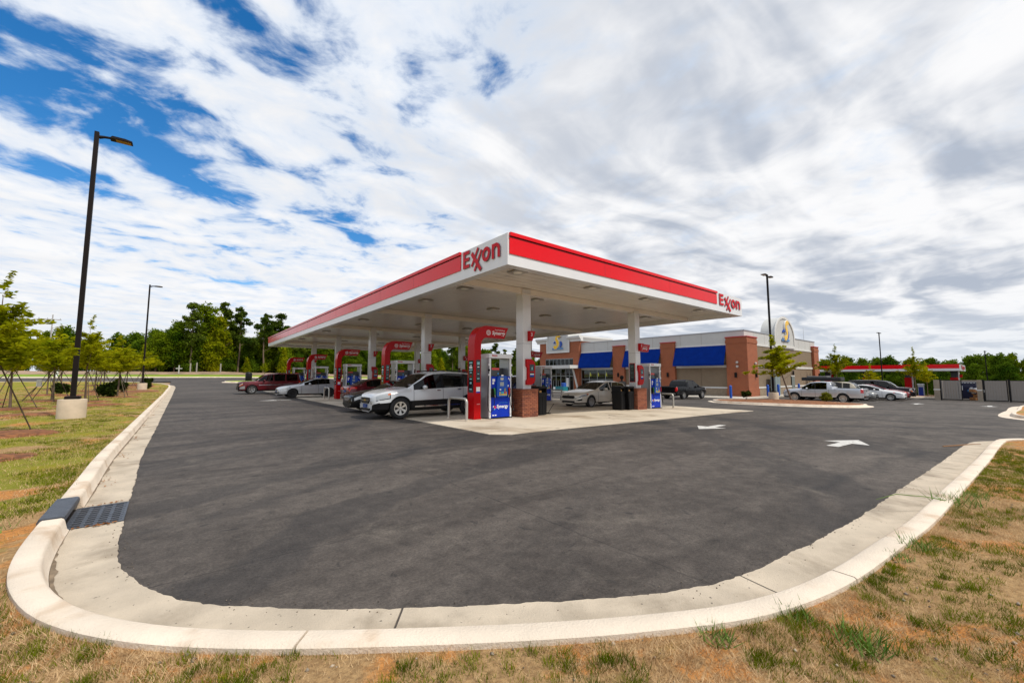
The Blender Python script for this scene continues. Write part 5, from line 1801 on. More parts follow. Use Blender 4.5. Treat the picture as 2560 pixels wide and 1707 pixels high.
class Car:
    def __init__(c, name, label, cat, spec, x, y, heading, group=None):
        s = c.s = spec
        L = c.L = s['L']
        W = c.W = s['W']
        c.root = thing(name, label, cat, (x, y, gz(x, y) + (0.016 if 6.6 < x < 23.6 and 8.7 < y < 54 else 0)), heading, group)
        c.zb = s.get('zb', 0.24)
        c.zs = s.get('zs', 0.34)
        c.top, c.belt = s['top'], s['belt']
        c.plan = s.get('plan', [(0, .56), (.03, .67), (.09, .77), (.20, .86), (.40, .935), (.7, .98), (1.3, 1), (L - 1.0, 1), (L - .35, .965), (L - .1, .90), (L, .80)])
        c.cab = s['cab']            # cowl, roof front, roof rear, rear base
        c.ar = s['Rw'] + s.get('gap', 0.055)
        c.roof_w = s.get('roof_w', 0.74)
        c.zroof = max(z for _, z in c.top)
        c.build()

    def sect(c, d):
        s = c.s
        w = c.W / 2 * interp(c.plan, d)
        zt = interp(c.top, d)
        zbelt = min(interp(c.belt, d), zt - 0.015)
        zn = interp(s['nose_low'], d) if 'nose_low' in s else 0
        zb = c.zb + zn
        zs = c.zs + zn
        zm = zs + 0.42 * (zbelt - zs)
        p2, p3, p4 = zs, zm, zbelt - 0.09
        for dw in s['wheels']:
            if abs(d - dw) < c.ar:
                za = s['Rw'] + math.sqrt(max(0, c.ar ** 2 - (d - dw) ** 2))
                p2 = max(p2, za)
                p3 = max(p3, za + 0.02)
                p4 = max(p4, za + 0.05)
        p4 = min(p4, zbelt - 0.02)
        p3 = min(p3, p4 - 0.01)
        p2 = min(p2, p3 - 0.008)
        bed = s.get('bed')
        y5 = w * 0.955
        if bed and bed[0] <= d <= bed[1]:
            return [(0, zb), (w - 0.30, zb), (w * .975, p2), (w, p3), (w * .985, p4), (y5, zbelt), (y5 - 0.03, zt), (y5 - 0.10, zt), (y5 - 0.12, bed[2]), (0, bed[2])]
        k = min(1, max(0, (zt - zbelt) / max(0.05, c.zroof - zbelt)))
        yr = y5 + (w * c.roof_w - y5) * k
        h = zt - zbelt
        gtop = 0.86 if k > 0.3 else 0.5
        y6 = y5 + (yr - y5) * (0.80 if k > 0.3 else 0.5)
        if k <= 0.3:
            return [(0, zb), (w - 0.30, zb), (w * .965, p2), (w, p3), (w * .985, p4), (w * .955, zbelt - 0.02), (w * .90, zbelt + h * 0.42), (w * .80, zbelt + h * 0.74), (w * .5, zbelt + h * 0.94), (0, zt)]
        return [(0, zb), (w - 0.30, zb), (w * .965, p2), (w, p3), (w * .99, p4), (y5, zbelt), (y6, zbelt + h * gtop), (yr * 0.965, zbelt + h * (0.955 if k > .3 else 0.75)), (yr * 0.62, zt - 0.018 * k), (0, zt)]

    def pt(c, d, q, side=1, off=0.0):
        """point on the skin at distance d from the nose and section parameter q, pushed outwards"""
        S = c.sect(d)
        i = min(int(q), 8)
        t = q - i
        y = S[i][0] + (S[i + 1][0] - S[i][0]) * t
        z = S[i][1] + (S[i + 1][1] - S[i][1]) * t
        ty, tz = S[i + 1][0] - S[i][0], S[i + 1][1] - S[i][1]
        n = math.hypot(ty, tz) or 1
        ny, nz = tz / n, -ty / n
        return Vector((c.L / 2 - d, side * (y + ny * off), z + nz * off))

    def patch(c, nm, mt, d0, d1, q0, q1, off=0.012, sides=(1, -1), nd_=5, nq=4, parent=None):
        out = []
        for sd_ in sides:
            vs = []
            for lay in (off, -0.02):
                for i in range(nd_ + 1):
                    for j in range(nq + 1):
                        vs.append(c.pt(d0 + (d1 - d0) * i / nd_, q0 + (q1 - q0) * j / nq, sd_, lay))
            n1 = nq + 1
            N = (nd_ + 1) * n1
            fs = [(i * n1 + j, (i + 1) * n1 + j, (i + 1) * n1 + j + 1, i * n1 + j + 1) for i in range(nd_) for j in range(nq)]
            edge = [(0 * n1 + j, 0 * n1 + j + 1) for j in range(nq)] + [(nd_ * n1 + j, nd_ * n1 + j + 1) for j in range(nq)] + [(i * n1, (i + 1) * n1) for i in range(nd_)] + [(i * n1 + nq, (i + 1) * n1 + nq) for i in range(nd_)]
            fs += [(a, b, N + b, N + a) for a, b in edge]
            out.append(MB().add(vs, fs).build(nm, mt, parent or c.root, smooth=40))
        return out

    def build(c):
        s, L = c.s, c.L
        ds = set(np.round(np.arange(0, L + 0.001, 0.14), 3)) | {0.0, 0.02, 0.05, 0.1, 0.2, L - 0.1, L - 0.05, L - 0.02, L}
        for dw in s['wheels']:
            for k in range(17):
                ds.add(round(dw - c.ar * math.cos(math.pi * k / 16), 4))
            ds |= {round(dw - c.ar - 0.012, 4), round(dw + c.ar + 0.012, 4)}
        keys = set()
        for a, b in s['windows']:
            keys |= {a, b}
        for a in c.cab:
            keys.add(a)
        for a in s['seams']:
            keys |= {a - 0.008, a + 0.008}
        for tab in (c.top, c.belt):
            keys |= {d for d, _ in tab if 0 < d < L}
        if s.get('bed'):
            keys |= {s['bed'][0], s['bed'][0] - 0.02, s['bed'][1], s['bed'][1] + 0.02}
        ds = sorted(d for d in ds if all(abs(d - k) > 0.02 for k in keys)) + sorted(keys)
        ds = sorted(set(round(float(d), 4) for d in ds if 0 <= d <= L))
        secs = [c.sect(d) for d in ds]
        parts = {}

        def addf(key, quad):
            parts.setdefault(key, []).append(quad)
        seams = s['seams']
        cowl, rf, rr, rb = c.cab
        for i in range(len(ds) - 1):
            d = (ds[i] + ds[i + 1]) / 2
            for q in range(9):
                for sd_ in (1, -1):
                    A, B = secs[i], secs[i + 1]
                    quad = [(L / 2 - ds[i], sd_ * A[q][0], A[q][1]), (L / 2 - ds[i + 1], sd_ * B[q][0], B[q][1]), (L / 2 - ds[i + 1], sd_ * B[q + 1][0], B[q + 1][1]), (L / 2 - ds[i], sd_ * A[q + 1][0], A[q + 1][1])]
                    if sd_ < 0:
                        quad.reverse()
                    key = ('body', 0)
                    if q <= 1:
                        key = ('underbody', 0)
                    elif q == 2 and s.get('clad') and c.zs + 0.02 > 0:
                        key = ('lower_cladding', 0)
                    elif q in (2, 3, 4):
                        for k in range(len(seams) - 1):
                            if seams[k] + 0.008 <= d <= seams[k + 1] - 0.008:
                                key = ('door', (k, sd_))
                        if any(abs(d - a) < 0.008 for a in seams):
                            key = ('door_gap', 0)
                    elif q == 5:
                        for k, (a, b) in enumerate(s['windows']):
                            if a <= d <= b:
                                key = ('side_window', (k, sd_))
                        if key[0] == 'body' and s['windows'][0][0] < d < s['windows'][-1][1]:
                            key = ('pillar', (sum(1 for a_, b_ in s['windows'] if b_ <= d), sd_))
                    if q >= 7:
                        if cowl + 0.03 < d < rf:
                            key = ('windshield', 0)
                        elif rr < d < rb - 0.04 and not s.get('solid_back'):
                            key = ('rear_window', 0)
                        elif d < cowl - 0.05:
                            key = ('hood', 0)
                    if s.get('bed') and s['bed'][0] <= d <= s['bed'][1] and q >= 7:
                        key = ('bed_liner', 0)
                    addf(key, quad)
        # caps
        for (S, d, flip) in ((secs[0], ds[0], False), (secs[-1], ds[-1], True)):
            for q in range(9):
                quad = [(L / 2 - d, S[q][0], S[q][1]), (L / 2 - d, S[q + 1][0], S[q + 1][1]), (L / 2 - d, -S[q + 1][0], S[q + 1][1]), (L / 2 - d, -S[q][0], S[q][1])]
                if flip:
                    quad.reverse()
                addf(('body', 0), quad)
        P = s['paint']
        mats_ = {'body': P, 'door': P, 'hood': P, 'underbody': M_UNDER, 'lower_cladding': M_TRIMB, 'door_gap': M_TRIMB, 'pillar': s.get('pillar', M_TRIMB), 'side_window': s.get('glass', M_CARGLASS),
                 'windshield': s.get('wglass', M_CARGLASS2), 'rear_window': s.get('glass', M_CARGLASS), 'bed_liner': M_TRIMB}
        for (nm, idx), quads in parts.items():
            vs, fs, lut = [], [], {}
            for qd in quads:
                f = []
                for v in qd:
                    kx = (round(v[0], 4), round(v[1], 4), round(v[2], 4))
                    if kx not in lut:
                        lut[kx] = len(vs)
                        vs.append(kx)
                    if lut[kx] not in f:
                        f.append(lut[kx])
                if len(f) >= 3:
                    fs.append(tuple(f))
            me = bpy.data.meshes.new(nm)
            me.from_pydata(vs, [], fs)
            me.materials.append(mats_[nm])
            me.polygons.foreach_set('use_smooth', [True] * len(fs))
            me.set_sharp_from_angle(angle=R(50))
            me.validate()
            o = link_mesh(nm, me, c.root)
            if nm == 'door' and s.get('handle', True):
                k, sd_ = idx
                dh = seams[k + 1] - 0.20
                h = c.pt(dh, 4.15, sd_, 0.02)
                MB().bbox(h.x - 0.09, h.x + 0.09, h.y - 0.02, h.y + 0.02, h.z - 0.018, h.z + 0.018, 0.008).build('handle', s.get('handle_mat', P), o)
        # wheels
        ty, rim = wheel_meshes(s['Rw'], s.get('tw', 0.24), s.get('spokes', 6), s.get('rim', M_RIM), s['Rw'] * s.get('rimf', 0.66))
        for dw in s['wheels']:
            for sd_ in (1, -1):
                yw = c.W / 2 * interp(c.plan, dw) - s.get('tw', 0.24) / 2 - 0.012
                wo = bpy.data.objects.new('wheel', None)
                COL.objects.link(wo)
                wo.parent = c.root
                wo.location = (L / 2 - dw, sd_ * yw, s['Rw'])
                wo.rotation_euler = (0, 0, 0 if sd_ < 0 else math.pi)
                link_mesh('tyre', ty, wo)
                link_mesh('rim', rim, wo)
        # mirrors
        for sd_ in (1, -1):
            a = c.pt(cowl + s.get('mir', 0.62), 5.02, sd_, 0.0)
            m_ = MB()
            m_.lathe([(0.0, -0.13), (0.07, -0.11), (0.10, -0.03), (0.10, 0.05), (0.06, 0.12), (0.0, 0.13)], (0, 0, 0), 10, axis='y')
            o = m_.build('mirror', s.get('mirror', P), c.root, smooth=60, loc=(a.x, a.y + sd_ * 0.15, a.z + 0.07))
            o.scale = (0.8, 1.0, 0.85)
        # seats
        zseat = c.zs + 0.3
        for d in (cowl + 1.05, cowl + 1.95):
            if d < rb - 0.3:
                for sd_ in (1, -1):
                    x = L / 2 - d
                    MB().prism([(x + 0.45, zseat), (x - 0.10, zseat), (x - 0.28, zseat + 0.75), (x - 0.14, zseat + 0.78), (x + 0.02, zseat + 0.16), (x + 0.45, zseat + 0.14)], sd_ * 0.15, sd_ * 0.62, 'y').build('seat', M_SEAT, c.root)
        # front and rear fittings
        for f in s.get('front', []):
            c.face(f, 1)
        for f in s.get('rear', []):
            c.face(f, -1)
        for (nm, mt, d0, d1, q0, q1, off) in s.get('patches', []):
            if nm == 'headlight':
                q0 = q0 - 0.32
                for hl in c.patch(nm, mt, d0, d1, q0, q1, off):
                    hl['label'] = 'swept back clear headlight'
                c.patch('headlight_housing', M_TRIMB, max(0.004, d0 - 0.03), d1 + 0.035, q0 - 0.10, min(5.3, q1 + 0.06), off - 0.005)
            else:
                c.patch(nm, mt, d0, d1, q0, q1, off)
        if s.get('rack'):
            for sd_ in (1, -1):
                pts = []
                for k in range(7):
                    d = rf + 0.25 + (rr - rf - 0.45) * k / 6
                    v = c.pt(d, 7.35, sd_, 0.05)
                    pts.append(v)
                MB().tube(pts, 0.02, 6).build('roof_rail', s['rack'], c.root, smooth=50)

    def face(c, f, end):
        """fitting on the nose (end=1) or tail (-1): name, material, polygon of (y as a share of half width, z), thickness"""
        nm, mt, poly, th = f[:4]
        x0 = end * (c.L / 2)
        pl = [(y * c.W / 2, z) for y, z in poly]
        sym = f[4] if len(f) > 4 else False
        for sg in ((1, -1) if sym else (1,)):
            m_ = MB()
            a, b = sorted((x0 - end * 0.03, x0 + end * th))
            m_.prism([(sg * y, z) for y, z in pl], a, b, 'x')
            m_.build(nm, mt, c.root)


def hexa(w_, z0, z1, t=0.75):
    return [(-w_ * t, z0), (w_ * t, z0), (w_, (z0 + z1) / 2), (w_ * 0.95, z1), (-w_ * 0.95, z1), (-w_, (z0 + z1) / 2)]


def rect(y0, y1, z0, z1):
    return [(y0, z0), (y1, z0), (y1, z1), (y0, z1)]


# --- body styles
def suv(L=5.17, W=1.99, H=1.80, hood=1.08, **k):
    f = H / 1.80
    s = dict(L=L, W=W, Rw=0.385, gap=0.06, wheels=(0.98, 0.98 + 3.02 * L / 5.17), zb=0.26, zs=0.37, roof_w=0.76,
             top=[(0, 0.72), (0.02, 0.80), (0.08, 0.89), (0.2, 0.96), (0.5, hood - 0.04), (0.9, hood + 0.02), (1.30, hood + 0.085), (1.80, 1.47 * f), (2.08, 1.66 * f), (2.4, 1.755 * f), (3.1, H), (L - 1.4, H - 0.035), (L - 0.62, H - 0.13), (L - 0.40, H - 0.27), (L - 0.12, 1.12), (L - 0.04, 1.02), (L, 0.90)],
             belt=[(0, 0.67), (0.06, 0.80), (0.2, 0.89), (0.6, 0.965), (1.2, 1.04), (2.0, 1.08), (L - 0.6, 1.18), (L, 0.86)],
             cab=(1.28, 2.16, L - 0.62, L - 0.16), windows=[(1.50, 2.72), (2.80, 3.72), (3.80, L - 0.62)], seams=[1.50, 2.76, 3.70])
    s.update(k)
    return s


def sedan(L=4.85, W=1.85, H=1.47, **k):
    s = dict(L=L, W=W, Rw=0.325, gap=0.05, wheels=(0.93, 0.93 + 2.85 * L / 4.87), zb=0.20, zs=0.29, roof_w=0.70, tw=0.22,
             top=[(0, 0.64), (0.03, 0.71), (0.10, 0.755), (0.4, 0.84), (0.85, 0.92), (1.38, 0.99), (2.0, 1.24), (2.35, 1.38), (2.7, H - 0.02), (3.0, H), (3.4, H - 0.03), (3.7, H - 0.10), (4.22 * L / 4.85, 1.12), (L - 0.45, 1.09), (L - 0.08, 1.03), (L - 0.02, 0.95), (L, 0.80)],
             belt=[(0, 0.58), (0.25, 0.72), (0.9, 0.84), (1.5, 0.90), (L - 0.8, 1.0), (L - 0.1, 0.98), (L, 0.76)],
             cab=(1.40, 2.50, 3.62 * L / 4.85, 4.24 * L / 4.85), windows=[(1.68, 2.62), (2.70, 3.45 * L / 4.85), (3.52 * L / 4.85, 3.85 * L / 4.85)], seams=[1.50, 2.66, 3.60 * L / 4.85])
    s.update(k)
    return s


def pickup(L=5.4, W=1.89, H=1.79, bedz=1.20, **k):
    s = dict(L=L, W=W, Rw=0.38, gap=0.07, wheels=(0.92, 0.92 + 3.25 * L / 5.4), zb=0.34, zs=0.46, roof_w=0.76, tw=0.25,
             top=[(0, 0.86), (0.03, 1.0), (0.15, 1.07), (0.8, 1.13), (1.30, 1.17), (1.75, 1.46), (2.1, 1.70), (2.4, H - 0.02), (2.9, H), (3.35, H - 0.03), (3.52, H - 0.10), (3.68, bedz + 0.02), (3.72, bedz), (L - 0.06, bedz), (L - 0.02, bedz - 0.03), (L, bedz - 0.08)],
             belt=[(0, 0.8), (0.3, 1.0), (1.3, 1.08), (3.6, 1.12), (3.7, bedz - 0.04), (L, bedz - 0.05)],
             plan=[(0, .80), (.05, .87), (.2, .94), (.5, .985), (1.0, 1), (L - .3, 1), (L, .97)],
             cab=(1.28, 2.22, 3.50, 3.70), windows=[(1.50, 2.42), (2.50, 3.28)], seams=[1.45, 2.46, 3.42, ], bed=(3.80, L - 0.10, 0.72))
    s.update(k)
    return s


GRP_L = 'vehicles at the pumps'
GRP_P = 'vehicles parked beside the store'
P_WHITE = paint('pearl_white', (0.66, 0.66, 0.66), 0.0, 0.25)
P_SILVER = paint('silver', (0.50, 0.52, 0.55), 0.55, 0.3)
P_MAROON = paint('maroon', (0.12, 0.008, 0.014), 0.25, 0.25)
P_DARK = paint('near_black', (0.004, 0.0043, 0.005), 0.0, 0.2)
P_CHAMP = paint('champagne', (0.72, 0.67, 0.59), 0.2, 0.28)
P_BLUE = paint('dark_blue', (0.008, 0.022, 0.10), 0.3, 0.25)
P_BEIGE = paint('sand_beige', (0.42, 0.37, 0.28), 0.1, 0.4)
P_GREY = paint('warm_grey', (0.20, 0.20, 0.195), 0.5, 0.3)
P_PLUM = paint('dark_plum', (0.022, 0.016, 0.020), 0.35, 0.25)

# 1 white SUV at the first island
sp = suv(paint=paint('silver_white', (0.58, 0.59, 0.60), 0.2, 0.25), clad=True, spokes=6, rimf=0.64, handle_mat=M_CHROME, rack=M_TRIMB, glass=M_CARGLASS,
         front=[('grille', M_TRIMB, hexa(0.42, 0.58, 0.79, 0.8), 0.02), ('grille_bar', M_CHROME, rect(-0.40, 0.40, 0.675, 0.70), 0.022), ('badge', mat('gold_badge', (0.6, 0.40, 0.10), 0.25, metal=0.8), [(-0.09, 0.66), (0.09, 0.66), (0.075, 0.72), (-0.075, 0.72)], 0.03),
                ('licence_plate', M_PLATE, rect(-0.17, 0.17, 0.42, 0.55), 0.03), ('lower_grille', M_TRIMB, hexa(0.46, 0.31, 0.40, 0.9), 0.02)],
         patches=[('headlight', M_HEAD, 0.008, 0.56, 3.95, 5.2, 0.014), ('turn_lamp', M_AMBER, 0.50, 0.60, 4.3, 4.95, 0.018), ('taillight', M_TAIL, 4.72, 5.10, 3.9, 5.0, 0.012), ('rocker_chrome', M_CHROME, 1.55, 3.55, 2.12, 2.30, 0.02),
                  ('fog_bezel', M_TRIMB, 0.03, 0.22, 2.6, 3.1, 0.010)])
Car('parked_suv', 'silver-white SUV at the nearest pump, front of the car towards the drive', 'car', sp, 5.42 + 2.58, 15.42, math.pi, GRP_L)

# 2 near-black sedan behind its hood
sp = sedan(paint=P_DARK, glass=M_CARGLASS, spokes=10, front=[('grille', M_CHROME, hexa(0.34, 0.50, 0.62), 0.012), ('lower_grille', M_TRIMB, hexa(0.6, 0.28, 0.40), 0.01)],
           patches=[('headlight', M_HEAD, 0.02, 0.52, 4.05, 5.1, 0.012), ('taillight', M_TAIL, 4.5, 4.82, 3.9, 5.0, 0.012)])
Car('parked_sedan', 'black sedan with its front just showing past the white SUV', 'car', sp, 5.75 + 2.43, 18.75, math.pi, GRP_L)

# 3 dark red sedan, tail towards the drive
sp = sedan(paint=P_MAROON, spokes=10, patches=[('headlight', M_HEAD, 0.02, 0.5, 4.05, 5.1, 0.012), ('taillight', M_TAIL, 4.42, 4.83, 3.9, 5.05, 0.014)],
           rear=[('licence_plate', M_PLATE, rect(-0.17, 0.17, 0.66, 0.78), 0.012), ('taillight', M_TAIL, rect(0.45, 0.74, 0.80, 0.95), 0.010, True), ('bumper_trim', M_TRIMB, rect(-0.6, 0.6, 0.28, 0.38), 0.01)])
Car('parked_sedan', 'dark red sedan seen from behind, its red taillight beside the second island', 'car', sp, 7.6 + 2.43, 25.2, 0.0, GRP_L)

# 4 silver hatchback
sp = sedan(L=4.37, W=1.72, H=1.45, paint=P_SILVER, glass=M_CARGLASS, rim=M_RIMB, spokes=10, rimf=0.62,
           front=[('grille', M_TRIMB, hexa(0.30, 0.55, 0.62), 0.012), ('lower_grille', M_TRIMB, hexa(0.52, 0.30, 0.43), 0.012), ('licence_plate', M_PLATE, rect(-0.17, 0.17, 0.42, 0.52), 0.02), ('fog_lamp', M_TRIMB, rect(0.62, 0.78, 0.34, 0.44), 0.01, True)],
           patches=[('headlight', M_HEAD, 0.02, 0.72, 4.15, 5.1, 0.012), ('taillight', M_TAIL, 4.0, 4.34, 3.9, 5.0, 0.012)])
Car('parked_hatchback', 'silver hatchback with black wheels at the third pump island', 'car', sp, 5.45 + 2.19, 34.15, math.pi, GRP_L)

# 5 dark red full-size SUV
sp = suv(L=5.05, W=2.0, H=1.89, hood=1.14, top=[(0, 0.98), (0.03, 1.06), (0.1, 1.10), (0.5, 1.13), (1.3, 1.17), (1.68, 1.50), (1.92, 1.70), (2.2, 1.80), (3.0, 1.89), (5.05 - 0.9, 1.89 - 0.02), (5.05 - 0.32, 1.89 - 0.08), (5.05 - 0.12, 1.25), (5.05 - 0.03, 1.08), (5.05, 0.9)], cab=(1.28, 1.98, 5.05 - 0.32, 5.05 - 0.10), windows=[(1.45, 2.62), (2.70, 3.60), (3.70, 5.05 - 0.42)], seams=[1.45, 2.66, 3.62], paint=P_MAROON, spokes=5, rimf=0.60, clad=False, pillar=P_MAROON,
         belt=[(0, 0.80), (0.3, 1.02), (1.2, 1.10), (2.0, 1.13), (4.6, 1.15), (5.05, 1.1)],
         front=[('bumper', M_TRIMB, rect(-0.72, 0.72, 0.38, 0.68), 0.06), ('grille', M_TRIMB, rect(-0.60, 0.60, 0.70, 0.98), 0.012), ('grille_bar', M_TRIMB, rect(-0.52, 0.52, 0.82, 0.86), 0.03)],
         patches=[('headlight', M_HEAD, 0.012, 0.30, 4.1, 4.95, 0.012), ('turn_lamp', M_AMBER, 0.012, 0.30, 3.7, 4.05, 0.012), ('chrome_strip', M_CHROME, 1.5, 4.6, 3.25, 3.42, 0.014), ('bumper_end', mat('grey_bumper', (0.3, 0.3, 0.3), 0.4), 0.012, 0.45, 2.3, 3.2, 0.012), ('taillight', M_TAIL, 4.75, 5.02, 3.6, 5.0, 0.012)])
Car('parked_suv', 'dark red full-size SUV with chrome side strip at the fourth island', 'car', sp, 3.95 + 2.52, 43.9, math.pi, GRP_L)

# 6 pale SUV deeper in the lanes, 7 blue SUV behind the nearest column
sp = suv(L=4.7, W=1.86, H=1.70, paint=P_SILVER, glass=M_CARGLASS2, patches=[('headlight', M_HEAD, 0.02, 0.5, 4.1, 5.1, 0.012), ('taillight', M_TAIL, 4.3, 4.66, 3.9, 5.0, 0.012)])
Car('parked_suv', 'pale silver SUV half hidden behind the middle dispenser', 'car', sp, 12.0 + 2.35, 34.3, math.pi, GRP_L)
sp = suv(L=4.9, W=1.95, H=1.86, paint=P_BLUE, patches=[('headlight', M_HEAD, 0.02, 0.5, 4.1, 5.1, 0.012), ('taillight', M_TAIL, 4.5, 4.86, 3.9, 5.0, 0.012)])
Car('parked_suv', 'dark blue SUV almost hidden behind the nearest white column', 'car', sp, 20.6, 24.6, math.pi, GRP_L)

# 8 champagne sedan with its rear door open
sp = sedan(L=4.87, W=1.85, H=1.48, paint=P_CHAMP, glass=M_CARGLASS2, pillar=P_CHAMP, spokes=10, rimf=0.68,
           front=[('grille', M_TRIMB, [(-0.40, 0.50), (0.40, 0.50), (0.54, 0.56), (0.46, 0.655), (-0.46, 0.655), (-0.54, 0.56)], 0.012), ('lower_grille', M_TRIMB, hexa(0.52, 0.27, 0.37, 0.9), 0.012), ('badge', M_TRIMB, rect(-0.05, 0.05, 0.69, 0.72), 0.008)],
           patches=[('headlight', M_HEAD, 0.02, 0.60, 4.25, 5.0, 0.012), ('turn_lamp', M_AMBER, 0.56, 0.70, 4.35, 4.95, 0.012), ('headlight_bezel', M_TRIMB, 0.02, 0.44, 4.2, 4.55, 0.014), ('fog_bezel', M_TRIMB, 0.02, 0.24, 2.7, 3.3, 0.010), ('taillight', M_TAIL, 4.5, 4.82, 3.9, 5.0, 0.012)])
fus = Car('parked_sedan', 'champagne sedan under the canopy with a rear door open', 'car', sp, 16.9 + 2.43, 15.78, math.pi, GRP_L)
# the open rear door, hinged at the middle pillar
od = bpy.data.objects.new('open_door', None)
COL.objects.link(od)
od.parent = fus.root
hx = fus.L / 2 - 2.68
od.location = (hx, 0.90, 0)
od.rotation_euler = (0, 0, R(-62))
MB().bbox(-0.92, 0.0, -0.035, 0.035, 0.30, 0.96, 0.02).build('door_panel', P_CHAMP, od)
MB().prism([(-0.88, 0.95), (0.0, 0.93), (-0.04, 1.36), (-0.30, 1.39), (-0.66, 1.30)], -0.022, 0.022, 'y').build('door_frame', M_CARGLASS2, od)
MB().tube([(0.0, 0, 0.94), (-0.04, 0, 1.37), (-0.30, 0, 1.40), (-0.68, 0, 1.31), (-0.90, 0, 0.96)], 0.025, 6).build('frame_rail', P_CHAMP, od)

# 9 black pickup nose-in at the store front
sp = pickup(paint=P_DARK, W=1.9, L=5.4, H=1.79, rim=M_RIM, spokes=6, rimf=0.56, clad=True,
            rear=[('tailgate', P_DARK, rect(-0.78, 0.78, 0.62, 1.16), 0.012), ('rear_bumper', mat('chrome_bumper', (0.5, 0.5, 0.5), 0.2, metal=0.9), rect(-0.86, 0.86, 0.46, 0.62), 0.09), ('taillight', M_TAIL, rect(0.82, 0.96, 0.74, 1.08), 0.012, True), ('licence_plate', M_TEXTW, rect(-0.15, 0.15, 0.48, 0.60), 0.10)],
            patches=[('taillight', M_TAIL, 5.24, 5.38, 3.2, 4.8, 0.012), ('headlight', M_HEAD, 0.02, 0.4, 3.9, 5.0, 0.012), ('fender_flare', M_TRIMB, 0.5, 1.34, 2.62, 3.1, 0.03), ('fender_flare', M_TRIMB, 3.75, 4.59, 2.62, 3.1, 0.03)])
Car('parked_pickup', 'black pickup parked nose-in against the store front', 'truck', sp, 37.0, 19.75, R(-2), 'vehicles parked in front of the store')
# 10 silver pickup beside the lamp island
sp = pickup(paint=P_SILVER, W=1.89, L=5.7, H=1.79, bedz=1.22, spokes=10, rimf=0.66, rear=[('tailgate', P_SILVER, rect(-0.80, 0.80, 0.66, 1.17), 0.012), ('rear_bumper', M_TRIMB, rect(-0.86, 0.86, 0.48, 0.58), 0.10), ('bumper_step', M_CHROME, rect(-0.86, 0.86, 0.585, 0.66), 0.11), ('tailgate_handle', M_TRIMB, rect(-0.10, 0.10, 0.98, 1.06), 0.02)],
            patches=[('taillight', M_TAIL, 5.50, 5.69, 3.3, 4.85, 0.014), ('headlight', M_HEAD, 0.02, 0.5, 3.9, 5.0, 0.012)])
Car('parked_pickup', 'silver crew cab pickup parked beside the lamp post island', 'truck', sp, 43.55, 10.45, R(90), GRP_P)
# 11 beige SUV with a dark roof tent, 12 grey hatchback, 13 white sedan, 14 red sedan, 15 dark SUV
sp = suv(L=4.9, W=1.92, H=1.80, paint=P_BEIGE, pillar=P_BEIGE, patches=[('taillight', M_TAIL, 4.5, 4.86, 3.9, 5.0, 0.012), ('headlight', M_HEAD, 0.02, 0.5, 4.1, 5.1, 0.012)])
Car('parked_suv', 'sand beige SUV with a folded black roof tent behind the silver pickup', 'car', sp, 46.6, 10.9, R(90), GRP_P)
rt = thing('roof_tent', 'folded black roof tent strapped on the beige SUV', 'roof tent', (46.6, 11.2, gz(46.6, 11) + 1.80))
MB().bbox(-0.68, 0.68, -1.5, 1.5, 0.03, 0.34, 0.05).build('tent_bag', mat('tent_cover', (0.015, 0.015, 0.016), 0.7, var=0.2, vscale=3), rt)
MB().bbox(-0.6, 0.6, -0.5, 1.1, 0.33, 0.46, 0.06).build('tent_fold', mat('tent_grey', (0.10, 0.10, 0.10), 0.8, var=0.2, vscale=3), rt)
for y in (-0.9, 0.9):
    MB().box(-0.72, 0.72, y - 0.03, y + 0.03, 0.0, 0.04).build('cross_bar', M_TRIMB, rt)
sp = sedan(L=4.1, W=1.74, H=1.46, paint=P_GREY, patches=[('headlight', M_HEAD, 0.02, 0.55, 4.1, 5.1, 0.012)], front=[('lower_grille', M_TRIMB, hexa(0.6, 0.28, 0.45), 0.012), ('grille', M_TRIMB, hexa(0.4, 0.52, 0.6), 0.012)])
Car('parked_hatchback', 'grey hatchback with only its nose showing behind the silver pickup tailgate', 'car', sp, 48.95, 9.85, R(-90), GRP_P)
sp = sedan(L=4.75, W=1.83, H=1.46, paint=P_WHITE, glass=M_CARGLASS, spokes=10, rimf=0.68, patches=[('headlight', M_HEAD, 0.02, 0.6, 4.2, 5.1, 0.012), ('turn_lamp', M_TAIL, 0.62, 0.74, 4.4, 5.0, 0.012)], front=[('grille', M_TRIMB, hexa(0.36, 0.52, 0.62), 0.012), ('lower_grille', M_TRIMB, hexa(0.6, 0.26, 0.36), 0.012)])
Car('parked_sedan', 'white sedan parked facing out between the grey hatchback and red sedan', 'car', sp, 51.5, 8.6, R(-90), GRP_P)
sp = sedan(L=4.8, W=1.83, H=1.46, paint=paint('cherry', (0.22, 0.008, 0.014), 0.3, 0.25), patches=[('headlight', M_HEAD, 0.02, 0.55, 4.1, 5.1, 0.012)], front=[('lower_grille', M_TRIMB, hexa(0.6, 0.26, 0.45), 0.012)])
Car('parked_sedan', 'red sedan parked between the white sedan and the dark SUV', 'car', sp, 54.3, 8.7, R(-90), GRP_P)
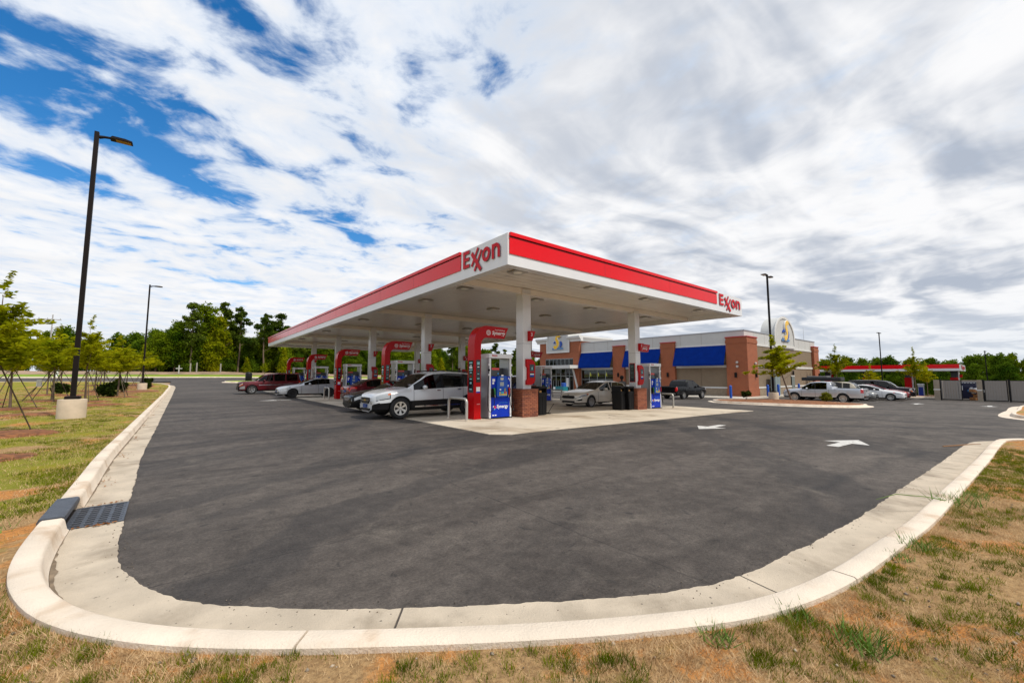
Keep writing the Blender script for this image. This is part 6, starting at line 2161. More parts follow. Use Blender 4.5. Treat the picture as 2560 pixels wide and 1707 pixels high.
sp = suv(L=5.4, W=2.03, H=1.88, hood=1.14, top=[(0, 0.98), (0.03, 1.06), (0.1, 1.10), (0.5, 1.13), (1.3, 1.17), (1.68, 1.50), (1.92, 1.70), (2.2, 1.80), (3.0, 1.88), (5.4 - 0.9, 1.88 - 0.02), (5.4 - 0.32, 1.88 - 0.08), (5.4 - 0.12, 1.25), (5.4 - 0.03, 1.08), (5.4, 0.9)], cab=(1.28, 1.98, 5.4 - 0.32, 5.4 - 0.10), windows=[(1.45, 2.62), (2.70, 3.60), (3.70, 5.4 - 0.42)], seams=[1.45, 2.66, 3.62], paint=P_PLUM, spokes=6, rimf=0.68, pillar=P_PLUM, belt=[(0, 0.82), (0.3, 1.02), (1.2, 1.10), (2.0, 1.14), (4.9, 1.16), (5.4, 1.1)],
         front=[('grille', M_CHROME, rect(-0.5, 0.5, 0.68, 1.0), 0.015), ('grille_mesh', M_TRIMB, rect(-0.45, 0.45, 0.72, 0.96), 0.02), ('bumper', M_TRIMB, rect(-0.7, 0.7, 0.38, 0.6), 0.03)],
         patches=[('headlight', M_HEAD, 0.012, 0.34, 3.9, 4.95, 0.012), ('turn_lamp', M_AMBER, 0.10, 0.26, 3.6, 4.2, 0.014), ('taillight', M_TAIL, 5.1, 5.37, 3.6, 5.0, 0.012)])
Car('parked_suv', 'dark plum full-size SUV at the far end of the parked row', 'car', sp, 57.2, 8.9, R(-90), GRP_P)

# ------------------------------------------------------------------ lamp posts
def lamp_post(label, x, y, heads, base=True, H=10.6, group='dark lamp posts round the lot', dz=0.1, ang=0.0):
    root = thing('lamp_post', label, 'lamp post', (x, y, gz(x, y) + dz), ang, group)
    z0 = 0.0
    if base:
        MB().lathe([(0.37, -0.2), (0.37, 0.66), (0.355, 0.69), (0.0, 0.70)], n=28).build('concrete_base', M_BASE, root, smooth=40)
        z0 = 0.70
        MB().bbox(-0.19, 0.19, -0.19, 0.19, 0.70, 0.80, 0.02).build('base_cover', M_BRONZE, root)
    w_ = 0.068
    vs = [(sx * w_, sy * w_, z0) for sx, sy in ((-1, -1), (1, -1), (1, 1), (-1, 1))] + [(sx * w_ * 0.92, sy * w_ * 0.92, H) for sx, sy in ((-1, -1), (1, -1), (1, 1), (-1, 1))]
    MB().add(vs, [(0, 1, 5, 4), (1, 2, 6, 5), (2, 3, 7, 6), (3, 0, 4, 7), (4, 5, 6, 7)]).build('pole', M_BRONZE, root)
    for sg in heads:
        hd_ = MB().tube([(sg * 0.06, 0, H - 0.18), (sg * 0.20, 0, H - 0.13), (sg * 0.40, 0, H - 0.10)], [0.07, 0.05, 0.045], 8).build('arm', M_BRONZE, root, smooth=50)
        lp = MB().prism([(sg * 0.36, H - 0.15), (sg * 0.42, H - 0.06), (sg * 0.78, H - 0.05), (sg * 0.98, H - 0.085), (sg * 0.99, H - 0.13)], -0.16, 0.16, 'y').build('lamp_head', M_BRONZE, root)
        MB().box(*sorted((sg * 0.52, sg * 0.94)), -0.12, 0.12, H - 0.156, H - 0.1455).build('lens', mat('amber_led_lens', (0.30, 0.15, 0.03), 0.25), lp)
    return root


lamp_post('tall dark lamp post on a round concrete base in the left lawn', -2.95, 21.0, [1])
lamp_post('smaller looking dark lamp post behind the small yellow-green trees', -3.0, 54.5, [1])
lamp_post('double headed lamp post in front of the store corner', 38.1, 12.55, [1, -1], dz=0.12)
lamp_post('double headed lamp post in front of the far diesel canopy', 89.0, 13.4, [1, -1], dz=-0.1)
lamp_post('distant lone lamp post beyond the dumpster enclosure', 104.0, 2.6, [1], H=8.2, dz=-0.1)

# ------------------------------------------------------------------ foliage


def crown_arrays(lobes, n, size, rng, flat=0.0, droop=0.0, aspect=1.7, shell=0.4):
    L = np.array(lobes, float)
    wgt = (L[:, 3] * L[:, 4] * L[:, 5]) ** 0.62
    wgt /= wgt.sum()
    k = rng.choice(len(L), n, p=wgt)
    d = rng.normal(size=(n, 3))
    d /= np.linalg.norm(d, axis=1)[:, None]
    r = rng.random(n) ** shell
    # break the surface of the lobes into finer clumps
    ph = rng.random(3) * 10
    wob = 1 + 0.22 * np.sin(d[:, 0] * 7 + ph[0] + k) * np.sin(d[:, 1] * 6 + ph[1] + 2 * k) + 0.15 * np.sin(d[:, 2] * 9 + ph[2] + k)
    c = L[k, :3] + d * (r * wob)[:, None] * L[k, 3:6]
    if droop:
        hd = np.hypot(c[:, 0], c[:, 1])
        c[:, 2] -= droop * hd ** 1.4
    nrm = d * 0.6 + rng.normal(size=(n, 3)) * 0.7
    nrm[:, 2] += flat
    nrm /= np.linalg.norm(nrm, axis=1)[:, None]
    t = np.cross(nrm, rng.normal(size=(n, 3)))
    t /= np.linalg.norm(t, axis=1)[:, None] + 1e-9
    if flat:
        t[:, 2] *= 0.4
    b = np.cross(nrm, t)
    s = size * rng.uniform(0.55, 1.35, n)
    a = t * (s * aspect / 2)[:, None]
    bb = b * (s / 2)[:, None]
    V = np.empty((n, 4, 3))
    V[:, 0] = c - a
    V[:, 1] = c - bb * 0.9 + a * 0.1
    V[:, 2] = c + a
    V[:, 3] = c + bb * 0.9 - a * 0.1
    lt = rng.random(len(L))
    tone = np.clip(0.55 * lt[k] + 0.45 * rng.random(n), 0, 1)
    return V.reshape(-1, 3), np.arange(4 * n).reshape(n, 4), tone


def crown_mesh(name, lobes, n, size, material, seed, **k):
    v, f, t = crown_arrays(lobes, n, size, np.random.default_rng(seed), **k)
    return np_mesh(name, v, f, material, t)


def trunk_mesh(H, r, seed, lean=0.02, limbs=6, z0=0.35, spreadr=0.22):
    rng = random.Random(seed)
    m_ = MB()
    pts = []
    lx, ly = rng.uniform(-lean, lean), rng.uniform(-lean, lean)
    for i in range(7):
        t = i / 6
        pts.append((lx * H * t + rng.uniform(-1, 1) * 0.006 * H, ly * H * t + rng.uniform(-1, 1) * 0.006 * H, H * 0.9 * t - 0.15))
    m_.tube(pts, [r * (1 - 0.85 * i / 6) for i in range(7)], 7)
    for k in range(limbs):
        t = z0 + (0.85 - z0) * k / max(1, limbs)
        i = int(t * 6)
        p = Vector(pts[i]).lerp(Vector(pts[min(i + 1, 6)]), t * 6 - i)
        a = rng.uniform(0, 6.28)
        ln = H * spreadr * (1.1 - t * 0.6) * rng.uniform(0.7, 1.2)
        q = p + Vector((math.cos(a) * ln, math.sin(a) * ln, ln * rng.uniform(0.35, 0.9)))
        m_.tube([p, p.lerp(q, 0.5) + Vector((0, 0, -0.04 * ln)), q], [r * 0.38 * (1.1 - t), r * 0.24 * (1.1 - t), r * 0.08], 5)
    return m_.mesh('trunk', M_BARK, 60)


ML_PINE = leaf_mat('pine_needles', (0.026, 0.052, 0.008), (0.125, 0.165, 0.016), 0.35, 0.2)
ML_OAK = leaf_mat('oak_leaves', (0.045, 0.092, 0.005), (0.22, 0.28, 0.010), 0.30, 0.35)
ML_DEEP = leaf_mat('deep_green_leaves', (0.032, 0.078, 0.006), (0.145, 0.215, 0.012), 0.30, 0.3)
ML_BRIGHT = leaf_mat('bright_sapling_leaves', (0.12, 0.165, 0.004), (0.40, 0.38, 0.010), 0.7, 0.4)
ML_YOUNG = leaf_mat('young_tree_leaves', (0.15, 0.20, 0.004), (0.48, 0.45, 0.010), 1.3, 0.5)
ML_SHRUB = leaf_mat('dark_shrub_leaves', (0.010, 0.022, 0.005), (0.05, 0.075, 0.012), 5.0, 0.25)
ML_LIME = leaf_mat('lime_shrub_leaves', (0.06, 0.085, 0.008), (0.20, 0.20, 0.02), 5.0, 0.3)


def lobes_oak(H, W, seed, low=0.12):
    rng = random.Random(seed)
    L = []
    for k in range(34):
        t = (k + rng.random()) / 34
        z = H * (low + (0.90 - low) * t)
        env = math.sin(math.pi * min(1, 0.22 + 0.72 * t)) ** 0.7
        rad = W * 0.5 * env * rng.uniform(0.15, 0.85)
        a = rng.uniform(0, 6.28)
        s = W * rng.uniform(0.12, 0.22) * (1.15 - 0.45 * t)
        L.append((rad * math.cos(a), rad * math.sin(a), z, s, s, s * rng.uniform(0.7, 1.1)))
    L.append((0, 0, H * 0.45, W * 0.30, W * 0.30, H * 0.30))
    L.append((0, 0, H * 0.74, W * 0.20, W * 0.20, H * 0.17))
    L.append((0.05 * W, 0, H * 0.88, W * 0.13, W * 0.13, H * 0.10))
    return L


def lobes_pine(H, W, seed, bare=0.45):
    rng = random.Random(seed)
    L = []
    for k in range(30):
        t = rng.random() ** 0.8
        z = H * (bare + (0.97 - bare) * t)
        rad = W * 0.5 * (1.05 - 0.8 * t) * rng.uniform(0.2, 1.0)
        a = rng.uniform(0, 6.28)
        s = W * rng.uniform(0.08, 0.16) * (1.1 - 0.4 * t)
        L.append((rad * math.cos(a), rad * math.sin(a), z, s * 1.2, s * 1.2, s * 0.75))
    L.append((0, 0, H * 0.97, W * 0.08, W * 0.08, H * 0.03))
    L.append((0, 0, H * 0.84, W * 0.13, W * 0.13, H * 0.10))
    return L


KINDS = {}
for i in range(3):
    KINDS['pine%d' % i] = (crown_mesh('crown', lobes_pine(17, 7.0, 30 + i, 0.30 + 0.08 * i), 6500, 0.28, ML_PINE, 60 + i, shell=0.6), trunk_mesh(17, 0.24, 40 + i, limbs=9, z0=0.4, spreadr=0.14), 17)
for i in range(4):
    KINDS['oak%d' % i] = (crown_mesh('crown', lobes_oak(14, 9.0 - i * 0.7, 10 + i, 0.10), 9500, 0.31, ML_OAK if i < 3 else ML_BRIGHT, 80 + i, shell=0.5), trunk_mesh(14, 0.26, 20 + i, limbs=7), 14)
for i in range(3):
    KINDS['deep%d' % i] = (crown_mesh('crown', lobes_oak(12, 9.5, 110 + i, 0.02), 9500, 0.32, ML_DEEP, 120 + i, shell=0.5), trunk_mesh(12, 0.22, 130 + i, limbs=5), 12)
for i in range(2):
    KINDS['sap%d' % i] = (crown_mesh('crown', [(0, 0, 6 * (0.12 + 0.8 * t), 1.5 * (1 - t * 0.8) + 0.2, 1.5 * (1 - t * 0.8) + 0.2, 0.75) for t in np.linspace(0, 1, 9)], 2400, 0.24, ML_BRIGHT, 140 + i, shell=0.6), trunk_mesh(6, 0.09, 150 + i, limbs=6), 6)

LAB = {'pine': ('tall_pine', 'tall pine with sparse dark clumps in the wood behind the far road', 'tall pines in the wood'),
       'oak': ('broadleaf_tree', 'full green broadleaf tree in the wood behind the far road', 'broadleaf trees in the wood'),
       'deep': ('dark_tree', 'deep green bushy tree in the far belt of woodland', 'dark trees of the woodland belt'),
       'sap': ('sapling', 'yellow-green sapling at the edge of the wood behind the far road', 'saplings at the wood edge')}


FOREST = []


def cam_px(x, y):
    c, s_ = math.cos(R(50.9)), math.sin(R(50.9))
    f = c * x + s_ * y
    return 1280 + 1012 * (s_ * x - c * y) / f if f > 1 else -9999


def forest_tree(kind, x, y, H, label=None, group=None, wide=1.0):
    px = cam_px(x, y)
    if not -500 < px < 3600 or 1480 < px < 2015:
        return None
    cm, tm, h0 = KINDS[kind]
    nm, lb, gp = LAB[kind[:-1]]
    r = thing(nm, label or lb, 'tree', (x, y, gz(x, y) + 0.1), random.uniform(0, 6.28), group or gp)
    s = H / h0
    r.scale = (s * wide * random.uniform(0.9, 1.15), s * wide * random.uniform(0.9, 1.15), s)
    link_mesh('crown', cm, r)
    link_mesh('trunk', tm, r)
    if label is None or group:
        FOREST.append((px, r))
    return r


rt_ = random.Random(5)
# the tall clump left of the canopy
for (kd, x, y, H, lb) in (('pine0', 1.5, 128.5, 17.5, 'tallest dark pine, leftmost of the clump beside the far road'), ('oak0', -1.5, 131, 13.5, None), ('oak1', 4.5, 132, 18.5, None), ('oak3', 6.5, 129.5, 15.5, 'light green broadleaf tree at the middle of the tall clump'),
                          ('pine1', 8.5, 134, 19.0, None), ('pine2', 11.5, 131, 17.8, 'tall thin pine at the right edge of the tall clump'), ('oak2', 10.5, 136, 14.0, None), ('oak0', -5.0, 131, 10.5, None), ('deep1', -8.5, 132, 8.0, None),
                          ('pine2', 17.5, 131, 16.6, 'pine with a long bare trunk just left of the canopy end'), ('pine0', 21.5, 134, 17.5, None), ('oak2', 19.8, 136, 15.5, None), ('oak1', 24.0, 132, 14.0, None), ('pine1', 26.5, 131, 14.5, 'pine with a bare trunk rising behind the canopy corner'),
                          ('sap0', 21.8, 127.0, 6.8, 'bright yellow sapling in front of the pine trunks left of the canopy'), ('sap1', 6.2, 127.5, 4.6, None), ('deep0', 14.0, 134, 8.5, None), ('deep2', 3.0, 130, 8.0, None), ('sap1', 13.2, 127.6, 4.0, None), ('deep2', 22.5, 131.5, 7.0, None), ('deep1', 9.0, 130, 6.0, None)):
    forest_tree(kd, x, y, H, lb)
x = -6.0
while x < 44:
    forest_tree(rt_.choice(['deep0', 'deep1', 'oak0', 'oak2', 'deep2']), x, 139 + rt_.uniform(0, 6), rt_.uniform(10.5, 13.5))
    x += rt_.uniform(2.6, 3.8)
x = 28.0
while x < 135:
    forest_tree(rt_.choice(['oak0', 'oak1', 'oak2', 'pine0', 'pine1', 'oak0', 'deep0']), x, 130 + rt_.uniform(0, 7), rt_.uniform(11.5, 15.0))
    x += rt_.uniform(3.4, 5.0)
x = 30.0
while x < 150:
    forest_tree(rt_.choice(['deep0', 'deep1', 'deep2', 'oak2']), x, 146 + rt_.uniform(0, 8), rt_.uniform(9.5, 12.5))
    x += rt_.uniform(3.6, 4.8)
x = 26.0
while x < 130:
    forest_tree(rt_.choice(['deep0', 'deep1', 'deep2', 'sap0']), x, 128.5 + rt_.uniform(0, 3), rt_.uniform(4.5, 7.0))
    x += rt_.uniform(3.5, 5.5)
x = -150.0
while x < 30:
    forest_tree(rt_.choice(['deep0', 'deep1', 'deep2', 'oak1']), x, 190 + rt_.uniform(0, 14), rt_.uniform(12, 15.5), 'dark tree on the distant wooded rise at the left', 'trees on the distant rise')
    x += rt_.uniform(4.5, 6.5)
x = -80.0
while x < -8:
    forest_tree(rt_.choice(['deep0', 'deep2', 'oak0']), x, 140 + rt_.uniform(0, 10), rt_.uniform(5.0, 7.5), 'low green tree behind the tan bank at the left', 'low trees behind the bank')
    x += rt_.uniform(4.0, 6.0)
# right hand woodland beyond the diesel canopy
y = -34.0
while y < 75:
    forest_tree(rt_.choice(['deep0', 'deep1', 'deep2', 'oak2', 'oak1']), 140 + rt_.uniform(0, 12), y, rt_.uniform(8.2, 10.4), 'rounded green tree in the woodland behind the far canopy', 'trees behind the far canopy')
    y += rt_.uniform(3.4, 5.0)
y = -40.0
while y < 70:
    forest_tree(rt_.choice(['deep0', 'deep1', 'deep2', 'oak2']), 166 + rt_.uniform(0, 10), y, rt_.uniform(9.0, 11.2), 'rounded green tree', 'trees behind the far canopy')
    y += rt_.uniform(3.4, 4.6)
y = -30.0
while y < 60:
    forest_tree(rt_.choice(['deep1', 'deep2', 'oak0', 'deep0']), 126 + rt_.uniform(0, 8), y, rt_.uniform(5.0, 7.2), 'lower bushy tree in front of the woodland behind the far canopy', 'lower trees behind the far canopy')
    y += rt_.uniform(3.2, 4.6)

# each tree of the woods is told apart by what it rises above, counted from the left
LAND = [(-40, 'beyond the leftmost sapling'), (190, 'left of the tall lamp post'), (350, 'between the two left lamp posts'), (440, 'right of the second lamp post'), (600, 'above the white cross'), (720, 'above the dark red SUV'), (860, 'above the silver hatchback'),
        (960, 'above the dark red sedan'), (1140, 'above the white SUV'), (1290, 'above the nearest dispenser'), (1500, 'beside the store tower'), (2200, 'above the silver pickup tail'), (2330, 'above the dark plum SUV'), (2470, 'above the first dumpster gate'), (2600, 'above the second dumpster gate'), (9999, 'past the dumpster gates')]
ORD = ['first', 'second', 'third', 'fourth', 'fifth', 'sixth', 'seventh', 'eighth', 'ninth', 'tenth', 'eleventh', 'twelfth', 'thirteenth', 'fourteenth', 'fifteenth', 'sixteenth', 'seventeenth', 'eighteenth', 'nineteenth', 'twentieth', 'rightmost']
LOOK = {'tall pines in the wood': 'tall dark pine', 'broadleaf trees in the wood': 'full green broadleaf tree', 'dark trees of the woodland belt': 'deep green bushy tree', 'saplings at the wood edge': 'yellow-green sapling',
        'trees on the distant rise': 'dark tree on the distant rise', 'low trees behind the bank': 'low tree behind the tan bank', 'trees behind the far canopy': 'tall woodland tree', 'lower trees behind the far canopy': 'low bushy tree'}
bins = {}
for px, r in sorted(FOREST, key=lambda a: a[0]):
    lm = next(nm for lim, nm in LAND if px < lim)
    bins.setdefault((r['group'], lm), []).append(r)
for (gp, lm), rs in bins.items():
    for k, r in enumerate(rs):
        r['label'] = LOOK[gp] + ' ' + lm + ('' if len(rs) == 1 else ', ' + ORD[min(k, 20)] + ' from the left')

# young planted trees with stakes


def young_crown(seed, H=4.4, W=3.0):
    """ascending leafy branches that splay from the stem, thinning out to a sparse leader"""
    rng = random.Random(seed)
    L = []
    for k in range(20):
        t = k / 19
        a = 2.4 * k + rng.uniform(-.4, .4)
        z0 = H * (0.40 + 0.36 * t)
        ln = W * 0.5 * (1.0 - 0.70 * t) * rng.uniform(0.75, 1.2)
        for q in range(5):
            u = (q + 0.6) / 5
            s = 0.30 * (1.1 - 0.45 * u) * (1.0 - 0.35 * t)
            L.append((ln * u * math.cos(a) + rng.uniform(-.08, .08), ln * u * math.sin(a) + rng.uniform(-.08, .08), z0 + ln * u * (0.40 - 0.12 * u) + rng.uniform(-.06, .06), s, s, s * 0.62))
    for q in range(4):
        L.append((rng.uniform(-.1, .1), rng.uniform(-.1, .1), H * (0.86 + 0.04 * q), 0.17 - 0.03 * q, 0.17 - 0.03 * q, 0.16))
    return L


YC = [(crown_mesh('crown', young_crown(200 + i, W=3.3 + 0.3 * i), 4000, 0.085, ML_YOUNG, 210 + i, flat=0.3, aspect=2.4, shell=0.6), trunk_mesh(4.3, 0.055, 220 + i, limbs=14, z0=0.40, spreadr=0.24)) for i in range(3)]
M_STAKE = mat('weathered_stake', (0.10, 0.075, 0.05), 0.9, var=0.2, vscale=6)


def young_tree(x, y, H, label, i=0, stakes=True, rz=0.0, dz=0.1, wide=1.0, lean=0.0, group='young staked trees in the lawn'):
    r = thing('young_tree', label, 'tree', (x, y, gz(x, y) + dz), rz, group)
    cm, tm = YC[i % 3]
    s = H / 4.4
    r.scale = (s * wide, s * wide, s)
    if lean:
        r.rotation_euler = (0, lean, rz)
    link_mesh('crown', cm, r)
    link_mesh('trunk', tm, r)
    if stakes:
        for k in range(3):
            a = 2.1 * k + 0.6
            MB().tube([(0.04 * math.cos(a), 0.04 * math.sin(a), 1.75 / s), (0.85 * math.cos(a) / s, 0.85 * math.sin(a) / s, -0.05)], 0.018, 6).build('stake', M_STAKE, r)
    return r


YT = [(-3.65, 16.3, 4.2, 'nearest young staked tree with a sparse top at the left edge of the lawn', 0, 0.95), (-5.9, 28.4, 4.3, 'young staked tree behind the nearest one, left of the lamp post', 1, 1.0), (-5.9, 36.0, 4.6, 'young staked tree with a white tag box between the left trees and the lamp post', 2, 1.1),
      (-4.2, 33.4, 5.0, 'young staked tree just right of the tall lamp post', 0, 0.9), (-6.2, 53.5, 4.8, 'young tree far behind the tall lamp post base', 1, 1.0), (-5.2, 49.5, 4.6, 'young tree behind the dark round shrub', 2, 1.0),
      (-3.5, 40.3, 4.4, 'young staked tree in front of the second lamp post, crown spread low', 1, 1.2), (-4.4, 58.0, 4.6, 'young tree left of the second lamp post base', 0, 1.0), (-3.5, 62.5, 5.0, 'young tree right behind the second lamp post', 2, 1.1), (-3.9, 70.0, 4.8, 'last young tree at the far tip of the lawn', 1, 1.1),
      (-8.2, 33.5, 4.4, 'young tree between the nearest pair of staked trees and the tag box', 1, 1.1), (-9.0, 58.0, 4.8, 'young tree in the back row behind the left shrub', 2, 1.2), (-7.2, 66.0, 4.9, 'young tree in the back row near the road, left of the second lamp post', 0, 1.2),
      (-9.5, 40.0, 4.5, 'young tree at the far left beyond the staked pair', 2, 1.0), (-8.0, 47.0, 4.5, 'young tree in the second row left of the lamp post', 0, 1.0)]
for (x, y, H, lb, i, wd) in YT:
    young_tree(x, y, H, lb, i, True, random.uniform(0, 6.28), 0.12, wd)


def mulch_patch(cx, cy, rx, ry, seed, h=0.07, dz=0.12):
    rng = random.Random(seed)
    vs, fs = [], []
    n, m = 26, 6
    for j in range(m + 1):
        for k in range(n):
            a = 2 * math.pi * k / n
            rr = j / m * (1 + 0.13 * mnoise.noise((math.cos(a) * 2 + seed, math.sin(a) * 2, seed)))
            x, y = cx + rx * rr * math.cos(a), cy + ry * rr * math.sin(a)
            z = gz(x, y) + dz + h * (1 - (j / m) ** 3) - 0.05 * (j == m) + 0.02 * mnoise.noise((x * 6, y * 6, 0))
            vs.append((x, y, z))
    for j in range(m):
        for k in range(n):
            fs.append((j * n + k, j * n + (k + 1) % n, (j + 1) * n + (k + 1) % n, (j + 1) * n + k))
    return vs, fs


mm = MB()
for q, (x, y, rx, ry) in enumerate([(t[0], t[1], 1.25, 0.95) for t in YT] + [(-4.3, 23.8, 1.3, 0.9), (-3.6, 29.8, 1.4, 1.0), (-5.0, 45.5, 2.4, 1.5), (-3.2, 51.0, 1.8, 3.5), (-4.2, 65.0, 1.9, 3.0), (-2.6, 11.5, 0.7, 0.6)]):
    v, f = mulch_patch(x, y, rx, ry, q + 1)
    mm.add(v, f)
tag(mm.build('mulch', M_MULCH, None, smooth=80), 'rusty pine straw mulch spread round the young trees', 'mulch', None, 'stuff')


def shrub(x, y, h, label, m_=None, dz=0.12, wide=1.0, n=1500, seed=1, group='low shrubs in the mulch'):
    m_ = m_ or ML_SHRUB
    r = thing('shrub', label, 'shrub', (x, y, gz(x, y) + dz), 0, group)
    rng = random.Random(seed)
    L = [(rng.uniform(-.3, .3) * h * wide, rng.uniform(-.3, .3) * h * wide, h * rng.uniform(.3, .85), h * .26 * wide, h * .26 * wide, h * .24) for _ in range(9)]
    link_mesh('foliage', crown_mesh('foliage', L, n, h * 0.10, m_, 300 + seed, aspect=2.2, shell=0.6), r)
    mb_ = MB()
    for k in range(5):
        a = k * 1.3
        mb_.tube([(0, 0, -0.05), (math.cos(a) * h * .25, math.sin(a) * h * .25, h * 0.7)], [0.016, 0.006], 5)
    mb_.build('stems', M_BARK, r)
    return r


shrub(-4.05, 40.2, 1.0, 'dark green shrub right of the tall lamp post base', seed=1, wide=1.2)
shrub(-7.4, 47.5, 1.0, 'dark shrub left of the tall lamp post base', seed=2)
shrub(-4.0, 48.8, 1.0, 'dark shrub left of the second lamp post base', seed=3)
shrub(-5.4, 60.5, 1.0, 'upright light green shrub behind the dark ones', ML_LIME, seed=4, wide=0.7)
shrub(-2.7, 57.5, 1.1, 'narrow dark shrub touching the second lamp post base', seed=5, wide=0.7)

# markers in the lawn and along the far road
mk = thing('tag_box', 'small white box on a leaning stake among the young trees', 'marker', (-6.7, 37.2, gz(-6.7, 37) + 0.12))
MB().tube([(-0.6, 0, 0), (0.0, 0, 0.95)], 0.03, 6).build('stake', M_STAKE, mk)
MB().bbox(-0.09, 0.13, -0.07, 0.07, 0.85, 1.25, 0.02).build('box', M_TEXTW, mk)
pm = thing('pipe_marker', 'white T-shaped pipe with a blue band on the far verge at the left', 'marker', (-16.6, 103.0, gz(-16, 103) + 0.1))
MB().cyl((0, 0, 0), (0.12, 0, 1.9), 0.16, n=12).build('pipe', M_TEXTW, pm)
MB().bbox(-0.9, 1.0, -0.18, 0.18, 1.9, 2.25, 0.05).build('cross_pipe', M_TEXTW, pm)
MB().cyl((0.075, 0, 1.25), (0.09, 0, 1.45), 0.168, n=12).build('blue_band', mat('marker_blue', (0.02, 0.2, 0.5), 0.4), pm)
cr = thing('white_cross', 'white wooden cross on the bank before the tall trees', 'cross', (-0.6, 121.5, gz(0, 121.5) + 0.3))
M_GREYW = mat('weathered_white', (0.42, 0.42, 0.40), 0.8)
MB().box(-0.11, 0.11, -0.1, 0.1, -0.2, 1.8).build('upright', M_GREYW, cr)
MB().box(-0.6, 0.6, -0.11, 0.11, 0.95, 1.15).build('arm', M_GREYW, cr)
for (x, y, h, lb) in ((1.5, 125.5, 2.1, 'weathered grey post left of the pair below the tall trees'), (2.7, 125.0, 2.3, 'pale grey post next to the weathered one below the tall trees'), (7.4, 124.5, 2.2, 'grey post standing alone before the middle of the tall clump')):
    o = MB().cyl((0, 0, -0.3), (0, 0, h), 0.16, 0.14, 10).build('wooden_post', mat('weathered_post', (0.30, 0.28, 0.24), 0.9, var=0.15), None, loc=(x, y, gz(x, y) + 0.3))
    tag(o, lb, 'post', 'posts on the far bank')
up = thing('utility_pole', 'pale utility pole with a crossarm rising behind the small trees', 'utility pole', (-27.5, 160, gz(-27, 160)))
MB().cyl((0, 0, -0.2), (0, 0, 15.0), 0.18, 0.12, 8).build('pole', mat('pale_pole', (0.42, 0.41, 0.40), 0.8), up)
MB().box(-2.6, 1.6, -0.1, 0.1, 13.6, 13.8).build('crossarm', mat('pale_pole', (0.42, 0.41, 0.40), 0.8), up)
for x in (-2.4, -0.9, 1.4):
    MB().lathe([(0.0, 13.8), (0.09, 13.82), (0.06, 14.1), (0.0, 14.15)], (x, 0, 0), 8).build('insulator', M_STEELG, up)

# litter bin and sapling on the little island beyond the dark red SUV
ib = thing('litter_bin', 'dark round litter bin at the far end of the pumps', 'trash can', (8.2, 76.0, gz(8, 76) + 0.15))
MB().lathe([(0.42, 0), (0.46, 0.1), (0.46, 1.15), (0.38, 1.3), (0.2, 1.36), (0, 1.37)], n=16).build('bin_body', M_BLACK, ib, smooth=40)
ki = tag(thing('kerb_island', None, None), kind='structure')
ISP = [(5.0, 74.5), (7.0, 73.0), (12, 73.2), (17, 74.5), (18, 77), (14, 78.6), (8, 78.4), (5.4, 76.6)]


def kerb_island(parent, pts, seed, mulch_mat, hump=0.12, gutter=0.35, step=0.25, piece=2.4):
    cp = catmull(pts + [pts[0]], step)[:-1]
    n = len(cp)
    ctr = Vector((sum(p.x for p in cp) / n, sum(p.y for p in cp) / n))
    nr = []
    for i in range(n):
        d = (cp[(i + 1) % n] - cp[i - 1]).normalized()
        q = Vector((d.y, -d.x))
        if q.dot(cp[i] - ctr) < 0:
            q = -q
        nr.append(q)
    per = max(2, int(piece / step))
    prof = [(gutter, -0.05), (gutter, 0.010), (0.03, 0.018), (0.0, 0.12), (-0.03, 0.15), (-0.16, 0.15), (-0.18, -0.05)]
    i = 0
    while i < n:
        idx = [(i + k) % n for k in range(min(per, n - i) + 1)]
        vs = []
        for k, a in enumerate(idx):
            p, q = cp[a], nr[a]
            sh = 0.0
            for (o, h) in prof:
                x, y = p.x + q.x * o, p.y + q.y * o
                vs.append((x, y, gz(p.x, p.y) + h))
        m = len(prof)
        # a dark joint between pieces
        if len(idx) > 2:
            fs = [(a * m + k, (a + 1) * m + k, (a + 1) * m + k + 1, a * m + k + 1) for a in range(len(idx) - 1) for k in range(m - 1)]
            fs += [tuple(range(m)), tuple((len(idx) - 1) * m + k for k in range(m - 1, -1, -1))]
            MB().add(vs, fs).build('kerb_section', M_CONC, parent, smooth=40)
        i += per
    vs, fs = [], []
    m = 6
    for j in range(m + 1):
        t = j / m
        for k in range(n):
            p = ctr.lerp(cp[k] - nr[k] * 0.15, t)
            vs.append((p.x, p.y, gz(p.x, p.y) + 0.13 + hump * (1 - t * t) + 0.02 * mnoise.noise((p.x * 3, p.y * 3, seed))))
    for j in range(m):
        for k in range(n):
            fs.append((j * n + k, j * n + (k + 1) % n, (j + 1) * n + (k + 1) % n, (j + 1) * n + k))
    return MB().add(vs, fs).build('mulch_bed', mulch_mat, parent, smooth=80)


kerb_island(ki, ISP, 3, M_LAWN, 0.1)
young_tree(10.3, 76.0, 3.6, 'thin sapling beside the litter bin at the far end of the pumps', 1, True, 0.4, 0.2, 0.6, group='young staked trees in the lawn')
shrub(12.4, 75.6, 0.8, 'low green clump beside the litter bin and sapling', ML_LIME, 0.2, 1.4, 900, 9)
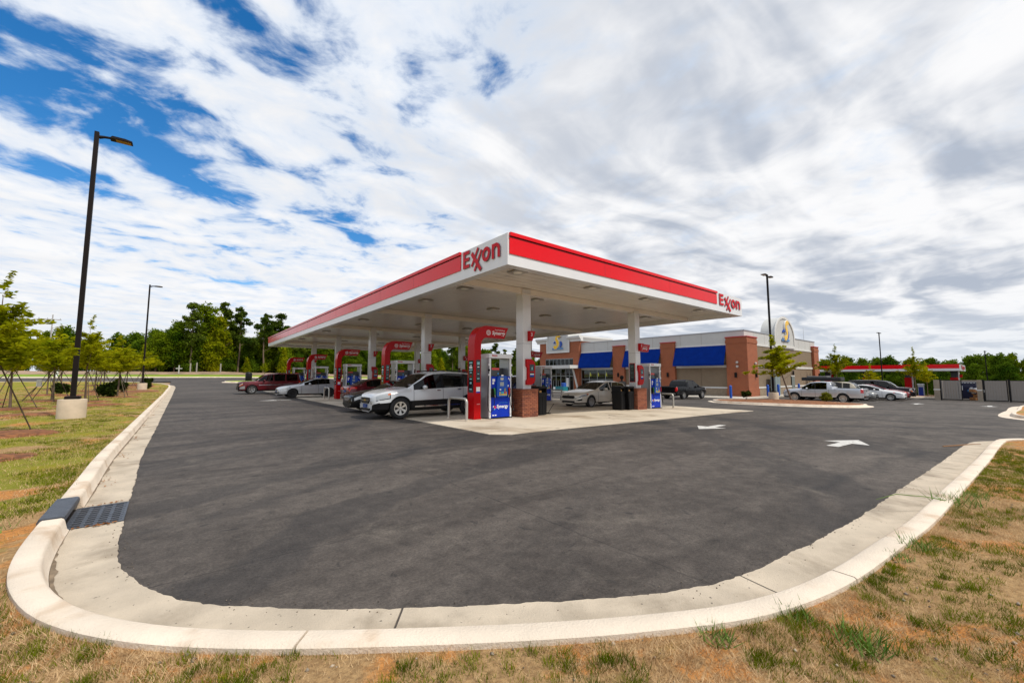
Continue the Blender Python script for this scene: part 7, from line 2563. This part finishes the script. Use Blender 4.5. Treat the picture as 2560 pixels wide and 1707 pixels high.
# island with the double headed lamp post
ki2 = tag(thing('kerb_island', None, None), kind='structure')
kerb_island(ki2, [(31.9, 14.3), (31.5, 12.3), (31.8, 10.0), (32.8, 8.0), (34.6, 6.75), (37.2, 6.5), (39.8, 7.4), (41.0, 9.6), (41.2, 12.4), (40.4, 14.8), (37.6, 15.8), (34.2, 15.7)], 5, M_MULCH, 0.14)
lt_ = young_tree(37.9, 11.25, 5.5, 'young tree with a leaning trunk in front of the store corner', 0, False, 2.2, 0.2, 1.08, group='young trees on the paved islands')
lt_.children[0].data = crown_mesh('crown', young_crown(250, W=3.3), 6500, 0.09, ML_YOUNG, 251, flat=0.3, aspect=2.4, shell=0.6)
lt_.rotation_euler = (Matrix.Rotation(R(15), 3, Vector((-0.63, -0.776, 0))) @ Matrix.Rotation(2.2, 3, 'Z')).to_euler()
shrub(35.6, 13.7, 0.7, 'round olive shrub left of the lamp post base on the mulch island', ML_SHRUB, 0.22, 1.2, 1300, 6, 'shrubs on the mulch island')
shrub(38.0, 9.0, 0.68, 'light green shrub in front of the silver pickup door', ML_LIME, 0.22, 1.1, 1300, 7, 'shrubs on the mulch island')
# the corner of the lawn across the exit drive
ki3 = tag(thing('kerb_island', None, None), kind='structure')
kerb_island(ki3, [(29.7, -0.5), (31.2, 0.0), (34, 0.15), (40, -0.05), (48, -0.5), (50, -3), (50, -14), (42, -18), (33, -17), (29.4, -14), (29.2, -5), (29.2, -2)], 8, M_LAWND, 0.1, 0.45, 0.4, 3.0)
# trees in the strip behind the parked row
ki4 = tag(thing('kerb_island', None, None), kind='structure')
kerb_island(ki4, [(61.5, 5.2), (64, 4.6), (72, 4.8), (76, 8), (76, 16), (72, 19.5), (64, 19.5), (61.2, 16), (60.8, 10)], 12, M_MULCH, 0.15, 0.3, 0.4, 3.0)
young_tree(66.0, 14.4, 6.4, 'full green young tree in front of the far red canopy band', 2, False, 1.0, 0.2, 0.9, group='young trees on the paved islands')
young_tree(64.0, 6.9, 5.4, 'yellow-green young tree left of the dumpster enclosure', 1, False, 2.0, 0.2, 0.75, group='young trees on the paved islands')
young_tree(69.5, 6.5, 4.2, 'thin yellow-green sapling touching the dumpster enclosure pier', 0, False, 0.2, 0.2, 0.7, group='young trees on the paved islands')
young_tree(70.5, 11.8, 4.0, 'light green sapling behind the dark plum SUV', 1, False, 3.2, 0.2, 0.8, group='young trees on the paved islands')

# ------------------------------------------------------------------ dumpster enclosure
DX = 56.8
en = thing('dumpster_enclosure', 'dumpster enclosure with grey slatted gates and tan piers', 'enclosure', (DX, 0, gz(DX, 2)))
M_PIER = mat('tan_block_pier', (0.30, 0.25, 0.19), 0.95, var=0.12, vscale=4, bump=0.5, bscale=30)
M_SLAT = mat('grey_slat', (0.25, 0.225, 0.20), 0.6, var=0.06, vscale=3)
for (y0, y1) in ((4.45, 4.85), (1.82, 2.1), (-4.6, -4.2)):
    MB().box(-0.2, 0.2, y0, y1, -0.1, 1.92).build('pier', M_PIER, en)
    MB().box(-0.22, 0.22, y0 - 0.02, y1 + 0.02, 0.95, 1.05).build('pier_band', M_TRIM, en)
for (y0, y1) in ((4.6, 4.8),):
    MB().box(0.2, 7.0, y0, y1, -0.1, 1.86).build('side_wall', M_PIER, en)
    MB().box(7.0, 7.2, -4.6, 4.8, -0.1, 1.86).build('back_wall', M_PIER, en)
MB().box(0.2, 7.0, -4.6, -4.4, -0.1, 1.86).build('side_wall', M_PIER, en)
slat_me = MB().bbox(-0.02, 0.02, -0.074, 0.074, 0.12, 1.84, 0.012).mesh('slat', M_SLAT)
for (ya, yb, off) in ((3.08, 4.42, -0.05), (0.36, 1.62, -0.05), (-1.25, 0.14, -0.05), (-4.1, -1.5, -0.05)):
    g_ = bpy.data.objects.new('gate', None)
    COL.objects.link(g_)
    g_.parent = en
    g_.location = (off, 0, 0)
    MB().box(-0.005, 0.04, ya - 0.06, yb + 0.06, 0.03, 0.11).box(-0.005, 0.04, ya - 0.06, yb + 0.06, 1.85, 1.91).box(-0.005, 0.04, ya - 0.06, ya, 0.111, 1.849).box(-0.005, 0.04, yb, yb + 0.06, 0.111, 1.849).build('gate_frame', M_BLACK, g_)
    n = int((yb - ya) / 0.152)
    for k in range(n):
        link_mesh('slat', slat_me, g_, (-0.01, ya + (yb - ya) * (k + 0.5) / n, 0))
for y in (4.44, 1.74, 0.25):
    MB().box(-0.14, -0.06, y - 0.09, y + 0.02, -0.05, 1.97).build('gate_post', M_BLACK, en)
MB().box(-0.16, -0.141, 1.66, 1.70, 0.82, 1.05).build('latch', M_CHROME, en)
MB().box(-0.10, -0.061, 0.20, 0.24, 0.95, 1.2).build('latch', M_CHROME, en)
du = thing('dumpster', 'dark blue steel dumpster standing behind the open gate', 'dumpster', (DX + 2.2, 2.75, gz(DX, 2)))
MB().prism([(-0.75, 0.15), (-0.95, 1.25), (-0.95, 1.65), (0.95, 1.75), (0.75, 0.15)], -0.55, 0.70, 'y').build('bin_body', mat('dumpster_navy', (0.010, 0.014, 0.05), 0.4), du)
MB().box(-0.99, 0.95, -0.58, 0.72, 1.66, 1.72).build('lid', M_BLACK, du)
MB().box(-0.965, -0.955, 0.30, 0.48, 0.95, 1.35).build('label', M_TEXTW, du)
for k in range(6):
    MB().box(-0.992, -0.985, -0.52 + 0.19 * k, -0.38 + 0.19 * k, 1.62, 1.66).build('pale_mark', M_TEXTW, du)
M_CARD = mat('cardboard', (0.34, 0.16, 0.06), 0.85, var=0.2, vscale=3)
rr_ = random.Random(3)
for k in range(9):
    sx, sy, sz = rr_.uniform(.2, .4), rr_.uniform(.15, .3), rr_.uniform(.15, .3)
    z = [0.0, 0.0, 0.0, 0.28, 0.28, 0.5, 0.5, 0.75, 0.78][k]
    b_ = thing('cardboard_box', 'brown cardboard box ' + ['lowest at the right', 'lowest in the middle', 'lowest at the left', 'second up at the right', 'second up in the middle', 'third up at the left', 'third up at the right', 'topmost in the middle', 'topmost at the left'][k] + ' of the heap by the dark blue dumpster', 'box', (DX + 1.25 + rr_.uniform(-.15, .35), 2.24 + 0.16 * (k % 3) - 0.1, gz(DX, 2) + z), rr_.uniform(0, 3), 'cardboard boxes heaped by the dumpster')
    MB().box(-sx / 2, sx / 2, -sy / 2, sy / 2, 0.02, sz).build('carton', M_CARD, b_)
    MB().box(-sx / 2 - 0.002, sx / 2 + 0.002, -0.025, 0.025, sz, sz + 0.004).build('tape', mat('pale_tape', (0.5, 0.38, 0.22), 0.5), b_)
for k, (cc, y, z) in enumerate((((0.55, 0.57, 0.6), 2.4, 0.85), ((0.02, 0.15, 0.35), 2.62, 1.0), ((0.45, 0.45, 0.47), 2.3, 1.2), ((0.5, 0.5, 0.5), 2.5, 1.28))):
    o = MB().lathe([(0.0, 0), (0.14, 0.03), (0.18, 0.14), (0.12, 0.26), (0.03, 0.30), (0.0, 0.36)], n=10).build('trash_bag', mat('bag_%d' % k, cc, 0.4), None, smooth=60, loc=(DX + 1.35, y, gz(DX, 2) + z * 0.75))
    tag(o, ['pale grey rubbish bag lying on the cardboard heap', 'blue rubbish bag on the cardboard heap', 'grey rubbish bag on top of the heap, left of its twin', 'white rubbish bag at the top of the heap'][k], 'trash bag', 'rubbish bags on the heap')

# ------------------------------------------------------------------ far canopy for diesel pumps
FX0, FY0, FY1 = 100.0, 5.4, 34.0
fc = thing('far_canopy', 'distant red and white canopy on slim dark columns behind the parked cars', 'canopy', (0, 0, 0))
fz0, fz1 = 2.50, 3.58
MB().box(FX0, FX0 + 14, FY0, FY1, fz0, fz0 + 0.40).build('fascia', M_WHITE, fc)
MB().box(FX0 + 0.05, FX0 + 14, FY0 + 0.02, FY1, fz0 + 0.401, fz1).build('fascia', M_WHITE, fc)
MB().box(FX0 - 0.03, FX0 + 0.049, FY0 + 0.0, FY1, fz0 + 0.401, fz1 + 0.01).build('red_band', M_RED, fc)
MB().box(FX0 + 0.1, FX0 + 13.9, FY0 + 0.1, FY1 - 0.1, fz0 - 0.03, fz0 - 0.005).build('soffit', M_SOFFIT, fc)
exxon(fc, lambda u, v, d: (FX0 + 4.4 + u * 3.2, FY0 - d, fz0 + 0.33 + v * 1.1), [M_SIGNRED, M_RETURN])
M_NAVY = mat('dark_navy_cladding', (0.012, 0.014, 0.022), 0.4)
for kq, y in enumerate((6.2, 11.9, 17.8, 23.8, 29.6)):
    zg = gz(FX0 + 3, y)
    cs = thing('canopy_column', 'slim dark column with a red sleeve under the distant canopy, ' + ['first', 'second', 'third', 'fourth', 'fifth'][kq] + ' from the right', 'column', (FX0 + 3.0, y, zg), 0, 'columns of the far canopy')
    MB().box(-0.40, 0.40, -0.42, 0.42, 3.6, fz0 - 0.035 - zg).build('upper_cladding', M_NAVY, cs)
    MB().box(-0.30, 0.42, -0.56, -0.425, 0.0, fz0 - 0.035 - zg).build('lit_white_edge', M_TRIM, cs)  # white slab puts the column's sunlit side into the colour
    MB().bbox(-0.55, 0.55, -0.42, 0.55, 0.0, 3.59, 0.05).build('red_sleeve', M_REDD, cs)
    MB().prism([(-0.3, 4.1), (0.3, 4.1), (0.15, 3.6), (-0.3, 3.6)], -0.9, -0.565, 'y').build('number_flag', M_REDD, cs)
    pz = thing('diesel_dispenser', 'pale diesel dispenser under the distant canopy, ' + ['first', 'second', 'third', 'fourth', 'fifth'][kq] + ' from its right end', 'fuel pump', (FX0 + 3.0, y - 1.5, zg), 0, 'diesel dispensers under the far canopy')
    MB().bbox(-0.5, 0.5, -0.4, 0.4, 0.0, 2.3, 0.04).build('housing', M_SILVER, pz)
    MB().box(-0.52, -0.501, -0.3, 0.3, 0.2, 1.9).build('front_panel', M_BLUED, pz)
    MB().bbox(-0.55, 0.55, -0.45, 0.45, 2.3, 2.48, 0.03).build('valance', M_WHITE, pz)

# ------------------------------------------------------------------ the person at the open car door


def person(label, x, y, rz):
    root = thing('person', label, 'person', (x, y, gz(x, y) + 0.016), rz)
    #           name: (x forward, y left, z), radius
    J = {'pelvis': ((0, 0, .93), .135), 'waist': ((0.01, 0, 1.08), .125), 'chest': ((0.03, 0, 1.30), .15), 'neckb': ((0.04, 0, 1.46), .07), 'neck': ((0.055, 0, 1.53), .055), 'head': ((0.075, 0, 1.63), .095), 'top': ((0.07, 0, 1.735), .075)}
    E_ = [('pelvis', 'waist'), ('waist', 'chest'), ('chest', 'neckb'), ('neckb', 'neck'), ('neck', 'head'), ('head', 'top')]
    for s, n in ((1, 'l'), (-1, 'r')):
        fwd = 0.10 if s > 0 else -0.05
        J.update({'sh' + n: ((0.03, s * .19, 1.41), .065), 'el' + n: ((0.02 + (0.06 if s > 0 else 0.02), s * .26, 1.13), .045), 'wr' + n: ((0.22 if s > 0 else 0.12, s * .23, 0.93), .032), 'ha' + n: ((0.28 if s > 0 else 0.17, s * .22, 0.87), .036),
                  'hip' + n: ((0, s * .095, .88), .105), 'kn' + n: ((fwd * .6 + 0.02, s * .11, .49), .068), 'an' + n: ((fwd, s * .115, .10), .045), 'to' + n: ((fwd + .17, s * .13, .035), .038)})
        E_ += [('chest', 'sh' + n), ('sh' + n, 'el' + n), ('el' + n, 'wr' + n), ('wr' + n, 'ha' + n), ('pelvis', 'hip' + n), ('hip' + n, 'kn' + n), ('kn' + n, 'an' + n), ('an' + n, 'to' + n)]
        for k in range(4):
            fx, fy, fz = J['ha' + n][0]
            J['f%d%s' % (k, n)] = ((fx + 0.05, fy + s * (0.012 * k - 0.018), fz - 0.055 - 0.006 * (k in (1, 2))), .0085)
            E_.append(('ha' + n, 'f%d%s' % (k, n)))
        J['th' + n] = ((fx + 0.02, fy - s * 0.045, fz - 0.02), .010)
        E_.append(('ha' + n, 'th' + n))
    names = list(J)
    me = bpy.data.meshes.new('body')
    me.from_pydata([J[k][0] for k in names], [(names.index(a), names.index(b)) for a, b in E_], [])
    o = bpy.data.objects.new('body', me)
    COL.objects.link(o)
    md = o.modifiers.new('Skin', 'SKIN')
    for i, k in enumerate(names):
        me.skin_vertices[0].data[i].radius = (J[k][1], J[k][1] * (1.25 if k in ('chest', 'waist', 'pelvis') else 1))
        me.skin_vertices[0].data[i].use_root = (k == 'pelvis')
    o.modifiers.new('Sub', 'SUBSURF').levels = 2
    dg = bpy.context.evaluated_depsgraph_get()
    m2 = bpy.data.meshes.new_from_object(o.evaluated_get(dg))
    bpy.data.objects.remove(o)
    m2.materials.clear()
    for mt in (mat('skin_dark', (0.06, 0.03, 0.018), 0.5), mat('grey_shirt', (0.17, 0.17, 0.175), 0.9, var=0.1, vscale=8), mat('dark_trousers', (0.02, 0.022, 0.03), 0.9), mat('dark_shoe', (0.015, 0.015, 0.015), 0.6)):
        m2.materials.append(mt)
    for p in m2.polygons:
        c = p.center
        p.use_smooth = True
        arm = abs(c.y) > 0.17 and c.z > 0.8
        if c.z > 1.475 or (arm and c.z < 1.15):
            p.material_index = 0
        elif c.z > 0.93:
            p.material_index = 1
        elif c.z > 0.085:
            p.material_index = 2
        else:
            p.material_index = 3
    link_mesh('body', m2, root)
    hb_ = MB()
    hb_.lathe([(0.0, 1.80), (0.06, 1.79), (0.105, 1.74), (0.115, 1.66), (0.108, 1.60)], (0.06, 0, 0), 14)
    hb_.build('hair', mat('black_hair', (0.008, 0.007, 0.007), 0.7), root, smooth=60)
    for s in (1, -1):
        MB().lathe([(0, -0.01), (0.022, 0), (0, 0.012)], (0.07, s * 0.098, 1.63), 8, axis='y').build('ear', mat('skin_dark', (0.06, 0.03, 0.018), 0.5), root, smooth=60)
    MB().lathe([(0, 1.60), (0.016, 1.605), (0.012, 1.63), (0, 1.65)], (0.172, 0, 0), 8).build('nose', mat('skin_dark', (0.06, 0.03, 0.018), 0.5), root, smooth=60)
    return root


person('person in a grey shirt standing at the open door of the champagne sedan', 20.25, 14.55, R(75))

# ------------------------------------------------------------------ grass, weeds, stones
GX0, GY0, GC = -45.0, -4.0, 0.4
gnx, gny = 160, 210
LH = np.array([[lawn_h(GX0 + GC * i, GY0 + GC * j) for i in range(gnx)] for j in range(gny)])
NG = np.array([[mnoise.noise((0.55 * (GX0 + GC * i), 0.55 * (GY0 + GC * j), 9.0)) + 0.5 * mnoise.noise((1.5 * (GX0 + GC * i), 1.5 * (GY0 + GC * j), 3.0)) for i in range(gnx)] for j in range(gny)])


def lookup(T, x, y):
    u = np.clip((x - GX0) / GC, 0, gnx - 1.01)
    v = np.clip((y - GY0) / GC, 0, gny - 1.01)
    i, j = u.astype(int), v.astype(int)
    a, b = u - i, v - j
    return T[j, i] * (1 - a) * (1 - b) + T[j, i + 1] * a * (1 - b) + T[j + 1, i] * (1 - a) * b + T[j + 1, i + 1] * a * b


GYT = np.array([gz(0, y) for y in np.arange(0, 120)])
GXT = np.array([gz(x, 0) for x in np.arange(-60, 80)])


def lawn_z(x, y, edge):
    f = np.clip(edge / 0.5, 0, 1)
    return np.interp(y, np.arange(0, 120), GYT) + np.interp(x, np.arange(-60, 80), GXT) + 0.10 + f * lookup(LH, x, y)


def blades(x, y, z, h, w_, lean, rng):
    n = len(x)
    a = rng.random(n) * 6.283
    dx, dy = np.cos(a), np.sin(a)
    b = rng.random(n) * 6.283
    lx, ly = np.cos(b) * lean * h, np.sin(b) * lean * h
    V = np.empty((n, 3, 3))
    V[:, 0] = np.stack([x - dx * w_ / 2, y - dy * w_ / 2, z - 0.01], 1)
    V[:, 1] = np.stack([x + dx * w_ / 2, y + dy * w_ / 2, z - 0.01], 1)
    V[:, 2] = np.stack([x + lx, y + ly, z + h * np.sqrt(np.maximum(0.05, 1 - lean ** 2 * 0.6))], 1)
    return V.reshape(-1, 3), np.arange(3 * n).reshape(n, 3)


def scatter_front(n, smax, rng, pw=1.4, x0=-2.0, x1=17.0, near=0.55):
    x = x0 + (x1 - x0) * rng.random(n) ** (1 / near * 0.9)
    s = 0.02 + smax * rng.random(n) ** pw
    ok = x > CORN.x
    y = np.where(ok, np.interp(x, FX, FY) - s, CORN.y - s)
    return x, y, s


def scatter_left(n, y0, y1, smin, rng, wfac=0.24, pw=1.0):
    y = y0 + (y1 - y0) * rng.random(n) ** pw
    wd = np.maximum(smin, wfac * y)
    s = 0.02 + wd * rng.random(n) ** 1.25
    return np.interp(y, LY, LX) - s, y, s


M_GDRY = leaf_mat('dry_grass_blades', (0.38, 0.235, 0.11), (0.86, 0.64, 0.38), 6.0, 0.25)
M_GGRN = leaf_mat('green_grass_blades', (0.07, 0.105, 0.004), (0.25, 0.28, 0.012), 4.0, 0.35)
rng = np.random.default_rng(42)
parts_v, parts_f, parts_t = [], [], []


def push(store, V, F, T):
    b = sum(len(v) for v in store[0])
    store[0].append(V)
    store[1].append(F + b)
    store[2].append(T)


dry = ([], [], [])
grn = ([], [], [])
# dry thatch in front and to the right
x, y, s = scatter_front(190000, 1.5, rng, 1.3, -1.6, 9.0, 0.7)
x2, y2, s2 = scatter_front(50000, 2.0, rng, 1.5, 8.0, 17.0, 0.85)
x, y, s = np.concatenate([x, x2]), np.concatenate([y, y2]), np.concatenate([s, s2])
keep = (lookup(NG, x, y) + 0.25 * rng.normal(size=len(x)) > -0.22)
x, y, s = x[keep], y[keep], s[keep]
V, F = blades(x, y, lawn_z(x, y, s), rng.uniform(0.015, 0.060, len(x)), rng.uniform(0.0035, 0.008, len(x)), rng.uniform(0.7, 1.25, len(x)), rng)
push(dry, V, F, rng.random(len(x)))
# thinner thatch further out from the kerb
x, y, s = scatter_front(60000, 7.0, rng, 0.9, -1.6, 17.0, 0.9)
keep = (lookup(NG, x, y) + 0.25 * rng.normal(size=len(x)) > -0.22)
x, y, s = x[keep], y[keep], s[keep]
V, F = blades(x, y, lawn_z(x, y, s) - 0.01, rng.uniform(0.02, 0.07, len(x)), rng.uniform(0.006, 0.012, len(x)), rng.uniform(0.7, 1.25, len(x)), rng)
push(dry, V, F, rng.random(len(x)))
# dry thatch on the left
x, y, s = scatter_left(120000, 4.2, 62, 0.8, rng, 0.26, 1.7)
keep = (lookup(NG, x, y) + 0.25 * rng.normal(size=len(x)) > -0.12)
x, y, s = x[keep], y[keep], s[keep]
k = 1 + y / 25
V, F = blades(x, y, lawn_z(x, y, s), rng.uniform(0.018, 0.05, len(x)) * np.sqrt(k), rng.uniform(0.004, 0.009, len(x)) * k, rng.uniform(0.5, 1.0, len(x)), rng)
push(dry, V, F, rng.random(len(x)))


def tufts(cx, cy, cs, nb, rad, hlo, hhi, wlo, whi, zfun):
    m = len(cx)
    n = m * nb
    r = rad * np.sqrt(rng.random(n)) * np.repeat(rng.uniform(0.5, 1.3, m), nb)
    a = rng.random(n) * 6.283
    x = np.repeat(cx, nb) + r * np.cos(a)
    y = np.repeat(cy, nb) + r * np.sin(a)
    h = rng.uniform(hlo, hhi, n) * np.repeat(rng.uniform(0.6, 1.3, m), nb) * (1 - 0.5 * r / (rad * 1.3))
    return blades(x, y, zfun(x, y, np.repeat(cs, nb)), h, rng.uniform(wlo, whi, n), rng.uniform(0.25, 0.9, n), rng), np.clip(np.repeat(rng.random(m), nb) * 0.6 + 0.4 * rng.random(n), 0, 1)


x, y, s = scatter_front(3300, 1.7, rng, 1.2, -1.6, 14.0, 0.8)
kp = lookup(NG, x * 2.3, y * 2.3 + 5) > -0.1
(V, F), T = tufts(x[kp], y[kp], s[kp], 44, 0.06, 0.03, 0.08, 0.004, 0.008, lawn_z)
push(grn, V, F, T)
x, y, s = scatter_left(4600, 4.2, 60, 0.8, rng, 0.26, 1.35)
kp = lookup(NG, x, y) > -0.05
x, y, s = x[kp], y[kp], s[kp]
(V, F), T = tufts(x, y, s, 30, 0.16, 0.03, 0.085, 0.006, 0.016, lawn_z)
push(grn, V, F, T)
for nm, st, mt, lb, ct in (('dry_grass', dry, M_GDRY, 'short straw coloured dry grass on the lawns outside the kerb', 'grass'), ('green_grass', grn, M_GGRN, 'patchy green grass tufts on the lawns outside the kerb', 'grass')):
    o = link_mesh(nm, np_mesh(nm, np.concatenate(st[0]), np.concatenate(st[1]), mt, np.concatenate(st[2])))
    tag(o, lb, ct, None, 'stuff')

# larger weeds at the kerb, each a plant of its own


def weed(x, y, h, label, n=70, rad=0.10, seed=1, runner=None):
    r = thing('weed', label, 'weed', (x, y, gz(x, y) + 0.10), 0, 'green weeds growing along the kerb')
    g = np.random.default_rng(seed)
    rr = rad * np.sqrt(g.random(n))
    a = g.random(n) * 6.283
    (V, F) = blades(rr * np.cos(a), rr * np.sin(a), np.zeros(n), g.uniform(0.5, 1.0, n) * h, g.uniform(0.006, 0.012, n), g.uniform(0.4, 1.0, n), g)
    link_mesh('blades', np_mesh('blades', V, F, mat('fresh_weed_green', (0.10, 0.19, 0.012), 0.7), g.random(n)), r)
    if runner:
        pts = [(0, 0, 0.02), (runner[0] * .4, runner[1] * .4, 0.09), (runner[0] * .75, runner[1] * .75, 0.12), (runner[0], runner[1], 0.06)]
        MB().tube(pts, [0.006, 0.005, 0.004, 0.002], 5).build('runner', mat('fresh_weed_green', (0.10, 0.19, 0.012), 0.7), r)
    return r


weed(7.15, 0.50, 0.20, 'bright green weed with a long runner hanging over the kerb', 130, 0.22, 1, (-0.75, 0.60))
weed(7.7, 0.40, 0.14, 'bright green weed clump just behind the runner weed', 90, 0.16, 2)
weed(5.05, 0.60, 0.15, 'leafy green weed at the kerb in the middle of the right bend', 110, 0.15, 3)
weed(4.62, 0.66, 0.10, 'small green weed beside the leafy one at the right bend', 60, 0.08, 4)
weed(3.05, 0.92, 0.12, 'green tuft touching the kerb near the two open joints', 80, 0.10, 5)
weed(2.45, 1.16, 0.11, 'green tuft touching the kerb at the bottom of the bend', 90, 0.08, 6)
weed(3.05, 0.62, 0.13, 'dense green clump in the dry grass below the open joint', 130, 0.14, 7)
weed(-1.5, 6.3, 0.14, 'bright green tuft on the lawn beside the storm drain hood', 160, 0.30, 8)
# twig lying across the gutter at the end of the kerb
tw_ = MB().tube([(0, 0, 0.025), (0.4, -0.2, 0.03), (0.8, -0.34, 0.025), (1.15, -0.56, 0.03)], [0.013, 0.014, 0.011, 0.005], 6).build('twig', mat('brown_twig', (0.24, 0.12, 0.05), 0.9), None, loc=(14.2, 1.15, gz(14.6, 1)), smooth=60)
tag(tw_, 'brown twig lying across the gutter where the kerb ends', 'twig')
# small stones in the bare soil
n = 420
x, y, s = scatter_front(n, 0.8, rng, 1.2, -1.0, 9.0)
z = lawn_z(x, y, s)
r = 0.003 + 0.013 * rng.random(n) ** 3
oct_v = np.array([(1, 0, 0), (0, 1, 0), (-1, 0, 0), (0, -1, 0), (0, 0, .8), (0, 0, -.6)])
oct_f = np.array([(0, 1, 4), (1, 2, 4), (2, 3, 4), (3, 0, 4), (1, 0, 5), (2, 1, 5), (3, 2, 5), (0, 3, 5)])
V = (oct_v[None] * r[:, None, None] * rng.uniform(0.7, 1.3, (n, 6, 1)) + np.stack([x, y, z + 0.012], 1)[:, None]).reshape(-1, 3)
F = (oct_f[None] + 6 * np.arange(n)[:, None, None]).reshape(-1, 3)
M_STONE = leaf_mat('grey_stones', (0.10, 0.08, 0.06), (0.60, 0.50, 0.38), 9.0, 0.0)
tag(link_mesh('gravel', np_mesh('gravel', V, F, M_STONE, np.repeat(rng.random(n), 8))), 'loose pebbles in the bare clay along the kerb', 'gravel', None, 'stuff')
# grit on the gutter and at the asphalt edge
n = 420
sa = rng.uniform(S_G1, S_G1 + 17, n)
pq = [at_arc(float(a)) for a in sa]
of = rng.normal(-0.03, 0.06, n)
x = np.array([p.x + q.x * o for (p, q), o in zip(pq, of)])
y = np.array([p.y + q.y * o for (p, q), o in zip(pq, of)])
z = np.array([gz(a, b) for a, b in zip(x, y)]) + 0.009
r = rng.uniform(0.002, 0.007, n)
V = (oct_v[None] * r[:, None, None] * rng.uniform(0.7, 1.3, (n, 6, 1)) + np.stack([x, y, z], 1)[:, None]).reshape(-1, 3)
F = (oct_f[None] + 6 * np.arange(n)[:, None, None]).reshape(-1, 3)
tag(link_mesh('grit', np_mesh('grit', V, F, leaf_mat('asphalt_grit', (0.03, 0.027, 0.025), (0.22, 0.18, 0.14), 9.0, 0.0), np.repeat(rng.random(n) ** 2, 8))), 'loose dark grit along the edge of the asphalt', 'gravel', None, 'stuff')

# fallen leaves caught round the drain and along the left gutter
lv, lf, lt2 = [], [], []
spots_ = [(float(rng.uniform(S_G0 - 0.08, S_G0)), float(rng.uniform(0.05, 0.40))) for _ in range(14)] + [(float(rng.uniform(S_G1, S_G1 + 0.06)), float(rng.uniform(0.05, 0.40))) for _ in range(26)]
for c_ in (1.6, 4.2, 7.0, 10.5, 15.0, 21.0):
    spots_ += [(S_G0 - c_ + float(rng.normal(0, 0.25)), 0.30 + float(rng.normal(0, 0.05))) for _ in range(16)]
for s_, o_ in spots_:
    p, q = at_arc(s_)
    cx_, cy_, cz_ = p.x + q.x * o_, p.y + q.y * o_, gz(p.x, p.y) + 0.02
    a_ = rng.random() * 6.28
    r_ = rng.uniform(0.012, 0.03)
    b_ = len(lv)
    for k in range(4):
        rr_2 = r_ * (1.0 if k % 2 == 0 else 0.5)
        lv.append((cx_ + rr_2 * math.cos(a_ + k * 1.5708), cy_ + rr_2 * math.sin(a_ + k * 1.5708), cz_ + rng.uniform(-0.004, 0.010)))
    lf.append((b_, b_ + 1, b_ + 2, b_ + 3))
tag(link_mesh('leaf_litter', np_mesh('leaf_litter', np.array(lv), np.array(lf), leaf_mat('fallen_leaves', (0.16, 0.06, 0.025), (0.45, 0.20, 0.06), 9.0, 0.1), rng.random(len(lf)))), 'brown fallen leaves caught in the left gutter and round the drain', 'leaves', None, 'stuff')
